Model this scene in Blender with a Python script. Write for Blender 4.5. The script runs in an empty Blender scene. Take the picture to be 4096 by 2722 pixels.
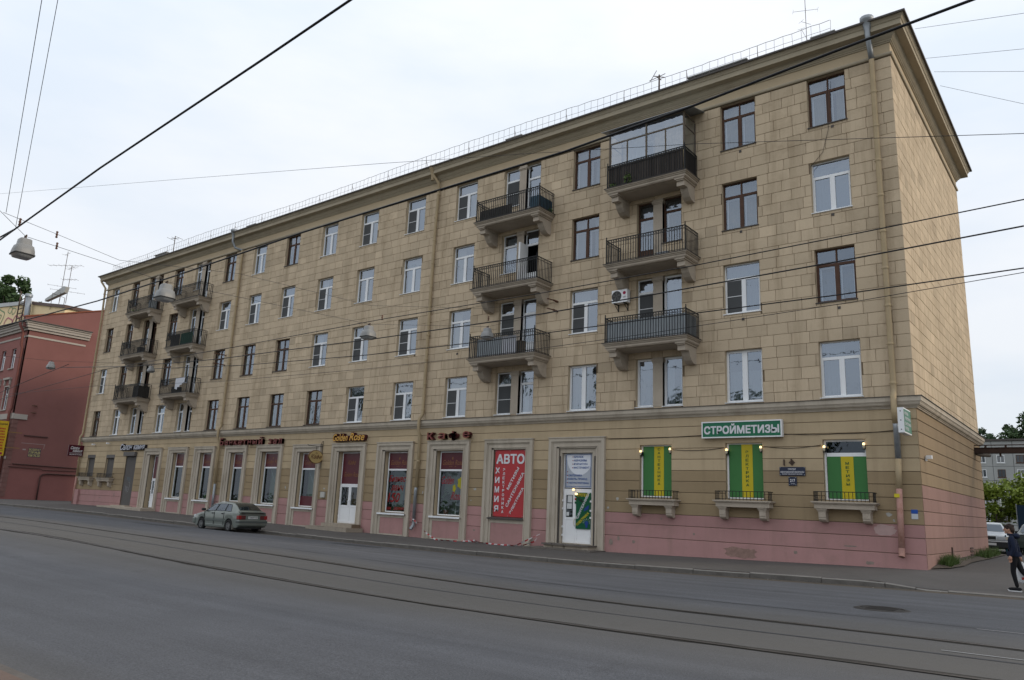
import bpy, math, random
from mathutils import Vector, Matrix
R = random.Random(7)
sc = bpy.context.scene
col = sc.collection

# ------------------------------------------------------------------ camera
CAM = Vector((5.1204, -28.6374, 1.4001))
yaw, pitch, roll = 0.6726, 0.2168, 0.0426
F0 = Vector((-math.sin(yaw), math.cos(yaw), 0)); R0 = Vector((math.cos(yaw), math.sin(yaw), 0)); U0 = Vector((0, 0, 1))
FW = F0*math.cos(pitch) + U0*math.sin(pitch); U2 = U0*math.cos(pitch) - F0*math.sin(pitch)
R3 = R0*math.cos(roll) + U2*math.sin(roll); U3 = U2*math.cos(roll) - R0*math.sin(roll)
cd = bpy.data.cameras.new('camera'); cam = bpy.data.objects.new('camera', cd); col.objects.link(cam)
cam.matrix_world = Matrix(((R3.x, U3.x, -FW.x, CAM.x), (R3.y, U3.y, -FW.y, CAM.y), (R3.z, U3.z, -FW.z, CAM.z), (0, 0, 0, 1)))
cd.sensor_width = 36; cd.lens = 36*3034.79/4096; cd.clip_start = .1; cd.clip_end = 3000
sc.camera = cam
sc.view_settings.view_transform = 'Standard'; sc.view_settings.look = 'None'
sc.view_settings.exposure = EXPO = 0.22; sc.view_settings.gamma = 1; sc.view_settings.use_curve_mapping = False

# ------------------------------------------------------------------ sky and sun
SUN_AZ = math.radians(66); SUN_EL = math.radians(24)    # azimuth from north (+Y) towards east (+X)
w = bpy.data.worlds.new('World'); sc.world = w; w.use_nodes = True
nt = w.node_tree; nt.nodes.clear(); N = nt.nodes.new; L = nt.links.new
sky = N('ShaderNodeTexSky'); sky.sky_type = 'NISHITA'; sky.sun_disc = False; sky.sun_elevation = SUN_EL; sky.sun_rotation = SUN_AZ
bg1 = N('ShaderNodeBackground'); bg1.inputs[1].default_value = .08; L(sky.outputs[0], bg1.inputs[0])
tc = N('ShaderNodeTexCoord'); sx = N('ShaderNodeSeparateXYZ'); L(tc.outputs['Generated'], sx.inputs[0])
mp = N('ShaderNodeMapping'); mp.inputs['Scale'].default_value = (1.6, 1.6, 5.0); L(tc.outputs['Generated'], mp.inputs[0])
nz = N('ShaderNodeTexNoise'); nz.inputs['Scale'].default_value = 1.5; nz.inputs['Detail'].default_value = 5; nz.inputs['Roughness'].default_value = .52; L(mp.outputs[0], nz.inputs['Vector'])
rp = N('ShaderNodeValToRGB'); rp.color_ramp.elements[0].position = .34; rp.color_ramp.elements[0].color = (.74, .81, .90, 1)
rp.color_ramp.elements[1].position = .62; rp.color_ramp.elements[1].color = (.88, .905, .945, 1); L(nz.outputs['Fac'], rp.inputs[0])
# overcast sky: brighter overhead than at the horizon
ma = N('ShaderNodeMath'); ma.operation = 'MULTIPLY_ADD'; L(sx.outputs['Z'], ma.inputs[0]); ma.inputs[1].default_value = .45; ma.inputs[2].default_value = .88
bg2 = N('ShaderNodeBackground'); L(rp.outputs[0], bg2.inputs[0]); L(ma.outputs[0], bg2.inputs[1])
mx = N('ShaderNodeMixShader'); mx.inputs[0].default_value = .84; L(bg1.outputs[0], mx.inputs[1]); L(bg2.outputs[0], mx.inputs[2])
wo = N('ShaderNodeOutputWorld'); L(mx.outputs[0], wo.inputs[0])
sd = bpy.data.lights.new('sun', 'SUN'); sd.energy = 1.35; sd.angle = math.radians(11); sd.color = (1, .86, .68)
so = bpy.data.objects.new('sun', sd); col.objects.link(so)
sdir = Vector((math.sin(SUN_AZ)*math.cos(SUN_EL), math.cos(SUN_AZ)*math.cos(SUN_EL), math.sin(SUN_EL)))
so.rotation_euler = sdir.to_track_quat('Z', 'Y').to_euler(); so.location = (40, 10, 60)

# ------------------------------------------------------------------ materials
def M(name, c, rough=.85, var=.10, scale=1.2, bump=0., bscale=30., tint=False, spec=.25, metal=0., stain=0., stc=(.1, .08, .06), sscale=.5, emit=None, stretch=None, fine=0., streak=0.):
    m = bpy.data.materials.new(name); m.use_nodes = True; t = m.node_tree; b = t.nodes['Principled BSDF']; n = t.nodes.new; l = t.links.new
    b.inputs['Roughness'].default_value = rough; b.inputs['Metallic'].default_value = metal; b.inputs['Specular IOR Level'].default_value = spec
    b.inputs['Base Color'].default_value = (*c, 1)
    if emit:
        b.inputs['Emission Color'].default_value = (*emit[0], 1); b.inputs['Emission Strength'].default_value = emit[1]
    g = n('ShaderNodeNewGeometry'); pos = g.outputs['Position']
    if stretch:
        mm = n('ShaderNodeMapping'); mm.inputs['Scale'].default_value = stretch; l(pos, mm.inputs[0]); pos = mm.outputs[0]
    cur = None
    def mul(fac_out, a0, a1):
        nonlocal cur
        r = n('ShaderNodeMapRange'); r.inputs[1].default_value = .25; r.inputs[2].default_value = .75; r.inputs[3].default_value = a0; r.inputs[4].default_value = a1; l(fac_out, r.inputs[0])
        x = n('ShaderNodeMix'); x.data_type = 'RGBA'; x.blend_type = 'MULTIPLY'; x.inputs[0].default_value = 1
        if cur is None: x.inputs[6].default_value = (*c, 1)
        else: l(cur, x.inputs[6])
        l(r.outputs[0], x.inputs[7]); cur = x.outputs[2]
    if var:
        q = n('ShaderNodeTexNoise'); q.inputs['Scale'].default_value = scale; q.inputs['Detail'].default_value = 6; q.inputs['Roughness'].default_value = .65; l(pos, q.inputs['Vector']); mul(q.outputs['Fac'], 1-var, 1+var)
    if fine:
        q = n('ShaderNodeTexNoise'); q.inputs['Scale'].default_value = 45; q.inputs['Detail'].default_value = 3; l(g.outputs['Position'], q.inputs['Vector']); mul(q.outputs['Fac'], 1-fine, 1+fine)
    if tint:
        a = n('ShaderNodeAttribute'); a.attribute_name = 'tint'
        x = n('ShaderNodeMix'); x.data_type = 'RGBA'; x.blend_type = 'MULTIPLY'; x.inputs[0].default_value = 1
        if cur is None: x.inputs[6].default_value = (*c, 1)
        else: l(cur, x.inputs[6])
        l(a.outputs['Color'], x.inputs[7]); cur = x.outputs[2]
    if stain:
        q = n('ShaderNodeTexNoise'); q.inputs['Scale'].default_value = sscale; q.inputs['Detail'].default_value = 8; q.inputs['Roughness'].default_value = .7; l(pos, q.inputs['Vector'])
        r = n('ShaderNodeMapRange'); r.inputs[1].default_value = .52; r.inputs[2].default_value = .75; r.inputs[4].default_value = stain; l(q.outputs['Fac'], r.inputs[0])
        x = n('ShaderNodeMix'); x.data_type = 'RGBA'; l(r.outputs[0], x.inputs[0])
        if cur is None: x.inputs[6].default_value = (*c, 1)
        else: l(cur, x.inputs[6])
        x.inputs[7].default_value = (*stc, 1); cur = x.outputs[2]
    if streak:      # rain-washed soot in vertical runs
        mm = n('ShaderNodeMapping'); mm.inputs['Scale'].default_value = (1.9, 1.9, .16); l(g.outputs['Position'], mm.inputs[0])
        q = n('ShaderNodeTexNoise'); q.inputs['Scale'].default_value = 1; q.inputs['Detail'].default_value = 7; q.inputs['Roughness'].default_value = .68; l(mm.outputs[0], q.inputs['Vector'])
        r = n('ShaderNodeMapRange'); r.inputs[1].default_value = .50; r.inputs[2].default_value = .72; r.inputs[4].default_value = streak; l(q.outputs['Fac'], r.inputs[0])
        x = n('ShaderNodeMix'); x.data_type = 'RGBA'; l(r.outputs[0], x.inputs[0]); l(cur, x.inputs[6]); x.inputs[7].default_value = (*stc, 1); cur = x.outputs[2]
    if cur: l(cur, b.inputs['Base Color'])
    if bump:
        q = n('ShaderNodeTexNoise'); q.inputs['Scale'].default_value = bscale; q.inputs['Detail'].default_value = 5; l(g.outputs['Position'], q.inputs['Vector'])
        k = n('ShaderNodeBump'); k.inputs['Strength'].default_value = bump; k.inputs['Distance'].default_value = .02; l(q.outputs['Fac'], k.inputs['Height']); l(k.outputs[0], b.inputs['Normal'])
    return m

def glass(name, tintc=(.75, .8, .82), refl=.30, rough=.015, wavy=.0):
    m = bpy.data.materials.new(name); m.use_nodes = True; t = m.node_tree; t.nodes.clear(); n = t.nodes.new; l = t.links.new
    o = n('ShaderNodeOutputMaterial'); mixs = n('ShaderNodeMixShader'); tr = n('ShaderNodeBsdfTransparent'); gl = n('ShaderNodeBsdfGlossy')
    tr.inputs[0].default_value = (*tintc, 1); gl.inputs['Color'].default_value = (.76, .84, .95, 1); gl.inputs['Roughness'].default_value = rough
    lw = n('ShaderNodeLayerWeight'); lw.inputs[0].default_value = .5; pw = n('ShaderNodeMath'); pw.operation = 'POWER'; l(lw.outputs['Facing'], pw.inputs[0]); pw.inputs[1].default_value = 4.5
    fr = n('ShaderNodeMath'); fr.operation = 'MULTIPLY_ADD'; l(pw.outputs[0], fr.inputs[0]); fr.inputs[1].default_value = .9; fr.inputs[2].default_value = .045
    ad = n('ShaderNodeMath'); ad.operation = 'ADD'; ad.use_clamp = True; l(fr.outputs[0], ad.inputs[0]); ad.inputs[1].default_value = refl
    l(ad.outputs[0], mixs.inputs[0]); l(tr.outputs[0], mixs.inputs[1]); l(gl.outputs[0], mixs.inputs[2]); l(mixs.outputs[0], o.inputs[0])
    if wavy:
        g = n('ShaderNodeNewGeometry'); q = n('ShaderNodeTexNoise'); q.inputs['Scale'].default_value = 2.2; l(g.outputs['Position'], q.inputs['Vector'])
        k = n('ShaderNodeBump'); k.inputs['Strength'].default_value = wavy; k.inputs['Distance'].default_value = .05; l(q.outputs['Fac'], k.inputs['Height']); l(k.outputs[0], gl.inputs['Normal'])
    return m

STONE = M('stone', (.535, .428, .300), .9, .09, .35, .35, 14, tint=True, stain=.5, stc=(.25, .18, .108), sscale=.6, fine=.09, streak=.50)
MORTAR = M('mortar', (.19, .145, .098), .95, .15, 2)
PLASTER = M('plaster_beige', (.50, .40, .27), .9, .08, .5, .2, 20, stain=.30, stc=(.25, .19, .12), sscale=.5, fine=.05)
BEIGE = M('course_beige', (.46, .36, .232), .9, .09, .6, .25, 20, tint=True, stain=.3, stc=(.24, .18, .11), sscale=.5, fine=.06, streak=.3)
BROWN = M('course_brown', (.318, .238, .142), .9, .10, .6, .25, 20, tint=True, stain=.35, stc=(.19, .14, .09), sscale=.6, fine=.06, streak=.3)
PINK = M('course_pink', (.40, .225, .213), .9, .09, .7, .25, 20, tint=True, stain=.45, stc=(.25, .17, .14), sscale=.8, fine=.06, streak=.3)
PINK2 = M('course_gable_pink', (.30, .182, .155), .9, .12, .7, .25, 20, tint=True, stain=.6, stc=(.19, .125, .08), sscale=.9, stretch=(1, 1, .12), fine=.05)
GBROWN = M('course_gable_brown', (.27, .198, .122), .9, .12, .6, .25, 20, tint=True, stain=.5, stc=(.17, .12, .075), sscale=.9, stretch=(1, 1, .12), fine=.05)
TRIM = M('trim', (.46, .405, .33), .9, .10, .8, .2, 18, stain=.55, stc=(.20, .16, .11), sscale=.9, stretch=(1, 1, .35), fine=.05, streak=.35)
CORN = M('cornice_paint', (.40, .345, .255), .9, .10, .5, .2, 18, stain=.4, stc=(.2, .16, .11), sscale=.6, fine=.05)
CONC = M('balcony_concrete', (.42, .36, .29), .92, .12, 1.0, .3, 16, stain=.5, stc=(.16, .13, .10), sscale=1.2, fine=.06)
FLASH = M('flashing', (.09, .08, .075), .6, .2, 2, metal=.3)
ROOF = M('roof_metal', (.12, .12, .125), .5, .2, 1, metal=.4)
IRON = M('black_iron', (.018, .019, .02), .6, .2, 4)
RAILG = M('thin_grey_iron', (.17, .15, .14), .8, .2, 4)
RAILR = M('rusty_rail_iron', (.10, .07, .055), .8, .2, 4)
WHITE = M('white_plastic', (.78, .79, .80), .4, .03, 2, spec=.4)
WOODW = M('brown_window_wood', (.085, .045, .030), .7, .2, 5)
GREYW = M('grey_old_wood', (.14, .115, .09), .9, .25, 6, stretch=(6, 6, .6))
PLANK = M('dark_planks', (.062, .052, .046), .9, .3, 5, stretch=(8, 8, .7), tint=True)
CURT = M('curtain_cloth', (.36, .39, .42), .9, .06, 3)
CURTW = M('curtain_warm', (.33, .30, .24), .9, .15, 3)
CURTG = M('curtain_grey', (.15, .165, .175), .9, .10, 3)
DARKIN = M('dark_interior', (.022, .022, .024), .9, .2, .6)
NETM = M('mosquito_net', (.075, .078, .08), .9, .05, 3)
GLASS = glass('window_glass', (.68, .73, .76), .24, wavy=.12, rough=.03)
GLASS2 = glass('window_glass_old', (.58, .63, .66), .18, .05, .3)
GLASS3 = glass('shop_glass', (.62, .70, .66), .03, .01, .1)
PIPE = M('pipe_paint', (.40, .31, .19), .75, .12, 1.5, stain=.35, stc=(.28, .25, .2), sscale=2)
PIPEP = M('pipe_pink_rust', (.42, .24, .20), .85, .2, 3, stain=.8, stc=(.17, .07, .03), sscale=3)
GALV = M('galvanised', (.30, .32, .34), .5, .15, 6, metal=.6)
MAROON = M('maroon_film', (.085, .008, .016), .35, .05, 2, spec=.4)
GOLD = M('dull_gold_print', (.24, .11, .045), .6, 0)
INTG = M('shop_interior_pale', (.24, .29, .25), .9, .15, 1)
ROAD = None
def flat(name, c, rough=.6, **k): return M(name, c, rough, 0.04, 2, **k)

# ------------------------------------------------------------------ mesh builder
class MB:
    def __init__(s): s.v = []; s.f = []; s.mi = []; s.t = []; s.m = 0; s.tint = 1.0
    def add(s, vs, fs):
        o = len(s.v); s.v += [tuple(p) for p in vs]
        for f in fs: s.f.append([o+i for i in f]); s.mi.append(s.m); s.t.append(s.tint)
        return s
    def box(s, x0, x1, y0, y1, z0, z1):
        return s.add([(x0, y0, z0), (x1, y0, z0), (x1, y1, z0), (x0, y1, z0), (x0, y0, z1), (x1, y0, z1), (x1, y1, z1), (x0, y1, z1)],
                     [(0, 1, 5, 4), (1, 2, 6, 5), (2, 3, 7, 6), (3, 0, 4, 7), (4, 5, 6, 7), (3, 2, 1, 0)])
    def quad(s, a, b, c, d): return s.add([a, b, c, d], [(0, 1, 2, 3)])
    def poly(s, pts): return s.add(pts, [tuple(range(len(pts)))])
    def prism(s, pts, y0, y1, ax='y'):
        n = len(pts)
        f = {'y': lambda a, b, y: (a, y, b), 'x': lambda a, b, y: (y, a, b), 'z': lambda a, b, y: (a, b, y)}[ax]
        vs = [f(a, b, y0) for a, b in pts] + [f(a, b, y1) for a, b in pts]
        return s.add(vs, [tuple(range(n)), tuple(range(2*n-1, n-1, -1))] + [(i, n+i, n+(i+1) % n, (i+1) % n) for i in range(n)])
    def tube(s, pts, r, n=6, cap=True, r2=None):
        pts = [Vector(p) for p in pts]; rings = []; k = len(pts)
        up = None
        for i, p in enumerate(pts):
            d = (pts[min(i+1, k-1)] - pts[max(i-1, 0)]).normalized()
            if up is None:
                up = d.orthogonal().normalized()
            else:
                up = (up - d*up.dot(d)).normalized()
            sd_ = d.cross(up); rr = r if r2 is None else r+(r2-r)*i/(k-1)
            if isinstance(r, (list, tuple)): rr = r[i]
            rings.append([p+up*rr*math.cos(2*math.pi*j/n)+sd_*rr*math.sin(2*math.pi*j/n) for j in range(n)])
        vs = [q for g in rings for q in g]
        fs = [(i*n+j, i*n+(j+1) % n, (i+1)*n+(j+1) % n, (i+1)*n+j) for i in range(k-1) for j in range(n)]
        if cap: fs += [tuple(range(n-1, -1, -1)), tuple(range((k-1)*n, k*n))]
        return s.add(vs, fs)
    def lathe(s, prof, c=(0, 0, 0), n=16, ax='z'):
        vs = []
        for r, h in prof:
            for j in range(n):
                a = 2*math.pi*j/n; x, y = r*math.cos(a), r*math.sin(a)
                p = (x, y, h) if ax == 'z' else ((x, h, y) if ax == 'y' else (h, x, y))
                vs.append((c[0]+p[0], c[1]+p[1], c[2]+p[2]))
        k = len(prof)
        return s.add(vs, [(i*n+j, i*n+(j+1) % n, (i+1)*n+(j+1) % n, (i+1)*n+j) for i in range(k-1) for j in range(n)])
    def build(s, name, mats, parent=None, smooth=False, loc=None, local=False, bevel=0):
        me = bpy.data.meshes.new(name); me.from_pydata(s.v, [], s.f)
        if not isinstance(mats, (list, tuple)): mats = [mats]
        for m in mats: me.materials.append(m)
        if len(mats) > 1: me.polygons.foreach_set('material_index', s.mi)
        if any(t != 1.0 for t in s.t):
            a = me.attributes.new('tint', 'FLOAT_COLOR', 'CORNER'); buf = []
            for f, t in zip(s.f, s.t): buf += [t, t, t, 1]*len(f)
            a.data.foreach_set('color', buf)
        elif any(getattr(m, 'name', '') in TINTED for m in mats):
            a = me.attributes.new('tint', 'FLOAT_COLOR', 'CORNER'); a.data.foreach_set('color', [1.0]*(4*sum(len(f) for f in s.f)))
        if smooth: me.polygons.foreach_set('use_smooth', [True]*len(me.polygons))
        me.update()
        return put(name, me, parent, loc, local, bevel)
TINTED = {'stone', 'course_beige', 'course_brown', 'course_pink', 'course_gable_pink', 'course_gable_brown', 'dark_planks'}
def wloc(o):
    p = Vector((0, 0, 0))
    while o: p += Vector(o.location); o = o.parent
    return p
def put(name, me, parent=None, loc=None, local=False, bevel=0):
    """local=False: mesh is in world coordinates (parent not rotated); local=True: in the parent's coordinates"""
    o = bpy.data.objects.new(name, me); col.objects.link(o)
    if parent: o.parent = parent
    if loc is not None: o.location = loc
    elif parent and not local: o.location = -wloc(parent)
    if bevel:
        b = o.modifiers.new('bevel', 'BEVEL'); b.width = bevel; b.segments = 2; b.limit_method = 'ANGLE'
    return o
def empty(name, loc, label, cat, group=None, rz=0):
    o = bpy.data.objects.new(name, None); col.objects.link(o); o.location = loc; o.rotation_euler = (0, 0, rz); o.empty_display_size = .2
    return tag(o, label, cat, group)
def tag(o, label, cat, group=None):
    o['label'] = label; o['category'] = cat
    if group: o['group'] = group
    return o
def kind(o, k): o['kind'] = k; return o
def copy_tree(o, parent=None):
    c = o.copy(); col.objects.link(c)
    if parent: c.parent = parent
    for ch in list(o.children): copy_tree(ch, c)
    return c

_tc = {}
def glyphs(body, shear=0., bold=0., ext=0.):
    """text as 2D mesh normalised: returns verts, faces, (minx,maxx,miny,maxy)"""
    k = (body, shear, bold, ext)
    if k in _tc: return _tc[k]
    cu = bpy.data.curves.new('txt', 'FONT'); cu.body = body; cu.size = 1; cu.shear = shear; cu.extrude = ext; cu.resolution_u = 3
    ob = bpy.data.objects.new('txt', cu)
    me = bpy.data.meshes.new_from_object(ob)
    vs = [tuple(v.co) for v in me.vertices]; fs = [tuple(p.vertices) for p in me.polygons]
    bpy.data.objects.remove(ob); bpy.data.curves.remove(cu); bpy.data.meshes.remove(me)
    xs = [v[0] for v in vs] or [0, 1]; ys = [v[1] for v in vs] or [0, 1]
    _tc[k] = (vs, fs, (min(xs), max(xs), min(ys), max(ys)))
    return _tc[k]
def text(mb, body, o, U, V, w, h, shear=0., bold=.0, depth=0., proud=0.):
    """fit the text into a w x h box whose lower left corner is o; U, V unit vectors; extruded 'depth' along U x V"""
    vs, fs, (a, b, c, d) = glyphs(body, shear, 0, .5 if depth else 0.)
    o = Vector(o); U = Vector(U); V = Vector(V); Nn = U.cross(V)
    a -= bold; b += bold; c -= bold; d += bold
    su = w/max(b-a, 1e-6); sv = h/max(d-c, 1e-6)
    for i, (ex, ey) in enumerate(((0, 0), (bold, bold), (-bold, bold), (bold, -bold), (-bold, -bold)) if bold else ((0, 0),)):   # heavier strokes
        mb.add([o+U*((x+ex-a)*su)+V*((y+ey-c)*sv)+Nn*(proud+z*depth+i*.0004) for x, y, z in vs], fs)
    return mb
XF, ZF, YF = (1, 0, 0), (0, 0, 1), (0, 1, 0)

# ------------------------------------------------------------------ terrain
def lerp_tab(tab, x):
    if x <= tab[0][0]: return tab[0][1]
    for (a, p), (b, q) in zip(tab, tab[1:]):
        if x <= b: return p+(q-p)*(x-a)/(b-a)
    return tab[-1][1]
def sm(tab, x): return sum(lerp_tab(tab, x+d) for d in (-3, -1.5, 0, 1.5, 3))/5
T_BASE = [(-200, .12), (-80, .12), (-62, .15), (-56, .13), (-49, .01), (-26, -.30), (-20, -.33), (-12.3, -.28), (-6, -.15), (0, -.02), (6, .02), (60, .05)]
T_KERB = [(-200, .12), (-80, .10), (-62, .05), (-51, .01), (-38, -.15), (-26.5, -.27), (-10.8, -.33), (-6.5, -.28), (0, -.14), (4, -.10), (60, -.05)]
T_R1 = [(-200, .14), (-60, .13), (-30, .10), (-13.7, -.10), (-4.4, -.28), (4, -.18), (60, -.1)]
T_R2 = [(-200, .12), (-60, .10), (-40, .08), (-20, 0), (-9, -.25), (-2, -.28), (3.75, -.15), (60, -.1)]
YK, YR1, YR2, YN = -5.45, -15.8, -18.8, -25.6
def kh(x):      # kerb height: dropped at the courtyard entrance and at the side street
    a = .16
    if x > -.3: a = .16-.115*min(1, (x+.3)/1.2)
    if x < -66: a = .16-.12*min(1, (-66-x)/2)
    return a
def road_z(x, y):
    k = sm(T_KERB, x)-.16
    return lerp_tab([(YN, -.26), (YR2, sm(T_R2, x)), (YR1, sm(T_R1, x)), (YK, k)], y)
def walk_z(x, y):
    k = sm(T_KERB, x)-.16+kh(x); b = sm(T_BASE, x)
    if y >= 0: return b+.012*y if x > 0 else b
    t = max(0, min(1, (y-YK)/(-YK))); return k+(b-k)*t
def sheet(name, xs, ys, fz, mat, k='structure', dz=0):
    mb = MB(); nx, ny = len(xs), len(ys)
    mb.add([(x, y, fz(x, y)+dz) for y in ys for x in xs], [(j*nx+i, j*nx+i+1, (j+1)*nx+i+1, (j+1)*nx+i) for j in range(ny-1) for i in range(nx-1)])
    return kind(mb.build(name, mat, smooth=True), k)
def fr(a, b, s):
    n = max(1, int(round((b-a)/s))); return [a+(b-a)*i/n for i in range(n+1)]
# ------------------------------------------------------------------ ground, road, kerbs, rails
def road_mat():
    m = M('asphalt_road', (.090, .093, .103), .88, .16, .45, .6, 60, fine=.34)
    t = m.node_tree; b = t.nodes['Principled BSDF']; n = t.nodes.new; l = t.links.new
    src = b.inputs['Base Color'].links[0].from_socket
    g = n('ShaderNodeNewGeometry'); s = n('ShaderNodeSeparateXYZ'); l(g.outputs['Position'], s.inputs[0])
    q = n('ShaderNodeTexNoise'); q.inputs['Scale'].default_value = .35; q.inputs['Detail'].default_value = 6; mm = n('ShaderNodeMapping'); mm.inputs['Scale'].default_value = (.25, 1.2, 1); l(g.outputs['Position'], mm.inputs[0]); l(mm.outputs[0], q.inputs['Vector'])
    a = n('ShaderNodeMath'); a.operation = 'MULTIPLY_ADD'; l(q.outputs['Fac'], a.inputs[0]); a.inputs[1].default_value = 1.8; a.inputs[2].default_value = -.9
    ys = n('ShaderNodeMath'); ys.operation = 'ADD'; l(s.outputs['Y'], ys.inputs[0]); l(a.outputs[0], ys.inputs[1])
    r = n('ShaderNodeFloatCurve') if False else None
    ramp = n('ShaderNodeValToRGB'); rr = n('ShaderNodeMapRange'); rr.inputs[1].default_value = -26; rr.inputs[2].default_value = -5; l(ys.outputs[0], rr.inputs[0]); l(rr.outputs[0], ramp.inputs[0])
    e = ramp.color_ramp.elements; e[0].position = 0; e[0].color = (.75,)*3+(1,); e[1].position = 1; e[1].color = (.9,)*3+(1,)
    for p, v in ((.06, .1), (.22, .05), (.30, .42), (.36, .85), (.46, .75), (.52, .6), (.60, .12), (.80, .08), (.93, .2)):
        k = e.new(p); k.color = (v, v, v, 1)
    q2 = n('ShaderNodeTexNoise'); q2.inputs['Scale'].default_value = 1; q2.inputs['Detail'].default_value = 6; q2.inputs['Roughness'].default_value = .6; m2 = n('ShaderNodeMapping'); m2.inputs['Scale'].default_value = (.06, 1.5, 1); l(g.outputs['Position'], m2.inputs[0]); l(m2.outputs[0], q2.inputs['Vector'])
    r2 = n('ShaderNodeMapRange'); r2.inputs[1].default_value = .3; r2.inputs[2].default_value = .7; r2.inputs[3].default_value = .80; r2.inputs[4].default_value = 1.2; l(q2.outputs['Fac'], r2.inputs[0])
    x2 = n('ShaderNodeMix'); x2.data_type = 'RGBA'; x2.blend_type = 'MULTIPLY'; x2.inputs[0].default_value = 1; l(src, x2.inputs[6]); l(r2.outputs[0], x2.inputs[7]); src = x2.outputs[2]
    q3 = n('ShaderNodeTexNoise'); q3.inputs['Scale'].default_value = .9; q3.inputs['Detail'].default_value = 4; l(g.outputs['Position'], q3.inputs['Vector'])
    r3 = n('ShaderNodeMapRange'); r3.inputs[1].default_value = .62; r3.inputs[2].default_value = .78; r3.inputs[4].default_value = .55; l(q3.outputs['Fac'], r3.inputs[0])
    x3 = n('ShaderNodeMix'); x3.data_type = 'RGBA'; l(r3.outputs[0], x3.inputs[0]); l(src, x3.inputs[6]); x3.inputs[7].default_value = (.042, .043, .046, 1); src = x3.outputs[2]
    x = n('ShaderNodeMix'); x.data_type = 'RGBA'; l(ramp.outputs[0], x.inputs[0]); l(src, x.inputs[6]); x.inputs[7].default_value = (.108, .100, .089, 1)
    l(x.outputs[2], b.inputs['Base Color'])
    return m
ROAD = road_mat()
PAVE = M('pavement_asphalt', (.100, .092, .086), .9, .12, .5, .4, 50, stain=.4, stc=(.07, .065, .06), sscale=.7, fine=.18)
YARD = M('yard_asphalt', (.095, .088, .082), .9, .15, .35, .5, 40, stain=.4, stc=(.13, .12, .10), sscale=.5, fine=.18)
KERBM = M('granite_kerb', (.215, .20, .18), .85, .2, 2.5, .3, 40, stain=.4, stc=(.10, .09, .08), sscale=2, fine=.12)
KERBF = M('kerb_dark_face', (.125, .115, .104), .9, .25, 3, .3, 30, stain=.4, stc=(.05, .046, .042), sscale=2.5, fine=.12)  # darker tone for the upright faces of the kerb stones, tops are paler
BRICKP = M('near_paving', (.14, .098, .078), .9, .2, 2, .3, 30)
DIRT = M('dirt', (.085, .07, .055), .95, .25, 1.5, .6, 20)
xs = fr(-200, -70, 5)+fr(-68, 20, 1.0)+fr(24, 60, 6)
sheet('road', xs, [YN, -24, -22, -20.5, YR2, -17.8, -16.8, YR1, -14.5, -13, -11.5, -10, -8.5, -7, YK+.05], road_z, ROAD)
xp = [x for x in xs if x < -.3]+[-.3, 0, .3, .6, .9, 1.2]+[x for x in xs if x > 1.2]
sheet('pavement', xp, [YK+.12, -4.6, -3.6, -2.6, -1.6, -.8, .25], walk_z, PAVE)
sheet('courtyard', fr(-.25, 60, 3), [.25, 2, 4, 6, 8, 10, 12, 15, 18, 22, 30, 45, 70, 160], lambda x, y: sm(T_BASE, max(x, 0))+.012*min(y, 40), YARD)
sheet('side_street', fr(-80.7, -63.9, 4), [.25, 5, 12, 25, 60], lambda x, y: sm(T_BASE, x), YARD)
LAND = M('ground_soil', (.06, .075, .035), .95, .3, .2)
sheet('ground', [-900, 900], [-700, 900], lambda x, y: -.75, LAND)
# near kerb and near pavement
mb = MB(); mb.box(-200, 60, YN-.10, YN+.02, -.6, -.22); kind(mb.build('near_kerb', M('near_kerb_stone', (.115, .10, .088), .9, .25, 3, .4, 30)), 'structure')
mb = MB(); mb.box(-200, 60, -40, YN-.10, -.6, -.205); kind(mb.build('near_pavement', BRICKP), 'structure')
# far kerb: every stone a piece of its own
kerb = MB(); 
for a, b in zip(xp, xp[1:]):
    if a < -75: continue
    kerb.quad((a, YK+.14, walk_z(a, YK)-.22), (b, YK+.14, walk_z(b, YK)-.22), (b, YK+.14, walk_z(b, YK)-.02), (a, YK+.14, walk_z(a, YK)-.02))
kerb = kind(kerb.build('kerb', KERBM), 'structure')
x = -75.0; i = 0
while x < 9:
    ln = R.uniform(.9, 1.7) if x < -20 else R.uniform(1.5, 2.1)
    if -.6 < x < 1.1: ln = .75
    a, b = x+.008, x+ln-.008; j = R.uniform(-.012, .012); yo = R.uniform(-.012, .012)
    mb = MB(); n = 3; vs = []
    for t in range(n+1):
        xx = a+(b-a)*t/n; z1 = walk_z(xx, YK)+j; z0 = road_z(xx, YK)-.1
        vs += [(xx, YK+yo, z0), (xx, YK+yo, z1-.025), (xx, YK+yo+.025, z1), (xx, YK+.13, z1), (xx, YK+.13, z0)]
    fs = [(t*5+k, (t+1)*5+k, (t+1)*5+k+1, t*5+k+1) for t in range(n) for k in range(4)]+[(0, 1, 2, 3, 4), tuple(n*5+k for k in (4, 3, 2, 1, 0))]
    mb.add(vs, fs)
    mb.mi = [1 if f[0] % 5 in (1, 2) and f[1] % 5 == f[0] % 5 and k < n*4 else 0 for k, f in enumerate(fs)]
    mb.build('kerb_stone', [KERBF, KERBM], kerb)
    x += ln
# gutter dirt along the kerb
sheet('gutter_dirt', fr(-60, 8, .5), [YK-.55, YK-.3, YK-.005], lambda x, y: road_z(x, y)+(.004 if y > YK-.5 else -.004)+.02*max(0, y-YK+.4), DIRT)
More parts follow.
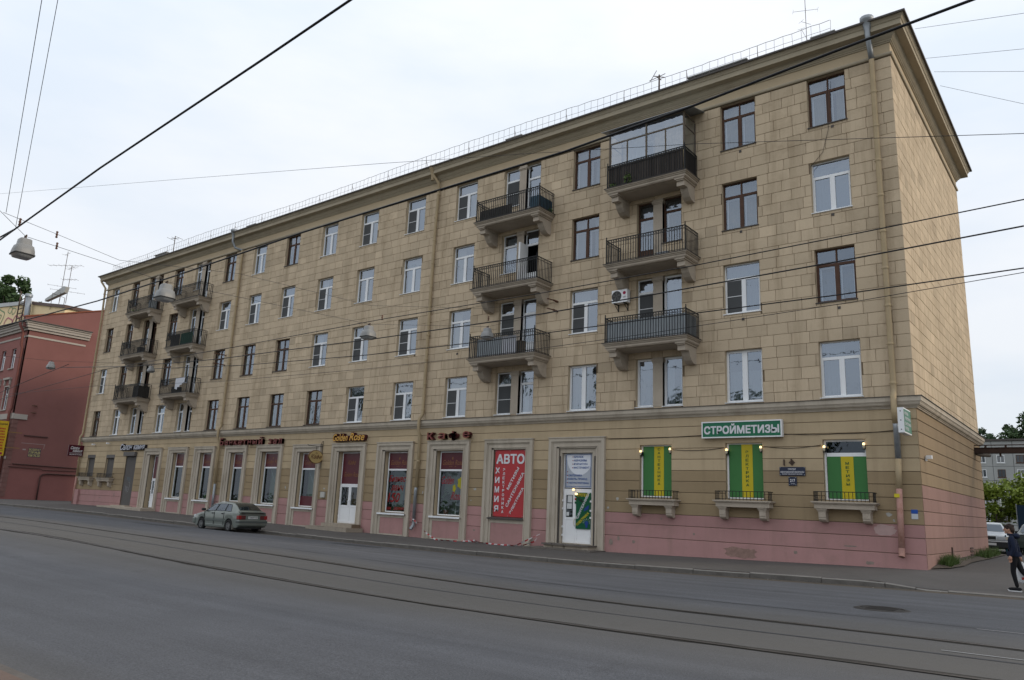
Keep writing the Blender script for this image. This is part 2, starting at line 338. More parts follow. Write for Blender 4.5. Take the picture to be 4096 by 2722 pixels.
# rails: rail head in a dark worn groove
GROOVE = M('rail_groove', (.030, .026, .022), .9, .4, 1.5, .8, 12)
STEEL = M('rail_steel', (.10, .092, .086), .45, .2, 4, metal=.6)
def band(mb, y0, y1, dz, x0=-200, x1=40, wob=0., step=.7, seed=0):
    rr = random.Random(seed); px = fr(x0, x1, step) ; pts = []
    o0 = o1 = 0
    for x in px:
        o0 = .7*o0+rr.uniform(-wob, wob); o1 = .7*o1+rr.uniform(-wob, wob)
        pts.append((x, y0+o0, y1+o1))
    for (a, p, q), (b, r_, s) in zip(pts, pts[1:]):
        mb.quad((a, p, road_z(a, p)+dz), (b, r_, road_z(b, r_)+dz), (b, s, road_z(b, s)+dz), (a, q, road_z(a, q)+dz))
for k, Y in enumerate((YR1, YR2)):
    mb = MB(); band(mb, Y-.10, Y+.12, .004, wob=.045, seed=k, step=.45); g = kind(mb.build('rail_groove', GROOVE), 'structure')
    mb = MB(); band(mb, Y-.055, Y-.005, .014, step=3); band(mb, Y+.035, Y+.06, .010, step=3); kind(mb.build('tram_rail', STEEL), 'structure')
TAR = M('tar_seam', (.045, .045, .05), .7, .2, 3)
mb = MB(); band(mb, -17.22, -17.15, .004, wob=.012, seed=5); kind(mb.build('tar_seam', TAR), 'structure')
mb = MB(); band(mb, -13.62, -13.58, .004, -30, 3.2, wob=.02, seed=6); kind(mb.build('slab_seam', TAR), 'structure')
CRK = M('road_crack', (.028, .027, .026), .9, .3, 6)
rr = random.Random(33)
for x0, y0, x1, y1 in ((-22, -9.2, -9, -9.9), (-36, -8.4, -26, -8.0)):
    P_ = []; n_ = max(6, int(math.hypot(x1-x0, y1-y0)/.22)); dx_, dy_ = 0, 0
    for i in range(n_+1):
        dx_ = dx_*.8+rr.uniform(-.05, .05); dy_ = dy_*.8+rr.uniform(-.05, .05); t = i/n_; P_.append((x0+(x1-x0)*t+dx_, y0+(y1-y0)*t+dy_))
    mb = MB()
    for (a, b), (c, d) in zip(P_, P_[1:]):
        l_ = math.hypot(c-a, d-b) or 1; wd_ = rr.uniform(.004, .011); nx_, ny_ = -(d-b)/l_*wd_, (c-a)/l_*wd_
        mb.add([(p, q, road_z(p, q)+.004) for p, q in ((a-nx_, b-ny_), (c-nx_, d-ny_), (c+nx_, d+ny_), (a+nx_, b+ny_))], [(0, 1, 2, 3)])
    kind(mb.build('road_crack', CRK), 'structure')
PATCH = M('asphalt_patch', (.050, .051, .055), .9, .2, .8, .6, 50, fine=.3)
for k, (cx, cy, rx, ry) in enumerate(((-19.5, -7.3, 1.5, .4), (-33.5, -8.5, 2.2, .45))):
    mb = MB(); pts = [(cx+rx*(.8+.25*rr.random())*math.copysign(abs(math.cos(t))**.5, math.cos(t)), cy+ry*(.8+.25*rr.random())*math.copysign(abs(math.sin(t))**.5, math.sin(t))) for t in [2*math.pi*j/22 for j in range(22)]]
    mb.add([(cx, cy, road_z(cx, cy)+.006)]+[(p, q, road_z(p, q)+.005) for p, q in pts], [(0, 1+j, 1+(j+1) % 22) for j in range(22)]); kind(mb.build('asphalt_patch', PATCH), 'structure')
LINEP = M('road_paint', (.30, .30, .30), .7, .15, 8)
for y in (-13.72, -16.85):
    mb = MB(); band(mb, y-.022, y+.022, .008, 3.1, 6, step=.5); kind(mb.build('road_line', LINEP), 'structure')
mb = MB(); px, py = 1.27, -11.85; pz = road_z(px, py)
mb.lathe([(0, .012), (.36, .012), (.36, .006), (.40, .006), (.40, .016), (.46, .016), (.52, .0)], (px, py, pz), 28)
for i in range(5): mb.box(px-.26, px+.26, py-.25+i*.12, py-.20+i*.12, pz+.012, pz+.02)
tag(mb.build('manhole_cover', M('cast_iron', (.035, .032, .03), .7, .2, 8)), 'round iron manhole cover set in the road', 'manhole cover')

# ------------------------------------------------------------------ the apartment building
XL, DEP = -64.0, 15.0
Z_BELT, Z_BAND, Z_EAVE = 5.28, 18.71, 19.97
BL = Vector((-32, 7.5, 0))
B = empty('apartment_building', BL, 'long five-storey beige stone apartment block with shops on its ground floor', 'building')
TOPS = {2: 7.88, 3: 11.477, 4: 15.073, 5: 18.67}
SINGLE = dict(C0=(-3.10, -1.66), C1=(-6.74, -5.24), C2=(-14.29, -12.77), C3=(-22.03, -20.52), C4=(-25.97, -24.42), C5=(-29.91, -28.38), C6=(-33.70, -32.19),
              C7=(-37.54, -36.06), C8=(-41.30, -39.84), C9=(-45.0, -43.56), C10=(-52.22, -50.85), C11=(-59.22, -57.98), C12=(-62.85, -61.58))
PAIR = dict(B1=((-10.77, -9.94), (-9.49, -8.59)), B2=((-18.61, -17.62), (-17.18, -16.28)), B3=((-49.04, -48.14), (-47.62, -46.96)), B4=((-56.24, -55.22), (-54.70, -54.04)))
SLAB = {3: 8.42, 4: 11.97, 5: 15.52}
OPEN = []      # (x0,x1,z0,z1)
WIN = []       # (key, floor, x0,x1,z0,z1, isdoor)
for k, (a, b) in SINGLE.items():
    for f, t in TOPS.items(): OPEN.append((a, b, t-2.1, t)); WIN.append((k, f, a, b, t-2.1, t, False))
for k, (p, q) in PAIR.items():
    for f, t in TOPS.items():
        for i, (a, b) in enumerate((p, q)):
            door = f > 2 and (i == 1) != (k == 'B1' and f == 4)
            z0 = SLAB[f]+.04 if door else t-2.1
            OPEN.append((a, b, z0, t)); WIN.append((k+'LR'[i], f, a, b, z0, t, door))
# ground floor: name, outer surround x, inner opening x, z bottom, z top, kind
GF = [('G1', None, (-10.55, -9.10), 2.05, 4.18), ('G2', None, (-6.79, -5.33), 2.08, 4.20), ('G3', None, (-3.12, -1.67), 2.12, 4.26),
      ('D1', (-15.18, -12.22), (-14.66, -12.70), -.05, 4.10), ('S1', (-19.02, -16.11), (-18.50, -16.56), .93, 4.09), ('S2', (-22.91, -20.04), (-22.33, -20.49), .86, 4.09),
      ('S3', (-26.78, -23.98), (-26.20, -24.35), .88, 4.10), ('S4', (-30.66, -27.74), (-30.10, -28.17), .12, 4.12), ('S5', (-34.37, -31.70), (-33.78, -32.02), .92, 4.12),
      ('S6', (-38.22, -35.47), (-37.68, -35.85), .98, 4.19), ('S7', (-41.83, -39.32), (-41.21, -39.58), 1.02, 4.17), ('S8', (-45.71, -43.11), (-45.04, -43.22), 1.04, 4.21),
      ('S9', (-49.32, -46.63), (-48.68, -46.90), 1.08, 4.25), ('D2', (-52.83, -50.26), (-52.08, -50.60), .25, 4.11),
      ('RD', None, (-55.80, -54.17), .31, 4.08), ('RW2', None, (-59.19, -57.78), 2.38, 4.19), ('RW1', None, (-62.56, -61.20), 2.43, 4.21)]
for n, o, i, z0, z1 in GF: OPEN.append((i[0], i[1], z0, z1))
ZB = -1.0
# core wall with openings, reveals
mb = MB(); YC = .03
def cells(mb, xlo, xhi, zlo, zhi, ops):
    X = sorted({xlo, xhi}|{v for o in ops for v in o[:2] if xlo < v < xhi}); Z = sorted({zlo, zhi}|{v for o in ops for v in o[2:] if zlo < v < zhi})
    for z0, z1 in zip(Z, Z[1:]):
        run = None
        for x0, x1 in zip(X, X[1:]):
            cx, cz = (x0+x1)/2, (z0+z1)/2
            hole = any(o[0] < cx < o[1] and o[2] < cz < o[3] for o in ops)
            if hole:
                if run: mb.quad((run, YC, z0), (x0, YC, z0), (x0, YC, z1), (run, YC, z1)); run = None
            elif run is None: run = x0
        if run is not None: mb.quad((run, YC, z0), (xhi, YC, z0), (xhi, YC, z1), (run, YC, z1))
cells(mb, XL, -.03, ZB, Z_EAVE-.1, OPEN)
mb.quad((-.03, YC, ZB), (-.03, DEP, ZB), (-.03, DEP, Z_EAVE-.1), (-.03, YC, Z_EAVE-.1))
mb.quad((XL, DEP, ZB), (XL, YC, ZB), (XL, YC, Z_EAVE-.1), (XL, DEP, Z_EAVE-.1))
mb.quad((-.03, DEP, ZB), (XL, DEP, ZB), (XL, DEP, Z_EAVE-.1), (-.03, DEP, Z_EAVE-.1))
mb.m = 1
for a, b, z0, z1 in OPEN:
    y0, y1 = .001, .36
    mb.quad((a, y0, z0), (a, y1, z0), (a, y1, z1), (a, y0, z1)); mb.quad((b, y1, z0), (b, y0, z0), (b, y0, z1), (b, y1, z1))
    mb.quad((a, y0, z1), (a, y1, z1), (b, y1, z1), (b, y0, z1)); mb.quad((a, y1, z0), (a, y0, z0), (b, y0, z0), (b, y1, z0))
mb.build('wall_core', [MORTAR, PLASTER], B)
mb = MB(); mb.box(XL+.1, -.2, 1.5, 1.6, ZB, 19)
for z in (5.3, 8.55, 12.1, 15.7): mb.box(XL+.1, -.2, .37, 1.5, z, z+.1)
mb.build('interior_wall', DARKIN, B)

# stone blocks
def proj_area(x, y, z, a, nx, ny):
    d = Vector((x, y, z))-CAM; zz = d.dot(FW)
    u = 2048+3034.79*d.dot(R3)/zz; v = 1361-3034.79*d.dot(U3)/zz
    if not (-20 < u < 4116 and -20 < v < 2742): return 0
    dn = d.normalized(); return a*abs(dn.x*nx+dn.y*ny)/(zz*zz)*1e6
blocks = []
CH = .4496
courses = []
z = 7.88-5*CH
for k in range(-5, 24):
    z0 = 7.88+k*CH; courses.append((max(z0, 5.69), z0+CH))
def split_row(x0, x1, rr, first):
    """joint positions of a course between x0 and x1"""
    xs_ = []; x = x0+first
    while x < x1-.28:
        xs_.append(x); x += rr.choice((.52, .62, .70, .74, .80, .88, .66))
    return [x0]+xs_+[x1]
rr = random.Random(3)
pair_rects = [(p[0]-.02, q[1]+.02, TOPS[f]-2.1, TOPS[f]) for p, q in PAIR.values() for f in TOPS]
for z0, z1 in courses:
    joints = split_row(XL, 0, rr, rr.uniform(.35, .85))
    for a, b in zip(joints, joints[1:]):
        # clip against the openings
        pieces = [(a, b, z0, z1)]
        for o in OPEN:
            if o[3] <= z0+.01 or o[2] >= z1-.01 or o[1] <= a or o[0] >= b: continue
            nxt = []
            for (p, q, s, t) in pieces:
                if o[3] <= s+.01 or o[2] >= t-.01 or o[1] <= p+.001 or o[0] >= q-.001: nxt.append((p, q, s, t)); continue
                if o[0] > p: nxt.append((p, o[0], s, t))
                if o[1] < q: nxt.append((o[1], q, s, t))
                m0, m1 = max(p, o[0]), min(q, o[1])
                if o[2] > s+.03: nxt.append((m0, m1, s, o[2]))
                if o[3] < t-.03: nxt.append((m0, m1, o[3], t))
            pieces = nxt
        for (p, q, s, t) in pieces:
            if q-p > .09 and t-s > .05: blocks.append(('F', p, q, s, t))
for z0, z1 in courses:
    joints = split_row(0, DEP, rr, rr.choice((.34, .62)))
    for a, b in zip(joints, joints[1:]): blocks.append(('G', a, b, z0, z1))
def block_geo(mb, s, a, b, z0, z1, rr):
    g = .0055; c = .010; o = rr.uniform(-.004, .004); d = .034
    a += g; b -= g; z0 += g; z1 -= g
    mb.tint = rr.gauss(1, .055)*(.86 if rr.random() < .04 else 1)
    if s == 'F':
        if b > -.02: b = .0
        f = lambda u, dep, zz: (u, dep, zz)
    else:
        if a < .02: a = .0+.002
        f = lambda u, dep, zz: (-dep, u, zz)
    ou = [f(a, d, z0), f(b, d, z0), f(b, d, z1), f(a, d, z1)]; mi = [f(a, c+o, z0), f(b, c+o, z0), f(b, c+o, z1), f(a, c+o, z1)]
    ii = [f(a+c, o, z0+c), f(b-c, o, z0+c), f(b-c, o, z1-c), f(a+c, o, z1-c)]
    mb.add(ou+mi+ii, [(8, 9, 10, 11)]+[(i, (i+1) % 4, 4+(i+1) % 4, 4+i) for i in range(4)]+[(4+i, 4+(i+1) % 4, 8+(i+1) % 4, 8+i) for i in range(4)])
def score(bk):
    s, a, b, z0, z1 = bk; ar = (b-a)*(z1-z0); zc = (z0+z1)/2
    return proj_area((a+b)/2, 0, zc, ar, 0, 1) if s == 'F' else proj_area(0, (a+b)/2, zc, ar, 1, 0)
blocks.sort(key=score, reverse=True)
for bk in blocks[:300]:
    mb = MB(); block_geo(mb, *bk, rr); mb.build('stone_block', STONE, B)
for s, nm in (('F', 'stone_cladding'), ('G', 'stone_cladding')):
    mb = MB()
    for bk in blocks[300:]:
        if bk[0] == s: block_geo(mb, *bk, rr)
    kind(mb.build(nm, STONE, B), 'stuff')

# ground-floor courses between grooves
GZ = [ZB, .43, .95, 1.38, 1.83, 2.26, 2.70, 3.13, 3.58, 4.02, 4.48, 4.90, 5.30]
gaps = []
for n, o, i, z0, z1 in GF:
    if o: gaps.append((o[0]+.02, o[1]-.02, ZB-1, {'D1': 4.55, 'D2': 4.63}.get(n, 4.55)))
    else: gaps.append((i[0], i[1], z0, z1))
rr = random.Random(11)
def cmat(z, x):
    if z < 1.38: return PINK
    if -42 < x < -39 and z < 2.3: return PINK
    if -35.4 < x < -34.5 and z < 1.0: return PINK
    if z < 3.1: return BROWN
    return BEIGE
def course_piece(a, b, z0, z1, side='F', mat=None):
    mb = MB(); mb.tint = rr.uniform(.93, 1.07); g = .009; d0 = .0; dd = .045
    z0 += g; z1 -= g; c = .012
    f = (lambda u, dep, zz: (u, dep, zz)) if side == 'F' else (lambda u, dep, zz: (-dep, u, zz))
    vs = [f(a, dd, z0), f(b, dd, z0), f(b, dd, z1), f(a, dd, z1), f(a, c, z0), f(b, c, z0), f(b, c, z1), f(a, c, z1), f(a, 0, z0+c), f(b, 0, z0+c), f(b, 0, z1-c), f(a, 0, z1-c)]
    mb.add(vs, [(8, 9, 10, 11), (0, 1, 5, 4), (1, 2, 6, 5), (2, 3, 7, 6), (3, 0, 4, 7), (4, 5, 9, 8), (5, 6, 10, 9), (6, 7, 11, 10), (7, 4, 8, 11)])
    return mb.build('wall_course', mat or cmat((z0+z1)/2, (a+b)/2), B)
for z0, z1 in zip(GZ, GZ[1:]):
    segs = [(XL, 0.0, z0, z1)]
    for o in gaps:
        nxt = []
        for (p, q, s, t) in segs:
            if o[3] <= s+.03 or o[2] >= t-.03 or o[1] <= p or o[0] >= q: nxt.append((p, q, s, t)); continue
            if o[0] > p: nxt.append((p, o[0], s, t))
            if o[1] < q: nxt.append((o[1], q, s, t))
            m0, m1 = max(p, o[0]), min(q, o[1])
            if o[2] > s+.06: nxt.append((m0, m1, s, o[2]))
            if o[3] < t-.06: nxt.append((m0, m1, o[3], t))
        segs = nxt
    for (p, q, s, t) in segs:
        if q-p > .05 and t-s > .04: course_piece(p, q, s, t)
    # gable side, painted in patches
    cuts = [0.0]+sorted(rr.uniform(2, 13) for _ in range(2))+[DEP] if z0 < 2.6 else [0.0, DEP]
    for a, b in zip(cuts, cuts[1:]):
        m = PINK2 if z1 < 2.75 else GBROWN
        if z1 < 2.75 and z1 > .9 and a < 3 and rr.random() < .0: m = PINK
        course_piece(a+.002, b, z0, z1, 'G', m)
# flared lintels over the plain ground-floor windows
for n, o, i, z0, z1 in GF:
    if n in ('G1', 'G2', 'G3', 'RW1', 'RW2'):
        mb = MB(); mb.prism([(i[0], z1+.004), (i[1], z1+.004), (i[1]+.14, 4.47), (i[0]-.14, 4.47)], -.006, .03); mb.tint = 1
        mb.build('lintel', BEIGE, B)

# mouldings that run round the building
def ring(name, prof, mat, parent=B, x0=XL, x1=0., y0=0., y1=DEP):
    mb = MB(); n = len(prof); vs = []
    cr = [(x0, y1, -1, 1), (x0, y0, -1, -1), (x1, y0, 1, -1), (x1, y1, 1, 1)]
    # extra stations along the front keep the shading even
    st = [cr[0], cr[1]]+[(x, y0, 0, -1) for x in fr(x0, x1, 4)[1:-1]]+[cr[2], cr[3]]
    for (x, y, sx_, sy_) in st:
        for o, z in prof: vs.append((x+sx_*o, y+sy_*o, z))
    k = len(st)
    mb.add(vs, [(i*n+j, i*n+j+1, (i+1) % k*n+j+1, (i+1) % k*n+j) for i in range(k) for j in range(n-1)])
    return mb.build(name, mat, parent)
ring('belt_moulding', [(0, 5.27), (.05, 5.28), (.05, 5.315), (.08, 5.325), (.08, 5.35), (.13, 5.37), (.16, 5.41), (.17, 5.45), (.185, 5.47), (.185, 5.49), (.21, 5.50), (.21, 5.665), (0, 5.69)], TRIM)
ring('belt_flashing', [(0, 5.697), (.245, 5.682), (.245, 5.664), (0, 5.69)], FLASH)
ring('string_band', [(0, 18.70), (.05, 18.71), (.075, 18.75), (.075, 18.79), (.05, 18.83), (0, 18.84)], CORN)
ring('frieze', [(.004, 18.84), (.004, 19.25)], PLASTER)
ring('cornice', [(0, 19.22), (.05, 19.23), (.05, 19.27), (.09, 19.29), (.09, 19.33), (.13, 19.36), (.19, 19.43), (.21, 19.50), (.24, 19.52), (.24, 19.555), (.52, 19.575), (.52, 19.77), (.55, 19.79), (.58, 19.85), (.62, 19.90), (.64, 19.945), (.64, 19.96), (0, 19.97)], CORN)
ring('eave_edge', [(.60, 19.958), (.71, 19.925), (.715, 19.995), (.3, 20.07), (.3, 20.03)], FLASH)
mb = MB(); e = .68; zr = 22.6
a, b, c, d = (XL-e, -e, 19.985), (e, -e, 19.985), (e, DEP+e, 19.985), (XL-e, DEP+e, 19.985); p, q = (XL+7.5, DEP/2, zr), (-7.5, DEP/2, zr)
mb.poly([a, b, q, p]); mb.poly([b, c, q]); mb.poly([c, d, p, q]); mb.poly([d, a, p]); mb.build('roof', ROOF, B)
# roof railing
mb = MB(); rr = random.Random(5); x = -62.6; pts = []
hh = .62
while x < -1.7:
    hh = .76+.08*math.sin(x*.23)+rr.uniform(-.02, .02)
    lean = rr.uniform(-.03, .03)
    pts.append((x, -.42, 20.02, hh)); r_ = .014 if len(pts) % 9 == 0 else .007
    mb.tube([(x, -.42, 20.0), (x+lean, -.42, 20.02+hh)], r_, 4, cap=False)
    if len(pts) % 9 == 0: mb.tube([(x, -.42, 20.55), (x-.1, -.05, 20.08)], .010, 4, cap=False)
    x += .36+rr.uniform(-.02, .02)
mb.tube([(x_, y_, z_+h_) for x_, y_, z_, h_ in pts], .010, 4); mb.tube([(x_, y_, z_+h_*.5) for x_, y_, z_, h_ in pts], .007, 4)
mb.tube([(-62.6, -.42, 20.65), (-62.9, 3, 20.7)], .01, 4)
mb.build('roof_railing', RAILG, B)
# roof vents, chimneys
CHIM = M('vent_box', (.30, .30, .29), .8, .15, 2)
for x, y, wd, h in ((-2.35, -.1, .8, .36), (-6.9, .1, 2.6, .55), (-18.2, .1, .95, .50), (-24.6, .0, .9, .2), (-42.1, 0, 1.0, .42), (-55.3, .1, 1.8, .62), (-51.2, .1, .9, .3)):
    zb_ = 20.02
    mb = MB(); mb.box(x-wd/2, x+wd/2, y, y+.8, zb_, zb_+h); mb.box(x-wd/2-.08, x+wd/2+.08, y-.08, y+.88, zb_+h, zb_+h+.05)
    if wd < 2: mb.m = 1; mb.box(x+wd/2+.001, x+wd/2+.006, y+.15, y+.35, zb_+h*.4, zb_+h*.8)
    mb.build('roof_vent', [CHIM, DARKIN], B)

# downpipes
def downpipe(pts, r, segs, funnel=None, fm=None):
    """segs: list of (z_top, z_bottom, material); straight main pipe at pts"""
    root = None
    for zt, zb, m in segs:
        P = [p for p in pts if zb-1e-6 <= p[2] <= zt+1e-6]
        mb = MB(); mb.tube(P, r, 10)
        for zc in fr(zb, zt, 1.35)[1:-1]:
            x, y = P[0][0], P[0][1]
            near = min(P, key=lambda p: abs(p[2]-zc)); x = near[0]; y = near[1]
            mb.lathe([(r*1.02, -.05), (r*1.16, -.03), (r*1.16, .03), (r*1.02, .05)], (x, y, zc), 10); mb.box(x-.02, x+.02, y, 0.03, zc-.015, zc+.015); mb.box(x-r-.05, x+r+.05, y-.01, y+.01, zc-.012, zc+.012)
        o = mb.build('downpipe' if root is None else 'pipe_section', m, B if root is None else root, smooth=True)
        root = root or o
    if funnel:
        x, y, z = funnel; mb = MB(); mb.lathe([(r, -.75), (r*1.1, -.45), (.19, -.12), (.25, -.05), (.25, .08), (.23, .08)], (x, y, z), 12)
        mb.build('funnel', fm or GALV, root, smooth=True)
    return root
def zig(x, top, y=-.16, yt=-.55, x2=None):
    x2 = x if x2 is None else x2
    return [(x, yt, top), (x, yt, top-.55), (x, -.30, top-.95), (x2, y, top-1.25)]
dp = lambda x, y, zs: [(x, y, z) for z in zs]
downpipe(zig(-.62, 19.9)+dp(-.62, -.16, [18.3, 15, 11, 8, 6.0, 5.85])+[(-.62, -.30, 5.7), (-.62, -.32, 5.2), (-.62, -.2, 4.75), (-.62, -.17, 4.6), (-.62, -.16, 3.55), (-.66, -.16, 2.55), (-.70, -.16, .55)], .098,
         [(18.65, 4.75, PIPE), (19.9, 18.6, GALV), (4.75, 3.55, GALV), (3.55, 2.55, PIPE), (2.55, .55, PIPEP)], (-.62, -.55, 20.12))
mb = MB(); mb.tube([(-.70, -.16, .62), (-.70, -.17, .45), (-.70, -.22, .33)], .102, 10, cap=False); mb.m = 1; mb.lathe([(0, 0), (.09, 0)], (-.70, -.19, .40), 10); mb.build('pipe_outlet', [PIPEP, DARKIN], B, smooth=True)
downpipe([(-23.55, -.45, 19.75), (-23.5, -.45, 19.5), (-23.3, -.22, 19.1), (-23.3, -.14, 18.7)]+dp(-23.4, -.14, [16, 13, 10, 7, 6.0])+[(-23.45, -.32, 5.7), (-23.45, -.32, 5.2), (-23.47, -.16, 4.7), (-23.5, -.14, 2.2), (-23.53, -.14, 2.05), (-23.53, -.14, .45)], .085,
         [(19.75, 2.2, PIPE), (2.2, .45, GALV)], (-23.55, -.45, 19.95), PIPE)
mb = MB(); mb.tube([(-23.53, -.14, .5), (-23.53, -.14, .3), (-23.58, -.28, .08)], .086, 10, cap=False); mb.build('pipe_elbow', GALV, B, smooth=True)
downpipe(zig(-43.4, 19.85, x2=-42.65)+dp(-42.65, -.14, [18.3, 15, 11, 7, 6.0])+[(-42.6, -.32, 5.7), (-42.6, -.32, 5.2), (-42.55, -.16, 4.7), (-42.5, -.14, 2.1), (-42.5, -.14, .25)], .085,
         [(18.6, 2.1, PIPE), (19.85, 18.6, GALV), (2.1, .25, GALV)], (-43.4, -.55, 20.1))
downpipe([(-64.45, -.5, 19.7), (-64.4, -.45, 19.5), (-64.0, -.2, 18.9)]+dp(-63.95, -.14, [16, 12, 8, 6.0])+[(-63.9, -.32, 5.7), (-63.9, -.32, 5.2), (-63.85, -.16, 4.8), (-63.8, -.14, 2.4), (-63.8, -.14, .2)], .085,
         [(19.7, 2.4, PIPE), (2.4, .2, PIPEP)])
mb = MB(); mb.box(-63.9, -63.05, -.16, 0, -.1, 1.35); mb.build('pipe_casing', PINK, B)
# ------------------------------------------------------------------ windows of the upper floors
def bar(mb, x0, x1, z0, z1, y0, y1): mb.box(x0, x1, y0, y1, z0, z1)
def frame_rect(mb, x0, x1, z0, z1, y0, y1, t):
    bar(mb, x0, x1, z0, z0+t, y0, y1); bar(mb, x0, x1, z1-t, z1, y0, y1); bar(mb, x0, x0+t, z0+t, z1-t, y0, y1); bar(mb, x1-t, x1, z0+t, z1-t, y0, y1)
_rr = random.Random(21)
def curtain_mesh(x0, x1, z0, z1, y, nf, amp=.03):
    mb = MB(); n = nf*4; vs = []
    for i in range(n+1):
        x = x0+(x1-x0)*i/n; vs += [(x, y+amp*math.sin(i*math.pi/2)+.01*_rr.random(), z0), (x, y+amp*math.sin(i*math.pi/2), z1)]
    mb.add(vs, [(2*i, 2*i+2, 2*i+3, 2*i+1) for i in range(n)]); return mb
_wc = {}
def window(parent, x0, x1, z0, z1, style, layout='T', net=0, curt=1, door=False, name='window', y=.17, open_=0):
    """origin at the sill's left end on the wall face; style W white plastic, B brown timber"""
    w_, h_ = round(x1-x0, 2), round(z1-z0, 2); key = (w_, h_, style, layout, net, curt, door, name, y, open_)
    src = parent
    ploc = wloc(parent)
    if key in _wc:
        o = copy_tree(_wc[key], parent); o.location = Vector((x0, 0, z0))-ploc; return o
    fm = WHITE if style == 'W' else WOODW; gm = GLASS if style == 'W' else GLASS2
    mb = MB(); T = .05 if style == 'W' else .055
    frame_rect(mb, 0, w_, 0, h_, y, y+.07, T)
    panes = []; zt = h_*(.71 if not door else .76)
    xs_ = [(T, w_-T)]
    if layout == 'T':
        bar(mb, T, w_-T, zt-.03, zt+.035, y-.005, y+.06)
        if w_ > 1.1:
            m = w_*.52
            bar(mb, m-.045, m+.045, T, zt-.03, y-.006, y+.06); xs_ = [(T, m-.045), (m+.045, w_-T)]
            if style == 'B': bar(mb, m-.03, m+.03, zt+.035, h_-T, y-.005, y+.06); panes += [(T, m-.03, zt+.035, h_-T), (m+.03, w_-T, zt+.035, h_-T)]
            else: panes.append((T, w_-T, zt+.035, h_-T))
        else: panes.append((T, w_-T, zt+.035, h_-T))
        low = [(a, b, T+(.0 if not door else .75), zt-.03) for a, b in xs_]
    elif layout == '2':
        m = w_*.5; bar(mb, m-.06, m+.06, T, h_-T, y-.006, y+.06); low = [(T, m-.06, T, h_-T), (m+.06, w_-T, T, h_-T)]
    else: low = [(T, w_-T, T, h_-T)]
    if door: bar(mb, T, w_-T, T, T+.75, y+.01, y+.05)
    for i, (a, b, p, q) in enumerate(low):
        if style == 'W': frame_rect(mb, a, b, p, q, y-.012, y+.05, .045); panes.append((a+.045, b-.045, p+.045, q-.045))
        else: frame_rect(mb, a, b, p, q, y-.004, y+.05, .035); panes.append((a+.035, b-.035, p+.035, q-.035))
    if not door and name == 'window':
        mb.box(-.03, w_+.03, -.045, y, -.025, .004) if style == 'W' else None
    root = mb.build(name, fm, parent, loc=Vector((x0, 0, z0))-ploc)
    if not door and style == 'B':
        s = MB(); s.box(-.03, w_+.03, -.05, y, -.03, .004); s.build('sill', FLASH, root, local=True)
    for i, (a, b, p, q) in enumerate(panes):
        if open_ and i == len(panes)-1: continue
        g = MB(); g.quad((a, y+.03, p), (b, y+.03, p), (b, y+.03, q), (a, y+.03, q)); g.build('pane', gm, root, local=True)
    if style == 'B':
        s = MB()
        for a, b, p, q in low: frame_rect(s, a+.05, b-.05, p+.03, q-.03, y+.15, y+.19, .045)
        s.build('inner_sash', WHITE, root, local=True)
    if net:
        a, b, p, q = low[net-1]; g = MB(); g.quad((a+.04, y-.016, p+.04), (b-.04, y-.016, p+.04), (b-.04, y-.016, q-.04), (a+.04, y-.016, q-.04)); n_ = g.build('mosquito_net', NETM, root, local=True)
        s = MB(); s.box(a+.04, b-.04, y-.03, y-.017, (p+q)/2-.012, (p+q)/2+.012); s.build('net_bar', WHITE, root, local=True)
    if curt:
        zz = h_-.08
        if curt == 1: curtain_mesh(.04, w_-.04, .05, zz, y+.30, int(6*w_)+2).build('curtain', _rr.choice((CURT, CURT, CURTW, CURTG)), root, local=True)
        elif curt == 2:
            cm_ = _rr.choice((CURT, CURTW)); curtain_mesh(.04, w_*.36, .05, zz, y+.30, 4).build('curtain', cm_, root, local=True); curtain_mesh(w_*.68, w_-.04, .05, zz, y+.30, 4).build('curtain', cm_, root, local=True)
        elif curt == 3: curtain_mesh(.04, w_-.04, .05, h_*.62, y+.30, int(5*w_)+2, .015).build('curtain', CURTG, root, local=True)
        elif curt == 4:
            curtain_mesh(.04, w_*.55, .05, zz, y+.30, 5).build('curtain', CURTG, root, local=True)
    _wc[key] = root
    return root
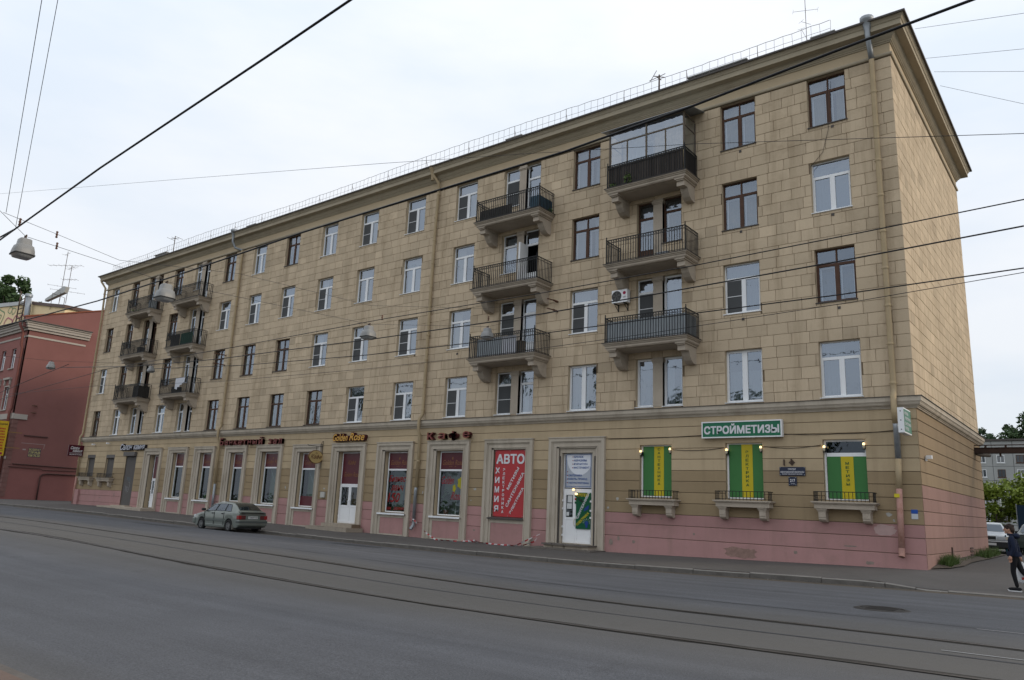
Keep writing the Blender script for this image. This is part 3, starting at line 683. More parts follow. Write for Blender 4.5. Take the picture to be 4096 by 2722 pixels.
SPEC = {   # floor: column -> (style, layout, net, curtain)
 5: dict(C0='B T 0 2', C1='B T 0 1', B1L='W T 0 1', B1R='W T 0 1', C2='B T 0 2', B2L='W T 1 4', B2R='W T 0 0', C3='W T 1 1', C4='W T 1 1', C5='W T 1 1', C6='W T 0 4', C7='B T 0 1', C8='W T 0 4', C9='B T 0 1',
         B3L='W T 0 1', B3R='W T 0 3', C10='B T 0 2', B4L='B T 0 0', B4R='B T 0 4', C11='B T 0 2', C12='W T 0 1'),
 4: dict(C0='W T 0 1', C1='B T 0 1', B1L='B T 0 1', B1R='B T 0 1', C2='B T 0 2', B2L='W T 0 1', B2R='W T 0 0', C3='W T 0 2', C4='W T 0 1', C5='W T 0 4', C6='W T 1 2', C7='W T 1 4', C8='W T 1 1', C9='W T 1 4',
         B3L='W T 0 4', B3R='W T 0 4', C10='B T 0 4', B4L='B T 0 0', B4R='B T 0 0', C11='B T 0 4', C12='B T 0 3'),
 3: dict(C0='B T 0 3', C1='W T 1 1', B1L='W T 1 4', B1R='W 1 0 1', C2='W T 1 4', B2L='W T 1 0', B2R='W T 0 1', C3='W T 0 2', C4='W T 1 1', C5='W T 1 1', C6='W T 1 2', C7='B T 0 2', C8='B T 0 3', C9='B T 0 2',
         B3L='W T 0 0', B3R='W T 0 0', C10='B T 0 1', B4L='B T 0 0', B4R='B T 0 0', C11='B T 0 2', C12='W T 1 4'),
 2: dict(C0='W T 0 4', C1='W 2 0 3', B1L='W 1 0 4', B1R='W 1 0 2', C2='W 2 0 4', B2L='W T 1 4', B2R='W T 0 2', C3='W T 1 1', C4='W T 1 3', C5='W T 1 4', C6='B T 0 2', C7='B T 0 2', C8='B T 0 4', C9='B T 0 4',
         B3L='W T 0 4', B3R='W T 0 4', C10='W T 0 3', B4L='W T 0 4', B4R='W T 0 4', C11='W T 0 4', C12='B T 0 0')}
for k, f, a, b, z0, z1, door in WIN:
    st, lay, net, cu = SPEC[f][k].split()
    window(B, a, b, z0, z1, st, lay, int(net), int(cu), door, 'balcony_door' if door else 'window', open_=1 if (k == 'B2R' and f == 4) else 0)
# vent stub under some windows, opened door leaf at the black doorway
for x, z in ((-2.35, 12.83), (-5.95, 12.85), (-2.3, 9.15), (-5.95, 9.16), (-5.9, 16.4), (-21.3, 9.15), (-2.2, 16.45)):
    mb = MB(); mb.box(x-.05, x+.05, -.02, .03, z-.1, z-.0); mb.build('vent_stub', FLASH, B)
mb = MB(); mb.box(-17.12, -17.02, -.5, .15, 12.1, 14.3); mb.build('open_door_leaf', WHITE, B)
# pilasters between the paired openings
for k, (p, q) in PAIR.items():
    for f, t in TOPS.items():
        a, b = p[1], q[0]; z0 = SLAB[f] if f > 2 else t-2.1
        mb = MB(); mb.box(a, b, -.012, .34, z0, t-.22); mb.box(a-.03, b+.03, -.04, .34, t-.22, t-.17); mb.box(a-.05, b+.05, -.07, .34, t-.17, t-.09); mb.box(a-.02, b+.02, -.03, .34, t-.09, t)
        mb.build('pilaster', CONC, B)

# ------------------------------------------------------------------ balconies
BX = dict(B1=(-11.70, -7.74), B2=(-19.47, -15.31), B3=(-50.17, -46.18), B4=(-57.42, -53.32))
def bracket(mb, x0, x1, zt, d):
    pr = [(0, zt), (-d*.86, zt), (-d*.86, zt-.09), (-d*.80, zt-.10), (-d*.80, zt-.30), (-d*.66, zt-.30), (-d*.60, zt-.26), (-d*.54, zt-.30), (-d*.48, zt-.46), (-d*.36, zt-.62), (-d*.22, zt-.72), (-d*.12, zt-.74), (0, zt-.74)]
    mb.prism(pr, x0, x1, 'x')
def balcony(k, f, d):
    x0, x1 = BX[k]; z = SLAB[f]
    mb = MB(); w_ = x1-x0
    # slab with a stepped edge
    for o, za, zb in ((0, -.045, 0), (.05, -.10, -.045), (.09, -.20, -.10), (.12, -.235, -.20)):
        mb.box(x0+o, x1-o, -d+o, .02, z+za, z+zb)
    mb.box(x0+.30, x1-.30, -d+.30, .02, z-.26, z-.232)
    s = mb.build('balcony', CONC, B)
    mb = MB(); mb.box(x0-.03, x1+.03, -d-.03, .01, z+.002, z+.022); mb.build('drip_sheet', FLASH, s)
    for bx in (x0+.22, x1-.22-.34):
        mb = MB(); bracket(mb, bx, bx+.34, z-.262, d); mb.box(bx-.05, bx+.39, -d*.9, .01, z-.30, z-.237); mb.build('bracket', CONC, s)
    # railing
    mb = MB(); ya, xa, xb = -d+.08, x0+.10, x1-.10; zt = z+1.10; zl = z+.10
    r_ = random.Random(f*7+len(k)+int(x0))
    n = int((xb-xa)/.118)
    for i in range(n+1):
        x = xa+(xb-xa)*i/n; mb.box(x-.012, x+.012, ya-.012, ya+.012, z+.02, zt)
        if i < n:   # scroll between the two upper rails
            xm = xa+(xb-xa)*(i+.5)/n
            for j in range(5):
                t0, t1 = math.pi*j/5, math.pi*(j+1)/5
                mb.add([(xm-.04*math.cos(t0), ya, zt-.045-.055*math.sin(t0)), (xm-.04*math.cos(t1), ya, zt-.045-.055*math.sin(t1)), (xm-.025*math.cos(t1), ya, zt-.045-.035*math.sin(t1)), (xm-.025*math.cos(t0), ya, zt-.045-.035*math.sin(t0))], [(0, 1, 2, 3)])
    m = int((d-.1)/.118)
    for sx_ in (xa, xb):
        for i in range(m+1):
            y = ya+(-.02-ya)*i/m; mb.box(sx_-.012, sx_+.012, y-.012, y+.012, z+.02, zt)
        mb.box(sx_-.014, sx_+.014, ya, 0, zt-.005, zt+.03); mb.box(sx_-.01, sx_+.01, ya, 0, zl-.01, zl+.01); mb.box(sx_-.01, sx_+.01, ya, 0, zt-.13, zt-.11)
        mb.box(sx_-.022, sx_+.022, ya-.022, ya+.022, z, zt+.08); mb.lathe([(0, .19), (.02, .17), (.03, .13), (.012, .08), (.02, .07)], (sx_, ya, zt), 8)
    mb.box(xa, xb, ya-.022, ya+.022, zt-.005, zt+.03); mb.box(xa, xb, ya-.01, ya+.01, zl-.01, zl+.01); mb.box(xa, xb, ya-.01, ya+.01, zt-.13, zt-.11)
    mb.build('railing', IRON, s)
    return s, xa, xb, ya, z
BAL = {}
for k in ('B1', 'B2', 'B3', 'B4'):
    for f in (5, 4, 3): BAL[k, f] = balcony(k, f, 1.30 if k in ('B1', 'B2') else 1.08)
CORR = M('faded_grey_sheet', (.34, .37, .39), .7, .25, 3, stretch=(7, 7, .4))
GREENS = M('green_sheet', (.012, .085, .05), .6, .15, 3)
DARKS = M('dark_sheet', (.05, .045, .04), .8, .2, 4)
CLOTH = M('white_cloth', (.55, .56, .60), .9, .08, 4)
def infill(bk, x0, x1, mat, name='infill_sheet', h=(.08, .95), side=False, wave=.02):
    s, xa, xb, ya, z = BAL[bk]; mb = curtain_mesh(x0, x1, z+h[0], z+h[1], ya+.06, max(2, int((x1-x0)*5)), wave)
    mb.build(name, mat, s)
    if side:
        mb = MB(); mb.quad((xb-.05, ya+.05, z+h[0]), (xb-.05, -.1, z+h[0]), (xb-.05, -.1, z+h[1]), (xb-.05, ya+.05, z+h[1])); mb.build(name, mat, s)
infill(('B1', 3), -11.55, -7.88, CORR, side=True, wave=.03)
infill(('B2', 3), -18.9, -17.4, CORR); infill(('B2', 3), -17.35, -16.5, CLOTH, 'hung_sheet')
infill(('B2', 5), -19.2, -17.1, DARKS, h=(.05, .62)); infill(('B2', 5), -16.0, -15.45, M('blue_sheet', (.05, .10, .14), .7, .2, 3), 'hung_cloth', h=(.05, .7), side=True)
infill(('B3', 4), -49.6, -48.3, DARKS); infill(('B3', 4), -48.2, -46.5, GREENS)
infill(('B4', 3), -54.4, -53.5, DARKS, side=True)
for i in range(4):
    s, xa, xb, ya, z = BAL['B3', 3]
    mb = MB(); mb.quad((-47.9+.3*i, ya-.03, z+.35+.1*i), (-47.55+.3*i, ya-.03, z+.25+.17*i), (-47.5+.3*i, ya-.02, z+1.1), (-47.9+.3*i, ya-.02, z+1.12))
    mb.build('laundry', CLOTH, s)
s, xa, xb, ya, z = BAL['B4', 3]; mb = MB()
for i in range(9): mb.box(-56.6+.2*i, -56.585+.2*i, ya-.05, ya-.03, z+.2+.05*i, z+1.35-.07*i)
for i in range(7): mb.tube([(-56.6, ya-.04, z+.5+.12*i), (-55.0, ya-.04, z+.25+.12*i)], .008, 4)
mb.build('lattice', GREYW, s)
# stuff standing on the balconies
for bk, x, y, w_, h_, m in ((('B2', 3), -16.7, -.7, .55, .7, GREYW), (('B1', 4), -9.2, -.4, .5, .35, GALV), (('B4', 5), -54.0, -.6, .5, .75, CORR), (('B4', 4), -55.0, -.5, .5, .6, DARKS), (('B3', 3), -48.6, -.5, .7, .55, DARKS), (('B2', 3), -18.0, -.25, .7, 1.15, CONC)):
    s, xa, xb, ya, z = BAL[bk]; mb = MB(); mb.box(x-w_/2, x+w_/2, y-.2, y+.2, z+.025, z+h_); mb.box(x-w_/2-.02, x+w_/2+.02, y-.22, y+.22, z+h_, z+h_+.03); mb.build('stored_box', m, s)
# planks behind the railing of the glazed balcony, then its glazing
s, xa, xb, ya, z = BAL['B1', 5]; rr = random.Random(4)
x = xa+.03
while x < xb-.1:
    mb = MB(); mb.tint = rr.uniform(.7, 1.3); mb.box(x, x+.125, ya+.03+rr.uniform(0, .01), ya+.055, z+.05, z+1.0+rr.uniform(-.02, .03)); mb.build('plank', PLANK, s); x += .135
y = ya+.05
while y < -.1:
    mb = MB(); mb.tint = rr.uniform(.7, 1.3); mb.box(xb-.055, xb-.03, y, y+.125, z+.05, z+1.0); mb.build('plank', PLANK, s); y += .135
z0, z1 = z+1.02, z+2.78
mb = MB(); fy = ya+.04
for x in (xa+.03, (xa+xb)/2, xb-.09): mb.box(x, x+.07, fy, fy+.07, z0, z1)
for x in (xa+(xb-xa)*.25, xa+(xb-xa)*.75): mb.box(x, x+.05, fy+.005, fy+.055, z0, z1-.62)
for zz in (z0, z1-.62, z1-.06): mb.box(xa+.1, xb-.09, fy+.005, fy+.06, zz, zz+.06)
for x in (xa+.03, xb-.09):
    mb.box(x, x+.05, -.06, 0, z0, z1-.1)
    for zz in (z0, z1-.62, z1-.06): mb.box(x+.005, x+.045, fy+.07, -.06, zz, zz+.05)
gz = mb.build('glazed_enclosure', GREYW, B)
GLZ = glass('old_balcony_glass', (.86, .88, .88), .26, .02, .3)
q = [xa+.1, xa+(xb-xa)*.25, (xa+xb)/2, xa+(xb-xa)*.75, xb-.09]
for a, b in zip(q, q[1:]):
    mb = MB(); mb.quad((a+.05, fy+.03, z0+.06), (b, fy+.03, z0+.06), (b, fy+.03, z1-.62), (a+.05, fy+.03, z1-.62)); mb.build('pane', GLZ, gz)
for a, b in ((q[0], q[2]), (q[2]+.05, q[4])):
    mb = MB(); mb.quad((a, fy+.03, z1-.56), (b, fy+.03, z1-.56), (b, fy+.03, z1-.06), (a, fy+.03, z1-.06)); mb.build('pane', GLZ, gz)
for x in (xa+.055, xb-.065):
    mb = MB(); mb.quad((x, fy+.07, z0+.06), (x, -.06, z0+.06), (x, -.06, z1-.1), (x, fy+.07, z1-.1)); mb.build('pane', GLZ, gz)
mb = MB(); mb.prism([(ya-.22, z1-.02), (ya-.22, z1+.0), (.0, z1+.36), (.0, z1+.33)], xa-.25, xb+.38, 'x'); mb.build('roof_sheet', GALV, gz)
curtain_mesh(-9.6, -8.2, z+1.0, z+2.6, -.5, 9).build('curtain', M('gold_curtain', (.42, .33, .20), .9, .3, 6), gz)
curtain_mesh(-11.1, -10.1, z+1.0, z+2.6, -.4, 5).build('curtain', CURT, gz)
# weeds in the balcony joints
LEAF = {}
def leafmat(name, c):
    if name not in LEAF: LEAF[name] = M(name, c, .6, .35, 2.5, spec=.3)
    return LEAF[name]
def tuft(name, cx, cy, cz, r, h, n, mat, parent=None, seed=0, leaf=.06):
    rr = random.Random(seed); mb = MB()
    for i in range(n):
        a = rr.uniform(0, 6.28); d = r*math.sqrt(rr.random()); x, y = cx+d*math.cos(a), cy+d*math.sin(a); zz = cz+h*rr.random()*(1-.5*d/r)
        u = Vector((rr.gauss(0, 1), rr.gauss(0, 1), rr.gauss(0, .6))).normalized()*leaf; v = u.orthogonal().normalized()*leaf*.5
        p = Vector((x, y, zz)); mb.quad(p-u, p-v, p+u, p+v)
    return mb.build(name, mat, parent)
WEED = leafmat('weed_leaves', (.075, .12, .03))
tuft('weed', -11.3, -1.2, 15.55, .15, .35, 40, WEED, B, 1); tuft('weed', -10.55, -1.25, 15.6, .17, .6, 60, WEED, B, 2); tuft('weed', -15.5, -.3, 15.55, .2, .35, 50, WEED, B, 3)
tuft('weed', -48.0, -.9, 12.0, .2, .25, 30, WEED, B, 4); tuft('weed', -55.5, -.95, 15.5, .5, .2, 60, WEED, B, 5)

# ------------------------------------------------------------------ ground floor: surrounds, shop windows, doors
def surround(o, i, ztop_i, zsill, base, is_door):
    """stepped plaster frame: outer strip, inner strip, head; panel below the sill"""
    zt = 4.55 if ztop_i < 4.15 else 4.60
    mb = MB()
    def jamb(xa, xb, yy): mb.box(min(xa, xb), max(xa, xb), yy, .05, base, zt if yy < -.08 else ztop_i)
    steps = [(0, .16, -.13), (.16, .21, -.09), (.21, .36, -.065), (.36, .41, -.09)]
    for s_, e_, yy in steps:
        tl, tr = o[0]+s_, o[1]-s_; il, ir = min(o[0]+e_, i[0]), max(o[1]-e_, i[1])
        zz = zt-s_*.95; zl = zt-e_*.95
        mb.box(tl, il, yy, .05, base, zz); mb.box(ir, tr, yy, .05, base, zz)
        mb.box(il, ir, yy, .05, max(zl, ztop_i), zz)
    e_ = .41
    mb.box(o[0]+e_, i[0], -.045, .05, base, zt-e_*.95); mb.box(i[1], o[1]-e_, -.045, .05, base, zt-e_*.95)
    if zt-e_*.95 > ztop_i: mb.box(o[0]+e_, o[1]-e_, -.045, .05, ztop_i, zt-e_*.95)
    # worn head moulding
    mb.box(o[0]-.03, o[1]+.03, -.16, .05, zt-.001, zt+.045)
    s = mb.build('window_surround', TRIM, B)
    if not is_door:
        mb = MB(); mb.box(i[0]-.02, i[1]+.02, -.02, .05, base+.18, zsill-.28); mb.tint = 1.0; mb.build('sill_panel', PINK, s)
        mb = MB(); mb.box(i[0]-.02, i[1]+.02, -.05, .05, base, base+.175); mb.box(i[0]-.02, i[1]+.02, -.035, .05, zsill-.275, zsill-.09); mb.build('panel_frame', TRIM, s)
    return s
def shopwin(n, i, z0, z1, film=.9, drawing=None, curt=True):
    a, b = i[0]+.10, i[1]-.06; y = .20; zm = z1-film-.08
    mb = MB(); frame_rect(mb, a, b, z0, z1-.03, y, y+.07, .055); mb.box(a+.05, b-.05, y-.01, y+.06, zm-.045, zm+.045)
    w_ = mb.build('shop_window', WHITE, B)
    mb = MB(); mb.quad((a+.05, y+.02, zm+.04), (b-.05, y+.02, zm+.04), (b-.05, y+.02, z1-.07), (a+.05, y+.02, z1-.07)); mb.build('film_panel', MAROON, w_)
    mb = MB(); mb.quad((a+.05, y+.03, z0+.05), (b-.05, y+.03, z0+.05), (b-.05, y+.03, zm-.04), (a+.05, y+.03, zm-.04)); mb.build('pane', GLASS3, w_)
    mb = MB(); mb.box(i[0]-.16, i[1]+.10, -.16, y, z0-.07, z0-.045); mb.box(i[0]-.16, i[1]+.10, -.165, -.15, z0-.13, z0-.045); mb.build('sill', WHITE, w_)
    mb = MB(); mb.quad((a-.3, y+.75, z0-.1), (a+(b-a)*.55, y+.75, z0-.1), (a+(b-a)*.55, y+.75, z1), (a-.3, y+.75, z1)); mb.build('inner_wall', INTG, w_)
    if curt: curtain_mesh(a+(b-a)*.5, b-.03, z0, zm, y+.45, 5, .03).build('curtain', CURTG if n != 'S7' else M('maroon_cloth', (.10, .03, .03), .8, .2, 3), w_)
    return w_, a, b, y, zm
GFD = {g[0]: g for g in GF}
ROSE = leafmat('plant_leaves', (.03, .075, .025))
TXT = {}
for n in ('S2', 'S3', 'S5', 'S6', 'S7', 'S8', 'S9'):
    _, o, i, z0, z1 = GFD[n]; base = min(walk_z(o[0], 0), walk_z(o[1], 0))-.1
    surround(o, i, z1, z0, base, False)
    w_, a, b, y, zm = shopwin(n, i, z0, z1)
    yy = y+.016
    mb = MB(); text(mb, 'Golden Rose', (a+.17, yy, zm+.26), XF, ZF, (b-a)-.30, .26, .35); text(mb, 'кафе', (a+(b-a)*.38, yy, zm+.15), XF, ZF, (b-a)*.28, .07)
    cx = a+(b-a)*.5
    for j in range(6):
        t = j*math.pi/3; mb.poly([(cx, yy, zm+.60), (cx+.07*math.cos(t), yy, zm+.60+.09*math.sin(t)), (cx+.05*math.cos(t+.7), yy, zm+.60+.07*math.sin(t+.7))])
    mb.build('film_lettering', GOLD, w_)
    if n == 'S3':
        RED = flat('red_paint_lettering', (.22, .012, .012)); mb = MB(); yy = y+.026
        for s_, x0_, z_, ww, hh in (('Бизнес', .13, 1.60, 1.28, .34), ('ланч', .33, 1.12, .95, .30), ('150', .10, .52, .95, .50), ('как', .06, .12, .40, .15), ('дома', .60, .10, .8, .18)):
            text(mb, s_, (a+x0_, yy, z0+z_), XF, ZF, ww, hh, .25, .02); mb.build('window_lettering', RED, w_); mb = MB()
        for j, x_ in enumerate((.35, .85, 1.25)): tuft('flower_decor', a+x_, y+.25, z0+.05, .14, .35, 40, leafmat('orange_flowers', (.30, .14, .02)) if j % 2 else ROSE, w_, j+30)
    if n == 'S2':
        RED = flat('red_script_lettering', (.26, .03, .04)); mb = MB(); yy = y+.026
        text(mb, 'Golden', (a+.16, yy, z0+1.55), XF, ZF, .85, .40, .45, .01); text(mb, 'Rose', (a+.85, yy, z0+.78), XF, ZF, .75, .40, .45, .01); mb.build('window_lettering', RED, w_)
        YEL = flat('yellow_flower_print', (.38, .34, .02)); mb = MB()
        for cx, cz, r_ in ((1.42, 1.62, .30), (1.05, 1.35, .2)):
            pts = []
            for j in range(36):
                t = j*math.pi/18; r2 = r_*(.65+.35*abs(math.cos(2.5*t))); pts.append((a+cx+r2*.62*math.cos(t), yy, z0+cz+r2*math.sin(t)))
            mb.poly(pts)
        mb.build('window_print', YEL, w_)
        mb = MB(); mb.lathe([(.10, 0), (.15, .24), (.13, .24)], (a+.32, y+.3, z0+.03), 12); mb.build('flower_pot', flat('clay', (.20, .06, .03)), w_)
        tuft('pot_plant', a+.32, y+.28, z0+.3, .24, 1.2, 170, ROSE, w_, 9, .10)
        mb = MB(); mb.lathe([(.05, 0), (.06, .12), (.02, .2), (.035, .3), (.015, .42), (.03, .5), (.01, .62), (.01, .75)], (a+.98, y+.3, z0+.03), 10); mb.build('vase', flat('pale_metal', (.4, .4, .4), .3, metal=.6), w_, smooth=True)
    if n == 'S5':
        mb = MB(); mb.quad((a+.055, y+.02, z0+.055), (b-.055, y+.02, z0+.055), (b-.055, y+.02, z0+.62), (a+.055, y+.02, z0+.62)); mb.build('film_panel', MAROON, w_)
    if n == 'S8': tuft('pot_plant', a+.75, y+.3, z0+.05, .35, .5, 70, ROSE, w_, 12, .12)
    if n == 'S6': tuft('pot_plant', a+.9, y+.3, z0+.05, .22, .75, 80, leafmat('violet_flowers', (.06, .07, .05)), w_, 13, .08)
    if n in ('S5', 'S6', 'S7'):
        mb = MB(); mb.tube([(a+.25, y+.35, zm-.1), (a+.85, y+.35, zm-.95), (b-.2, y+.36, zm-1.25)], .02, 5); mb.tube([(b-.25, y+.34, zm-.2), (b-.5, y+.36, zm-.9), (b-.15, y+.35, zm-1.6)], .015, 5); mb.build('twig_decor', CURT, w_)
# shop window under the red banner
_, o, i, z0, z1 = GFD['S1']; base = -.5
surround(o, i, z1, z0, base, False)
mb = MB(); frame_rect(mb, i[0], i[1], z0, z1, .12, .2, .06); mb.box(i[0], i[1], .13, .18, z0, z1); w1 = mb.build('shop_window', FLASH, B)
mb = MB(); mb.prism([(.1, z0+.02), (-.17, z0-.05), (-.17, z0-.10), (.1, z0-.06)], i[0]-.14, i[1]+.05, 'x'); mb.build('sill', FLASH, w1)
bn = empty('shop_banner', ((i[0]+i[1])/2, .03, z0), 'red vinyl banner with white АВТО lettering filling a shop window opening', 'banner')
REDB = M('red_vinyl', (.42, .030, .035), .45, .06, 1.5, .15, 3, spec=.4); WLET = flat('white_lettering', (.66, .66, .68), .5)
a, b, c, d = -18.44, -16.60, .95, 4.06; nx, nz = 10, 18; mb = MB(); bz = lambda x, z: .03+.012*math.sin(x*3+z*2.1)*math.sin(z*1.7)
mb.add([(a+(b-a)*p/nx, bz(p, q_), c+(d-c)*q_/nz) for q_ in range(nz+1) for p in range(nx+1)], [(q_*(nx+1)+p, q_*(nx+1)+p+1, (q_+1)*(nx+1)+p+1, (q_+1)*(nx+1)+p) for q_ in range(nz) for p in range(nx)])
mb.build('banner_sheet', REDB, bn, smooth=True)
mb = MB(); yy = .012
text(mb, 'АВТО', (a+.10, yy, d-.65), XF, ZF, 1.70, .47, 0, .03)
for j, ch in enumerate('ХИМИЯ'): text(mb, ch, (a+.07, yy, 2.95-.445*j), XF, ZF, .27, .29, 0, .03)
for j, ch in enumerate('ЭЛЕКТРОНИКА'): text(mb, ch, (a+.53, yy, 3.07-.196*j), XF, ZF, .13, .135, 0, .025)
def slant(s_, x0, z0_, x1, z1_, h): 
    v = Vector((x1-x0, 0, z1_-z0_)); l_ = v.length; v.normalize(); text(mb, s_, (x0, yy, z0_), v, (-v.z, 0, v.x), l_, h, 0, .025)
slant('МЕТИЗЫ', a+.92, 2.18, a+1.52, 3.20, .15); slant('САНТЕХНИКА', a+.88, 1.38, a+1.83, 2.98, .15); slant('ЭЛЕКТРИКА', a+1.10, 1.07, a+1.83, 2.28, .13)
mb.build('banner_lettering', WLET, bn)
mb = MB()
for x in (a+.06, (a+b)/2, b-.06):
    for zz in (c+.04, d-.04): mb.lathe([(0, -.0), (.018, 0), (.018, .012)], (x, .006, zz), 8, 'y')
mb.build('eyelet', GALV, bn)

# cafe double door, salon door
def pvc_double(i, z0, z1, zt, parentname, film=True):
    a, b = i; y = .22; m = (a+b)/2
    mb = MB(); frame_rect(mb, a, b, z0, z1, y, y+.07, .05); mb.box(a+.05, b-.05, y-.01, y+.06, zt, zt+.07)
    d = mb.build(parentname, WHITE, B)
    mb = MB(); mb.quad((a+.05, y+.02, zt+.07), (b-.05, y+.02, zt+.07), (b-.05, y+.02, z1-.05), (a+.05, y+.02, z1-.05)); mb.build('film_panel', MAROON if film else WHITE, d)
    for p, q_ in ((a+.05, m-.003), (m+.003, b-.05)):
        mb = MB(); frame_rect(mb, p, q_, z0+.03, zt-.005, y-.02, y+.05, .10); mb.box(p+.1, q_-.1, y-.015, y+.045, z0+.9, z0+1.0); mb.box(p+.1, q_-.1, y-.0, y+.03, z0+.13, z0+.9)
        for zz in (.35, 1.2, 1.85): mb.box((p-.02) if p < m-.1 else q_-.02, (p+.03) if p < m-.1 else q_+.03, y-.04, y-.018, z0+zz, z0+zz+.1)
        mb.build('door_leaf', WHITE, d)
        mb = MB(); mb.quad((p+.1, y+.02, z0+1.0), (q_-.1, y+.02, z0+1.0), (q_-.1, y+.02, zt-.1), (p+.1, y+.02, zt-.1)); mb.build('pane', GLASS3, d)
    mb = MB()
    for sx_ in (-.05, .05): mb.tube([(m+sx_, y-.02, z0+.95), (m+sx_, y-.07, z0+.97), (m+sx_, y-.07, z0+1.25), (m+sx_, y-.02, z0+1.27)], .014, 6)
    mb.build('handle', WHITE, d)
    return d, a, b, y
_, o, i, z0, z1 = GFD['S4']; surround(o, i, z1, z0, -.4, True)
d, a, b, y = pvc_double((i[0]+.10, i[1]-.05), .13, z1-.03, 2.24, 'cafe_door')
mb = MB(); text(mb, 'Кафе', (a+.48, y+.014, 3.32), XF, ZF, .68, .34, .35); text(mb, 'Golden Rose', (a+.22, y+.014, 2.72), XF, ZF, 1.3, .26, .4); mb.build('film_lettering', GOLD, d)
mb = MB(); mb.quad((a, y+.5, .1), (b, y+.5, .1), (b, y+.5, 2.3), (a, y+.5, 2.3)); mb.build('door_curtain', M('amber_brown', (.13, .07, .03), .8, .3, 3), d)
_, o, i, z0, z1 = GFD['D2']; surround(o, i, z1, z0, -.2, True)
d, a, b, y = pvc_double((i[0]+.35, i[1]-.03), .27, z1-.03, 2.32, 'salon_door')
# hardware shop door
_, o, i, z0, z1 = GFD['D1']; surround(o, i, z1, z0, -.4, True)
mb = MB(); mb.box(i[0], i[0]+.12, .04, .34, -.3, z1); mb.box(i[1]-.22, i[1], .04, .34, -.3, z1); mb.box(i[0]+.12, i[1]-.22, .04, .34, 3.90, z1); mb.m = 1
mb.box(i[0]+.03, i[0]+.07, -.02, .04, -.1, 3.75); mb.box(i[1]-.09, i[1]-.04, -.02, .04, -.1, 3.75); mb.build('door_reveal', [TRIM, FLASH], B)
a, b = -14.52, -13.0; y = .2; mdl = -13.86
mb = MB(); frame_rect(mb, a, b, -.04, 3.88, y, y+.07, .05); mb.box(a+.05, b-.05, y-.01, y+.06, 2.17, 2.32)
hd = mb.build('hardware_shop_door', WHITE, B)
mb = MB(); frame_rect(mb, a+.04, mdl, -.02, 2.17, y-.02, y+.05, .12); mb.box(a+.16, mdl-.12, y-.015, y+.045, .98, 1.08); mb.box(a+.16, mdl-.12, y, y+.03, .1, .98)
for zz in (.25, .62, 1.40, 1.75): mb.box(a-.03, a+.05, y-.05, y-.018, zz, zz+.09)
mb.build('door_leaf', WHITE, hd)
mb = MB(); mb.quad((a+.16, y+.02, 1.08), (mdl-.12, y+.02, 1.08), (mdl-.12, y+.02, 2.05), (a+.16, y+.02, 2.05)); mb.build('pane', GLASS3, hd)
mb = MB(); frame_rect(mb, mdl+.006, b-.04, -.02, 2.17, y-.02, y+.05, .10); mb.box(mdl+.1, b-.14, y, y+.03, .08, 2.1)
for zz in (.25, 1.05, 1.35, 1.75): mb.box(b-.08, b+.01, y-.05, y-.018, zz, zz+.08)
mb.build('door_leaf', WHITE, hd)
mb = MB(); mb.tube([(mdl+.08, y-.02, .72), (mdl-.0, y-.07, .74), (mdl-.03, y-.08, .9), (mdl+.01, y-.08, 1.02), (mdl+.12, y-.03, 1.04)], .022, 7); mb.build('handle', flat('cream', (.66, .64, .55)), hd, smooth=True)
PAPER = flat('paper_notice', (.58, .60, .60))
for x0_, x1_, z0_, z1_ in ((a+.24, a+.47, 1.72, 2.03), (a+.20, a+.46, 1.44, 1.68), (a+.18, a+.32, 1.14, 1.30)):
    mb = MB(); mb.quad((x0_, y+.012, z0_), (x1_, y+.012, z0_), (x1_, y+.012, z1_), (x0_, y+.012, z1_)); mb.build('notice', PAPER, hd)
mb = MB()
for j in range(3): mb.lathe([(0, -.05), (.035, -.04), (.04, 0), (.035, .04), (0, .05)], (mdl+.03, y-.05, 1.72+.15*j), 8); mb.mi[-32:] = [j % 2]*32
mb.build('hung_baubles', [flat('green_bauble', (.01, .10, .05), .3), flat('red_bauble', (.35, .02, .01), .3)], hd, smooth=True)

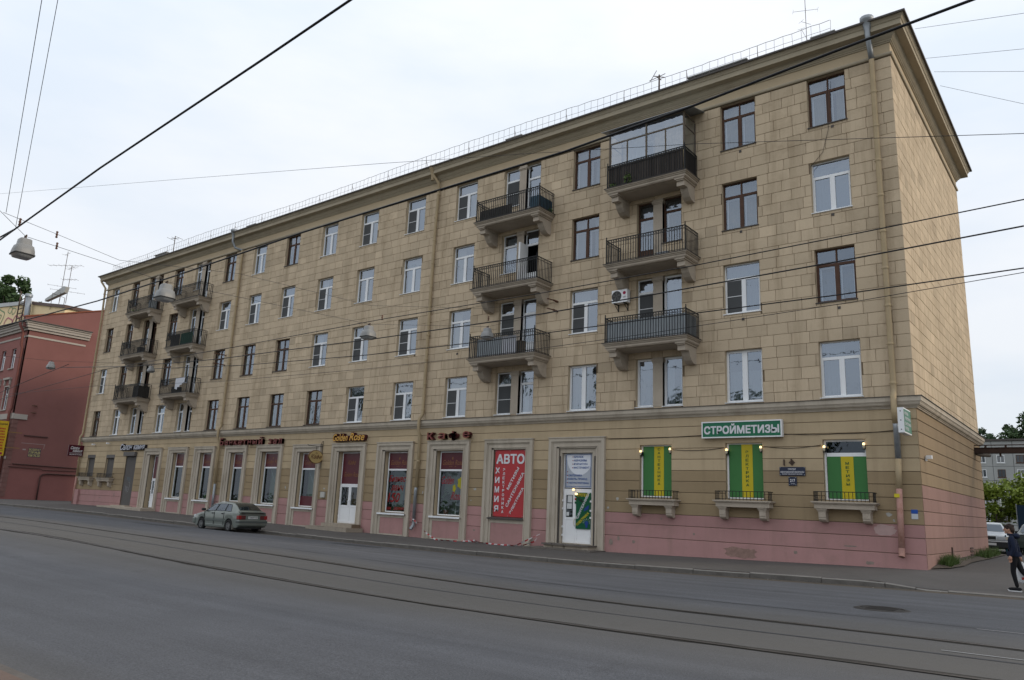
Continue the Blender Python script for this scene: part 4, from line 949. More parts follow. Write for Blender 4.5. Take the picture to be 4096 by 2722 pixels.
# roller shutters
SHUT = M('grey_shutter', (.115, .105, .098), .6, .1, 2, spec=.3)
for n in ('RD', 'RW1', 'RW2'):
    _, o, i, z0, z1 = GFD[n]; mb = MB(); yy = .07 if n == 'RD' else .16
    zt = z1 if n == 'RD' else z1-.25
    k = int((zt-z0)/.075)
    for j in range(k):
        p, q_ = z0+(zt-z0)*j/k, z0+(zt-z0)*(j+1)/k; mb.prism([(yy, p), (yy-.018, p+.012), (yy-.018, q_-.02), (yy, q_-.004), (yy+.02, q_), (yy+.02, p)], i[0], i[1], 'x')
    s = mb.build('roller_shutter', SHUT, B)
    mb = MB(); mb.box(i[0]-.12, i[1]+.05, -.22, yy+.03, z1-.02, z1+.28) if n == 'RD' else mb.box(i[0], i[1], -.02, yy+.1, z1-.25, z1); mb.build('shutter_box', SHUT, s)
    if n == 'RD':
        for cm, pts_ in ((flat('blue_spray', (.13, .22, .28)), [(.35, 1.9), (.5, 2.15), (.62, 1.9), (.75, 2.2), (.8, 1.8), (.95, 2.1), (1.0, 1.75)]), (flat('white_spray', (.36, .36, .38)), [(.35, 1.5), (.42, 1.1), (.55, 1.45), (.62, 1.0), (.75, 1.4), (.9, 1.35), (.8, .9), (1.0, 1.2), (1.05, 1.7), (.8, 1.75)])):
            mb = MB()
            for (p, q_), (r_, s_) in zip(pts_, pts_[1:]):
                for t in range(6):
                    u0, u1 = t/6, (t+1)/6; wv = lambda u: .05*math.sin(u*3.1)
                    A_ = (i[0]+p+(r_-p)*u0+wv(u0), yy-.022, z0+q_+(s_-q_)*u0); B_ = (i[0]+p+(r_-p)*u1+wv(u1), yy-.022, z0+q_+(s_-q_)*u1)
                    mb.quad((A_[0]-.012, A_[1], A_[2]), (A_[0]+.014, A_[1], A_[2]+.01), (B_[0]+.014, B_[1], B_[2]+.01), (B_[0]-.012, B_[1], B_[2]))
            mb.build('graffiti', cm, s)

# little balconets under the plain ground-floor windows
def balconet(x0, x1, zt, d, small=False, label=None):
    mb = MB()
    mb.box(x0, x1, -d, 0, zt-.05, zt); mb.box(x0+.05, x1-.05, -d+.05, 0, zt-.09, zt-.05); mb.box(x0+.09, x1-.09, -d+.09, 0, zt-.25, zt-.09)
    s = mb.build('balconet', CONC, B)
    for bx in (x0+.20, x1-.20-.30):
        mb = MB(); bw = .25; mb.box(bx-.05, bx+bw+.05, -d+.12, 0, zt-.30, zt-.252); mb.box(bx-.025, bx+bw+.025, -d+.15, 0, zt-.35, zt-.30)
        mb.prism([(0, zt-.35), (-d+.17, zt-.35), (-d+.17, zt-.55), (-d+.19, zt-.56), (-d+.19, zt-.62), (-d+.24, zt-.67), (-d+.32, zt-.71), (0, zt-.72)], bx, bx+bw, 'x'); mb.build('bracket', CONC, s)
    mb = MB(); n = int((x1-x0-.2)/.13); h = .32; ya = -d+.07
    for k in range(n+1):
        x = x0+.1+(x1-x0-.2)*k/n; mb.box(x-.009, x+.009, ya-.009, ya+.009, zt, zt+h)
    for sx_ in (x0+.1, x1-.1):
        for k in range(4): mb.box(sx_-.009, sx_+.009, ya+(-ya)*k/4-.009, ya+(-ya)*k/4+.009, zt, zt+h)
        mb.box(sx_-.013, sx_+.013, ya, 0, zt+h, zt+h+.025); mb.box(sx_-.009, sx_+.009, ya, 0, zt+.04, zt+.058)
    mb.box(x0+.087, x1-.087, ya-.014, ya+.014, zt+h, zt+h+.025); mb.box(x0+.1, x1-.1, ya-.009, ya+.009, zt+.04, zt+.058); mb.build('railing', IRON, s)
balconet(-10.92, -8.70, 1.97, .50); balconet(-7.15, -4.90, 2.01, .50); balconet(-3.48, -1.32, 2.06, .50)
balconet(-59.75, -57.35, 2.33, .42); balconet(-63.1, -60.8, 2.38, .42)

# film-covered windows with yellow stripes, each a thing hung in its opening
FGREEN = M('green_film', (.040, .165, .042), .45, .05, 2, spec=.35); FYEL = M('yellow_film', (.50, .40, .012), .45, .05, 2, spec=.35); DGREEN = flat('dark_green_lettering', (.03, .10, .03))
for n, word, ys, zt in (('G1', 'САНТЕХНИКА', (.385, .70), None), ('G2', 'ЭЛЕКТРИКА', (.375, .68), None), ('G3', 'МЕТИЗЫ', (.36, .66), 3.66)):
    _, o, i, z0, z1 = GFD[n]; a, b = i[0]+.09, i[1]; y = .15
    mb = MB(); frame_rect(mb, i[0], i[1], z0-.02, z1, y, y+.07, .07)
    if zt: mb.box(a, b, y-.01, y+.06, zt, zt+.13)
    wv = mb.build('shop_window', WHITE, B)
    if zt: mb = MB(); mb.quad((a, y+.03, zt+.13), (b-.07, y+.03, zt+.13), (b-.07, y+.03, z1-.07), (a, y+.03, z1-.07)); mb.build('pane', GLASS3, wv)
    zt = zt or z1-.05
    fp = empty('window_film', ((a+b)/2, y, z0), 'green and yellow window film lettered %s, %s' % (word, {'G1': 'nearest the hardware door', 'G2': 'under the big green sign', 'G3': 'nearest the building corner'}[n]), 'window film', 'green and yellow shop window films')
    xa_, xb_ = a+(b-a)*ys[0], a+(b-a)*ys[1]; yf = y-.014
    xa_ -= .02
    mb = MB(); mb.box(a, xa_, yf, yf+.01, z0+.06, zt); mb.box(xb_, b-.02, yf, yf+.01, z0+.06, zt); mb.build('green_film', FGREEN, fp)
    mb = MB(); mb.box(xa_+.004, xb_-.004, yf-.003, yf+.008, z0+.06, zt); mb.build('yellow_film', FYEL, fp)
    mb = MB(); k = len(word); ztop, zbot = {'G1': (4.09, 2.52), 'G2': (3.94, 2.53), 'G3': (3.49, 2.62)}[n]; ps = (ztop-zbot)/k
    for j, ch in enumerate(word): text(mb, ch, ((xa_+xb_)/2-.06, yf-.006, ztop-ps*(j+.84)), XF, ZF, .12, ps*.66, 0, .025)
    mb.build('film_lettering', DGREEN, fp)
# lit lamps beside those windows
LAMPE = M('lamp_glass_lit', (.9, .7, .4), .4, 0, emit=((1, .66, .28), 2.2)); LAMPD = M('lamp_glass', (.55, .50, .38), .25, .05, 3)
lt = {'G1': ('left', 'right'), 'G2': ('left', 'right'), 'G3': ('left', 'right')}
for n in ('G1', 'G2', 'G3'):
    _, o, i, z0, z1 = GFD[n]
    for side, x in (('left', i[0]+.055), ('right', i[1]-.05)):
        zl = z1-.30 if side == 'left' else z1-.22
        word = {'G1': 'САНТЕХНИКА', 'G2': 'ЭЛЕКТРИКА', 'G3': 'МЕТИЗЫ'}[n]
        e = empty('wall_lamp', (x, .0, zl), 'small lit lamp on the %s jamb of the green window %s' % (side, {'G1': 'nearest the hardware door', 'G2': 'under the big green sign', 'G3': 'nearest the building corner'}[n]), 'wall lamp', 'lit lamps beside the green shop windows')
        mb = MB(); mb.box(x-.045, x+.045, -.01, .12, zl-.15, zl+.02); mb.build('lamp_base', IRON, e)
        mb = MB(); mb.lathe([(0, -.13), (.03, -.12), (.042, -.05), (.042, .0)], (x, -.045, zl), 10); mb.build('glass_lower', LAMPD, e, smooth=True)
        mb = MB(); mb.lathe([(.042, 0), (.042, .06), (.028, .08), (0, .085)], (x, -.045, zl), 10); mb.build('lit_glass', LAMPE, e, smooth=True)
for j, (x, zl) in enumerate(((-13.87, 2.28), (-13.72, 2.09))):
    e = empty('door_lamp', (x, .1, zl), ('upper' if j == 0 else 'lower')+' of two lit bulbs over the hardware shop door', 'lamp', 'lit bulbs over the hardware door')
    mb = MB(); mb.box(x-.04, x+.04, .1, .17, zl-.03, zl+.03); mb.build('lamp_base', WHITE, e)
    mb = MB(); mb.lathe([(0, -.05), (.045, -.035), (.06, 0), (.045, .035), (0, .05)], (x, .03, zl), 10); mb.build('lit_glass', LAMPE, e, smooth=True)

# ------------------------------------------------------------------ signs
def sign_letters(name, label, spec, y, depth, face, side, rim=None, loc=None, cat='sign'):
    """raised letters: spec = list of (char, x0, z0, w, h, shear)"""
    e = empty(name, (spec[0][1], 0, spec[0][2]), label, cat)
    for ch, x, z, w_, h, sh in spec:
        mb = MB(); text(mb, ch, (x, y, z), XF, ZF, w_, h, sh, .010, depth); l_ = mb.build('letter', side, e)
        mb = MB(); mb.m = 0
        if rim: text(mb, ch, (x-.015, y-depth/2-.006, z-.015), XF, ZF, w_+.03, h+.03, sh, .006)
        mb2 = MB(); text(mb2, ch, (x, y-depth/2-.012, z), XF, ZF, w_, h, sh, .006)
        if rim: mb.build('letter_rim', rim, l_)
        mb2.build('letter_face', face, l_)
    return e
SIDE = flat('maroon_letter_side', (.075, .016, .016)); FACE = flat('faded_red_face', (.20, .055, .05)); RIMG = flat('gold_rim', (.30, .17, .05))
sign_letters('cafe_sign', 'maroon raised letters кафе with gold rims under the belt moulding', [('к', -22.82, 4.64, .42, .36, 0), ('а', -22.05, 4.66, .46, .30, 0), ('ф', -21.33, 4.58, .58, .45, 0), ('е', -20.36, 4.68, .44, .32, 0)], -.16, .22, FACE, SIDE, RIMG)
sp = []; x = -42.36; wd = {'Б': .46, 'ы': .54, 'й': .46, ' ': .30}
for ch in 'Банкетный зал':
    w_ = wd.get(ch, .40)
    if ch != ' ': sp.append((ch, x, 4.66 if ch != 'Б' else 4.66, w_*.84, .32 if ch not in 'Бй' else .47, 0))
    x += w_+.135
sign_letters('banquet_hall_sign', 'maroon raised letters Банкетный зал above the shop windows', sp, -.13, .18, FACE, SIDE, flat('dark_gold_rim', (.14, .06, .04)))
# Golden Rose script
e = empty('golden_rose_sign', (-29.1, 0, 4.7), 'golden script sign Golden Rose on maroon backing above the cafe door', 'sign')
GOLDL = flat('bright_gold', (.62, .34, .06), .4)
for wrd, x, z, w_, h in (('Golden', -30.50, 4.71, 1.30, .40), ('Rose', -29.05, 4.72, 1.28, .42)):
    mb = MB(); text(mb, wrd, (x-.02, -.12, z-.02), XF, ZF, w_+.06, h+.06, .3, .045, .20); o_ = mb.build('word_backing', SIDE, e)
    mb = MB(); text(mb, wrd, (x, -.228, z), XF, ZF, w_, h, .3, .012); mb.build('word_face', GOLDL, o_)
# Салон камня
e = empty('stone_salon_sign', (-54.7, 0, 4.5), 'white italic letters Салон камня on dark backing above the shutter', 'sign')
for wrd, x, z, w_, h in (('Салон', -56.65, 4.52, 1.9, .48), ('камня', -54.5, 4.54, 1.75, .34)):
    mb = MB(); text(mb, wrd, (x-.02, -.10, z-.03), XF, ZF, w_+.08, h+.05, .3, .05, .16); o_ = mb.build('word_backing', flat('dark_letter_side', (.03, .025, .03)), e)
    mb = MB(); text(mb, wrd, (x, -.19, z), XF, ZF, w_, h, .3, .012); mb.build('word_face', flat('pale_letter_face', (.52, .53, .58)), o_)
# СТРОЙМЕТИЗЫ light box
e = empty('hardware_sign', (-6.1, -.1, 4.4), 'green light box with white lettering СТРОЙМЕТИЗЫ in a white frame', 'sign')
a, b, c, d = -7.68, -4.50, 4.385, 5.03; mb = MB(); frame_rect(mb, a, b, c, d, -.22, -.02, .045); mb.build('sign_frame', WHITE, e)
SGREEN = M('sign_green', (.006, .135, .062), .4, .04, 2, spec=.4); mb = MB(); mb.box(a+.04, b-.04, -.205, -.03, c+.04, d-.04); mb.build('sign_face', SGREEN, e)
mb = MB(); text(mb, 'СТРОЙМЕТИЗЫ', (a+.10, -.209, c+.15), XF, ZF, b-a-.2, .40, 0, .035); mb.build('sign_lettering', WLET, e)
# corner light box
e = empty('corner_sign', (-.2, -.9, 4.3), 'small white light box with green face projecting at the building corner', 'sign')
mb = MB(); mb.box(-.30, -.12, -1.45, -.35, 4.30, 5.12); mb.m = 1
for zz in (4.4, 4.7, 5.0): mb.lathe([(0, -.008), (.018, -.005), (.018, 0)], (-.21, -1.451, zz), 8, 'y')
mb.build('sign_case', [WHITE, IRON], e)
mb = MB(); mb.box(-.121, -.110, -1.41, -.39, 4.34, 5.08); mb.build('sign_face', SGREEN, e)
mb = MB()
for s_, zz, w_ in (('МЕТИЗЫ', 4.90, .55), ('ЭЛЕКТРИКА', 4.73, .9), ('САНТЕХНИКА', 4.56, .9), ('КРЕПЕЖ', 4.40, .55)): text(mb, s_, (-.106, -1.36, zz), YF, ZF, w_, .10, 0, .02)
mb.build('sign_lettering', WLET, e)
mb = MB(); mb.box(-.24, -.18, -.35, .0, 5.0, 5.04); mb.box(-.24, -.18, -.35, 0, 4.4, 4.44); mb.build('sign_bracket', IRON, e)
# street name and house number plates
NAVY = M('navy_enamel', (.012, .018, .045), .3, .05, 4, spec=.5)
def plate(name, label, a, b, c, d, lines):
    e = empty(name, ((a+b)/2, 0, c), label, 'sign'); mb = MB(); mb.box(a, b, -.045, -.012, c, d); mb.build('plate', NAVY, e, bevel=.012)
    mb = MB()
    for s_, x, z, w_, h in lines: text(mb, s_, (x, -.047, z), XF, ZF, w_, h, 0, .02)
    mb.build('plate_lettering', WLET, e)
    mb = MB()
    for x in (a+.03, b-.03):
        for z in (c+.03, d-.03): mb.lathe([(0, -.012), (.016, -.008), (.016, 0)], (x, -.046, z), 8, 'y')
    mb.build('screw', GALV, e)
plate('street_name_plate', 'navy street name plate reading ПРОСПЕКТ ОБУХОВСКОЙ ОБОРОНЫ', -4.70, -3.76, 2.96, 3.28, [('ПРОСПЕКТ', -4.38, 3.17, .29, .055), ('ОБУХОВСКОЙ ОБОРОНЫ', -4.66, 3.065, .86, .075), ('PROSPEKT OBUHOVSKOY OBORONY', -4.60, 3.0, .74, .035)])
plate('house_number_plate', 'small navy house number plate 217', -4.38, -4.08, 2.60, 2.92, [('217', -4.32, 2.73, .18, .11), ('219  215', -4.30, 2.65, .15, .035)])
# hook plates above
MB().box(-4.53, -4.50, -.10, 0, 3.33, 3.55).build('wall_hook', RAILR, B)
mb = MB(); mb.box(-4.26, -4.23, -.12, 0, 3.40, 3.58); mb.prism([(-4.24, 3.32), (-4.12, 3.44), (-4.24, 3.56), (-4.36, 3.44)], -.015, 0); mb.build('wall_hook', RAILR, B)
# hardware shop transom board and door board
e = empty('transom_board', (-13.7, .19, 2.34), 'white and grey price board listing КРЕПЕЖ АБРАЗИВЫ above the hardware door', 'sign')
a, b, c, d = -14.41, -13.04, 2.36, 3.86; y = .175
mb = MB(); mb.box(a, b, y, y+.015, c, d); mb.build('board', flat('board_grey', (.42, .45, .50)), e)
mb = MB(); cx, cz, rr_ = (a+b)/2+.06, 3.72, .80; pts = [(a+.04, d-.04)]
th = [math.pi+math.pi*j/24 for j in range(25)]
pts = [(max(a+.05, min(b-.05, cx+rr_*.86*math.cos(t))), max(c, cz+rr_*math.sin(t))) for t in th]+[(b-.05, d-.05), (a+.05, d-.05)]
mb.poly([(p, y-.003, q_) for p, q_ in pts]); mb.build('board_disc', flat('board_white', (.70, .72, .76)), e)
BLUE = flat('blue_print', (.03, .09, .30)); mb = MB(); frame_rect(mb, a+.03, b-.03, c+.05, d-.03, y-.008, y-.004, .018)
L1 = [('КРЕПЕЖ', .44, 3.68, .50), ('АБРАЗИВЫ', .44, 3.52, .68), ('ФУРНИТУРА', .44, 3.36, .73), ('ИНСТРУМЕНТ', .43, 3.20, .84), ('САНТЕХНИКА', .16, 2.86, .72), ('КАБЕЛЬ, ПРОВОД', .16, 2.70, 1.0), ('ЭЛЕКТРОСТРОЙТОВАРЫ', .16, 2.54, 1.08)]
for s_, x, z, w_ in L1: text(mb, s_, (a+x, y-.008, z), XF, ZF, w_, .095, 0, .02)
mb.build('board_lettering', BLUE, e)
mb = MB()
for s_, x, z, w_ in L1+[('', .16, 3.02, 0)]: mb.lathe([(0, -.003), (.025, -.003), (.025, 0)], (a+x-.055, y-.006, z+.045), 10, 'y')
mb.build('board_bullet', flat('red_print', (.25, .02, .03)), e)
e = empty('door_board', (-13.42, .16, .58), 'dark green board lettered САНТЕХНИКА ЭЛЕКТРИКА on the door leaf', 'sign')
a, b, c, d = -13.80, -13.03, .60, 2.16; y = .165
mb = MB(); mb.box(a, b, y-.012, y, c, d); mb.build('board', flat('board_green', (.004, .085, .035)), e)
YLT = flat('yellow_lettering', (.52, .42, .02))
mb = MB(); text(mb, 'КРЕПЕЖ', (a+.05, y-.016, d-.17), XF, ZF, .60, .13, 0, .025)
v = Vector((.62, 0, .56)); l_ = v.length; v.normalize(); text(mb, 'ЭЛЕКТРИКА', (a+.09, y-.016, c+.10), v, (-v.z, 0, v.x), l_, .12, 0, .025); mb.build('board_lettering', YLT, e)
mb = MB(); v = Vector((.60, 0, 1.12)); l_ = v.length; v.normalize(); text(mb, 'САНТЕХНИКА', (a+.12, y-.018, c+.42), v, (-v.z, 0, v.x), l_, .12, 0, .025)
for j in range(7):
    t = math.pi*(.0+j/6); mb.tube([(b-.2+.13*math.cos(t), y-.018, c+.27+.13*math.sin(t)), (b-.2+.19*math.cos(t), y-.018, c+.27+.19*math.sin(t))], .007, 4)
mb.build('board_lettering', WLET, e)
mb = MB(); mb.lathe([(0, -.01), (.09, -.008), (.10, 0)], (b-.2, y-.014, c+.25), 14, 'y'); mb.prism([(b-.24, c+.06), (b-.16, c+.06), (b-.14, c+.18), (b-.26, c+.18)], y-.022, y-.012); mb.prism([(b-.35, 1.35), (b-.12, 1.45), (b-.08, 1.62), (b-.16, 1.60), (b-.32, 1.48)], y-.022, y-.012); mb.build('board_picture', flat('blue_drawing', (.015, .05, .22)), e)
mb = MB(); mb.tube([(a+.1, y-.02, 1.93), (a+.2, y-.02, 1.86), (a+.25, y-.02, 1.80), (a+.38, y-.02, 1.76)], .025, 5); mb.tube([(a+.16, y-.02, 1.82), (a+.3, y-.02, 1.86)], .02, 5); mb.build('board_picture', IRON, e)
# oval hanging sign
e = empty('oval_cafe_sign', (-31.62, -.45, 3.4), 'cream oval hanging sign lettered Кафе with a rose on an iron bracket', 'sign')
mb = MB(); n_ = 28; cy_, cz_, ry_, rz_ = -.46, 3.80, .55, .39; X_ = -31.62
def oval(mb, k, x0, x1):
    pts = [(cy_+ry_*k*math.cos(2*math.pi*j/n_)*(1-.10*abs(math.sin(4*math.pi*j/n_))), cz_+rz_*k*math.sin(2*math.pi*j/n_)) for j in range(n_)]; mb.prism(pts, x0, x1, 'x')
oval(mb, 1.0, X_-.05, X_+.04); mb.build('sign_rim', flat('brown_rim', (.14, .07, .03)), e)
mb = MB(); oval(mb, .92, X_+.035, X_+.047); mb.build('sign_face', flat('cream_face', (.46, .34, .15)), e)
mb = MB(); text(mb, 'Кафе', (X_+.05, -.85, 3.62), YF, ZF, .78, .32, .35, .01)
for j in range(7):
    t = j*.9; r_ = .03+.007*j; mb.tube([(X_+.05, -.46+r_*math.cos(t), 4.03+r_*math.sin(t)), (X_+.05, -.46+r_*math.cos(t+.9), 4.03+r_*math.sin(t+.9))], .009, 4)
mb.build('sign_lettering', flat('brown_print', (.10, .035, .02)), e)
mb = MB(); mb.tube([(X_, 0, 4.42), (X_, -1.05, 4.42), (X_, -1.1, 4.48)], .016, 6); mb.tube([(X_, 0, 4.75), (X_, -.1, 4.7), (X_, -.2, 4.42)], .012, 6); mb.tube([(X_, -.46, 4.42), (X_, -.46, 4.18)], .012, 6); mb.tube([(X_, -.02, 4.75), (X_, -.02, 3.2)], .014, 6); mb.tube([(X_, 0, 3.75), (X_, -.2, 3.78)], .01, 5); mb.tube([(X_, -.02, 3.2), (X_, -.1, 3.12), (X_, -.14, 3.2), (X_, -.08, 3.26)], .01, 5); mb.build('sign_bracket', IRON, e)
# blade sign at the far corner
e = empty('blade_sign', (-63.6, -.45, 4.05), 'maroon projecting sign Салон камня SALON OF STONE at the far corner', 'sign')
mb = MB(); mb.box(-63.72, -63.60, -1.20, .0, 4.06, 4.98); mb.build('sign_case', M('maroon_case', (.07, .008, .018), .4, .05, 2), e)
mb = MB(); text(mb, 'Салон', (-63.595, -1.05, 4.62), YF, ZF, .72, .26, .3, .02); text(mb, 'камня', (-63.595, -.85, 4.40), YF, ZF, .75, .19, .3, .02); text(mb, 'SALON OF STONE', (-63.595, -1.08, 4.15), YF, ZF, .98, .10, 0, .02); mb.box(-63.598, -63.594, -1.1, -.08, 4.31, 4.33); mb.build('sign_lettering', WLET, e)
# small blue and white plates at the corner
e = tag(MB().box(-.37, -.17, -.016, -.004, 1.75, 1.88).build('blue_plate', flat('blue_enamel', (.02, .08, .35), .3)), 'small blue plate near the foot of the building corner', 'sign')
tag(MB().box(-.37, -.17, -.016, -.004, 1.57, 1.745).build('white_plate', flat('white_enamel', (.5, .52, .55), .3)), 'small white plate under the blue plate at the corner', 'sign')
# air conditioner
e = empty('air_conditioner', (-11.4, -.2, 10.35), 'white outdoor air conditioner unit bolted beside the balcony door', 'air conditioner')
mb = MB(); mb.box(-11.81, -11.02, -.38, -.10, 10.44, 11.03); mb.build('case', WHITE, e, bevel=.02)
mb = MB(); cx, cz = -11.55, 10.74; mb.lathe([(0, -.004), (.245, -.004), (.245, 0)], (cx, -.383, cz), 22, 'y')
for r_ in (.06, .10, .14, .18, .22): mb.lathe([(r_-.006, -.012), (r_+.006, -.012), (r_+.006, -.006)], (cx, -.383, cz), 22, 'y')
mb.build('fan_grille', flat('grille_grey', (.06, .06, .06)), e)
mb = MB(); 
for j in range(5):
    t = j*1.2566; mb.poly([(cx, -.389, cz), (cx+.21*math.cos(t), -.389, cz+.21*math.sin(t)), (cx+.19*math.cos(t+.7), -.389, cz+.19*math.sin(t+.7))])
mb.build('fan', flat('fan_dark', (.14, .14, .135)), e)
mb = MB(); mb.lathe([(0, -.004), (.075, -.004), (.075, 0)], (-11.16, -.383, 10.86), 16, 'y'); mb.build('badge', flat('magenta_badge', (.33, .01, .06)), e)
mb = MB(); text(mb, 'LG', (-11.22, -.386, 10.64), XF, ZF, .13, .075, 0, .03); mb.build('badge_lettering', flat('grey_print', (.12, .10, .10)), e)
for x in (-11.66, -11.18):
    mb = MB(); mb.box(x-.02, x+.02, -.42, 0, 10.40, 10.438); mb.box(x-.02, x+.02, -.03, 0, 10.12, 10.40); mb.tube([(x, -.02, 10.14), (x, -.38, 10.40)], .014, 5)
    mb.build('bracket', IRON, e)
# intercom, small boxes, camera, floodlights
tag(MB().box(-31.35, -30.98, -.10, -.01, 1.50, 1.82).build('intercom_box', flat('pale_box', (.45, .44, .40))), 'pale intercom box on the wall beside the cafe door', 'box')
mb = MB(); mb.box(.01, .06, .9, .98, 3.55, 3.7); mb.box(.05, .22, .85, 1.0, 3.62, 3.74); tag(mb.build('security_camera', WHITE), 'small white security camera on the gable wall', 'camera')
for x, z in ((-61.5, 5.05), (-58.9, 5.1)):
    mb = MB(); mb.box(x-.02, x+.02, -.15, 0, z-.02, z+.02); mb.box(x-.07, x+.07, -.3, -.12, z-.06, z+.05); tag(mb.build('flood_lamp', WHITE), 'small white flood lamp under the belt, '+('nearer the far corner' if x < -60 else 'nearer the Салон камня letters'), 'lamp', 'small flood lamps over the shuttered windows')
# steps
TILE = M('step_tile', (.34, .29, .23), .6, .12, 3, fine=.06); SLABM = M('dark_stone_step', (.13, .115, .10), .8, .2, 3, stain=.3)
mb = MB(); zg = walk_z(-29, -.5); mb.box(-30.9, -27.4, -1.25, -.14, zg-.1, zg+.20); mb.box(-30.2, -27.6, -.75, -.14, zg+.2, .125)
st = mb.build('cafe_steps', MORTAR, B)
for j in range(12):
    x0_ = -30.9+3.5*j/12; MB().box(x0_+.006, x0_+3.5/12-.006, -1.262, -1.24, zg-.02, zg+.19).build('tile', TILE, st); MB().box(x0_+.006, x0_+3.5/12-.006, -1.25, -.76, zg+.19, zg+.206).build('tile', TILE, st)
for j in range(9):
    x0_ = -30.2+2.6*j/9; MB().box(x0_+.006, x0_+2.6/9-.006, -.762, -.74, zg+.21, .12).build('tile', TILE, st); MB().box(x0_+.006, x0_+2.6/9-.006, -.74, -.15, .118, .132).build('tile', TILE, st)
for j in range(4): MB().box(-27.405, -27.388, -1.24+.28*j, -.97+.28*j, zg-.02, zg+.19).build('tile', TILE, st)
zg = walk_z(-13.7, -.6); mb = MB(); mb.box(-15.55, -12.10, -1.35, -.1, zg-.2, zg+.06); s1 = mb.build('hardware_steps', SLABM, B)
MB().box(-14.95, -12.55, -.80, -.05, zg+.18, zg+.24).build('top_slab', SLABM, s1)
for x0_, x1_ in ((-14.9, -14.45), (-14.42, -13.85), (-13.8, -12.95), (-12.92, -12.6)): MB().box(x0_, x1_, -.72+R.uniform(0, .05), -.1, zg+.06, zg+.18).build('stone', CONC, s1)
zg = walk_z(-55, -.5); mb = MB(); mb.box(-57.6, -54.0, -.9, 0, zg-.1, zg+.12); mb.box(-54.0, -50.2, -1.1, 0, zg-.1, zg+.13); mb.box(-56.2, -53.9, -.5, 0, zg+.12, .30); mb.build('salon_steps', CONC, B)
# posters, scraps of paper and paint on the walls
SCR = M('torn_paper', (.38, .37, .34), .8, .3, 9)
rr = random.Random(8)
def scrap(x, z, w_, h, y=-.004, side='F', m=SCR):
    w_ *= .8; h *= .8; pts = [(x+w_*(.5+.5*math.cos(t)*rr.uniform(.35, 1.15)), z+h*(.5+.5*math.sin(t)*rr.uniform(.6, 1.1))) for t in [j*math.pi/4.5 for j in range(9)]]
    mb = MB(); mb.poly([(p, y, q_) for p, q_ in pts] if side == 'F' else [(-y, p, q_) for p, q_ in pts]); mb.build('torn_poster', m, B)
for x, z, w_, h in ((-11.70, 1.85, .26, .22), (-12.15, 1.5, .22, .14), (-1.2, 1.62, .30, .18), (-.98, 1.45, .16, .12), (-19.75, 2.12, .35, .16), (-34.95, 1.9, .2, .25), (-52.9, 1.9, .25, .16), (-57.5, 1.85, .3, .12), (-19.9, 1.62, .2, .08), (-31.25, 1.95, .25, .14), (-23.2, 1.85, .12, .25)): scrap(x, z, w_, h)
tag(MB().box(-.80, -.64, -.275, -.262, 2.26, 2.38).build('yellow_sticker', flat('yellow_paper', (.6, .5, .03))), 'yellow sticker pasted round the corner downpipe', 'sticker')
def wear(pts, z0, m, seed, y=-.003):
    rr = random.Random(seed); mb = MB(); (x0, x1), (za, zb_) = pts, z0; n_ = 26; P_ = []
    for j in range(n_):
        t = 2*math.pi*j/n_; P_.append(((x0+x1)/2+(x1-x0)/2*math.copysign(abs(math.cos(t))**.6, math.cos(t))*rr.uniform(.75, 1.05), y, (za+zb_)/2+(zb_-za)/2*math.copysign(abs(math.sin(t))**.6, math.sin(t))*rr.uniform(.7, 1.08)))
    mb.poly(P_); mb.build('worn_patch', m, B)
WEAR1 = M('olive_dirt', (.27, .175, .145), .95, .3, 5, stain=.7, stc=(.36, .21, .19), sscale=4); WEAR2 = M('bare_render', (.25, .20, .17), .95, .25, 6); WEAR3 = M('pale_repaint', (.44, .31, .29), .9, .12, 2)
wear((-7.0, -5.6), (-.12, .30), WEAR1, 1); wear((-1.60, -.85), (1.00, 1.36), WEAR3, 2)
for j, (x_, z_, w2, h2) in enumerate(((-10.9, .15, .16, .14), (-8.2, .62, .10, .10), (-11.6, .22, .12, .2), (-2.6, .55, .5, .05), (-9.6, 1.15, .07, .1), (-4.3, .18, .14, .12), (-1.9, .0, .3, .12), (-12.0, .02, .2, .25), (-19.6, .2, .15, .1), (-17.3, .3, .12, .14), (-33.2, .0, .4, .12), (-25.2, -.1, .5, .12), (-57.0, .9, .12, .35), (-59.5, .75, .4, .06), (-16.2, -.1, .25, .2))): wear((x_, x_+w2), (z_, z_+h2), WEAR2, j+5)
# loose cable along the wall over the green windows
def rope(name, pts, r, mat, label, cat='cable', group=None, n=5, sag=0., seg=10):
    P = []
    for a_, b_ in zip(pts, pts[1:]):
        a_, b_ = Vector(a_), Vector(b_)
        for j in range(seg): t = j/seg; p = a_.lerp(b_, t); p.z -= sag*4*t*(1-t); P.append(p)
    P.append(Vector(pts[-1])); mb = MB(); mb.tube(P, r, n); return tag(mb.build(name, mat, smooth=True), label, cat, group)
WIRE = flat('wire_black', (.012, .012, .014), .5)
rope('wall_cable', [(-9.05, -.02, 3.98), (-6.85, -.02, 4.02)], .010, WIRE, 'thin dark cable sagging between the green windows left of the big sign', sag=.07)
rope('wall_cable', [(-5.28, -.02, 4.05), (-3.17, -.02, 4.07)], .010, WIRE, 'thin dark cable sagging above the street name plate', sag=.09)
rope('wall_cable', [(-12.1, -.02, 4.47), (-7.7, -.02, 4.53)], .010, WIRE, 'thin dark cable along the groove left of the green sign', sag=.03)
rope('wall_cable', [(-4.48, -.02, 4.50), (-2.6, -.02, 4.46), (-.75, -.02, 4.53)], .010, WIRE, 'thin dark cable along the groove right of the green sign', sag=.03)
rope('wall_cable', [(-2.3, -.02, 18.6), (-2.35, -.03, 16.3), (-2.6, -.03, 15.4), (-3.1, -.02, 14.9)], .008, WIRE, 'thin cable dangling down the wall beside the top corner window', sag=.0)
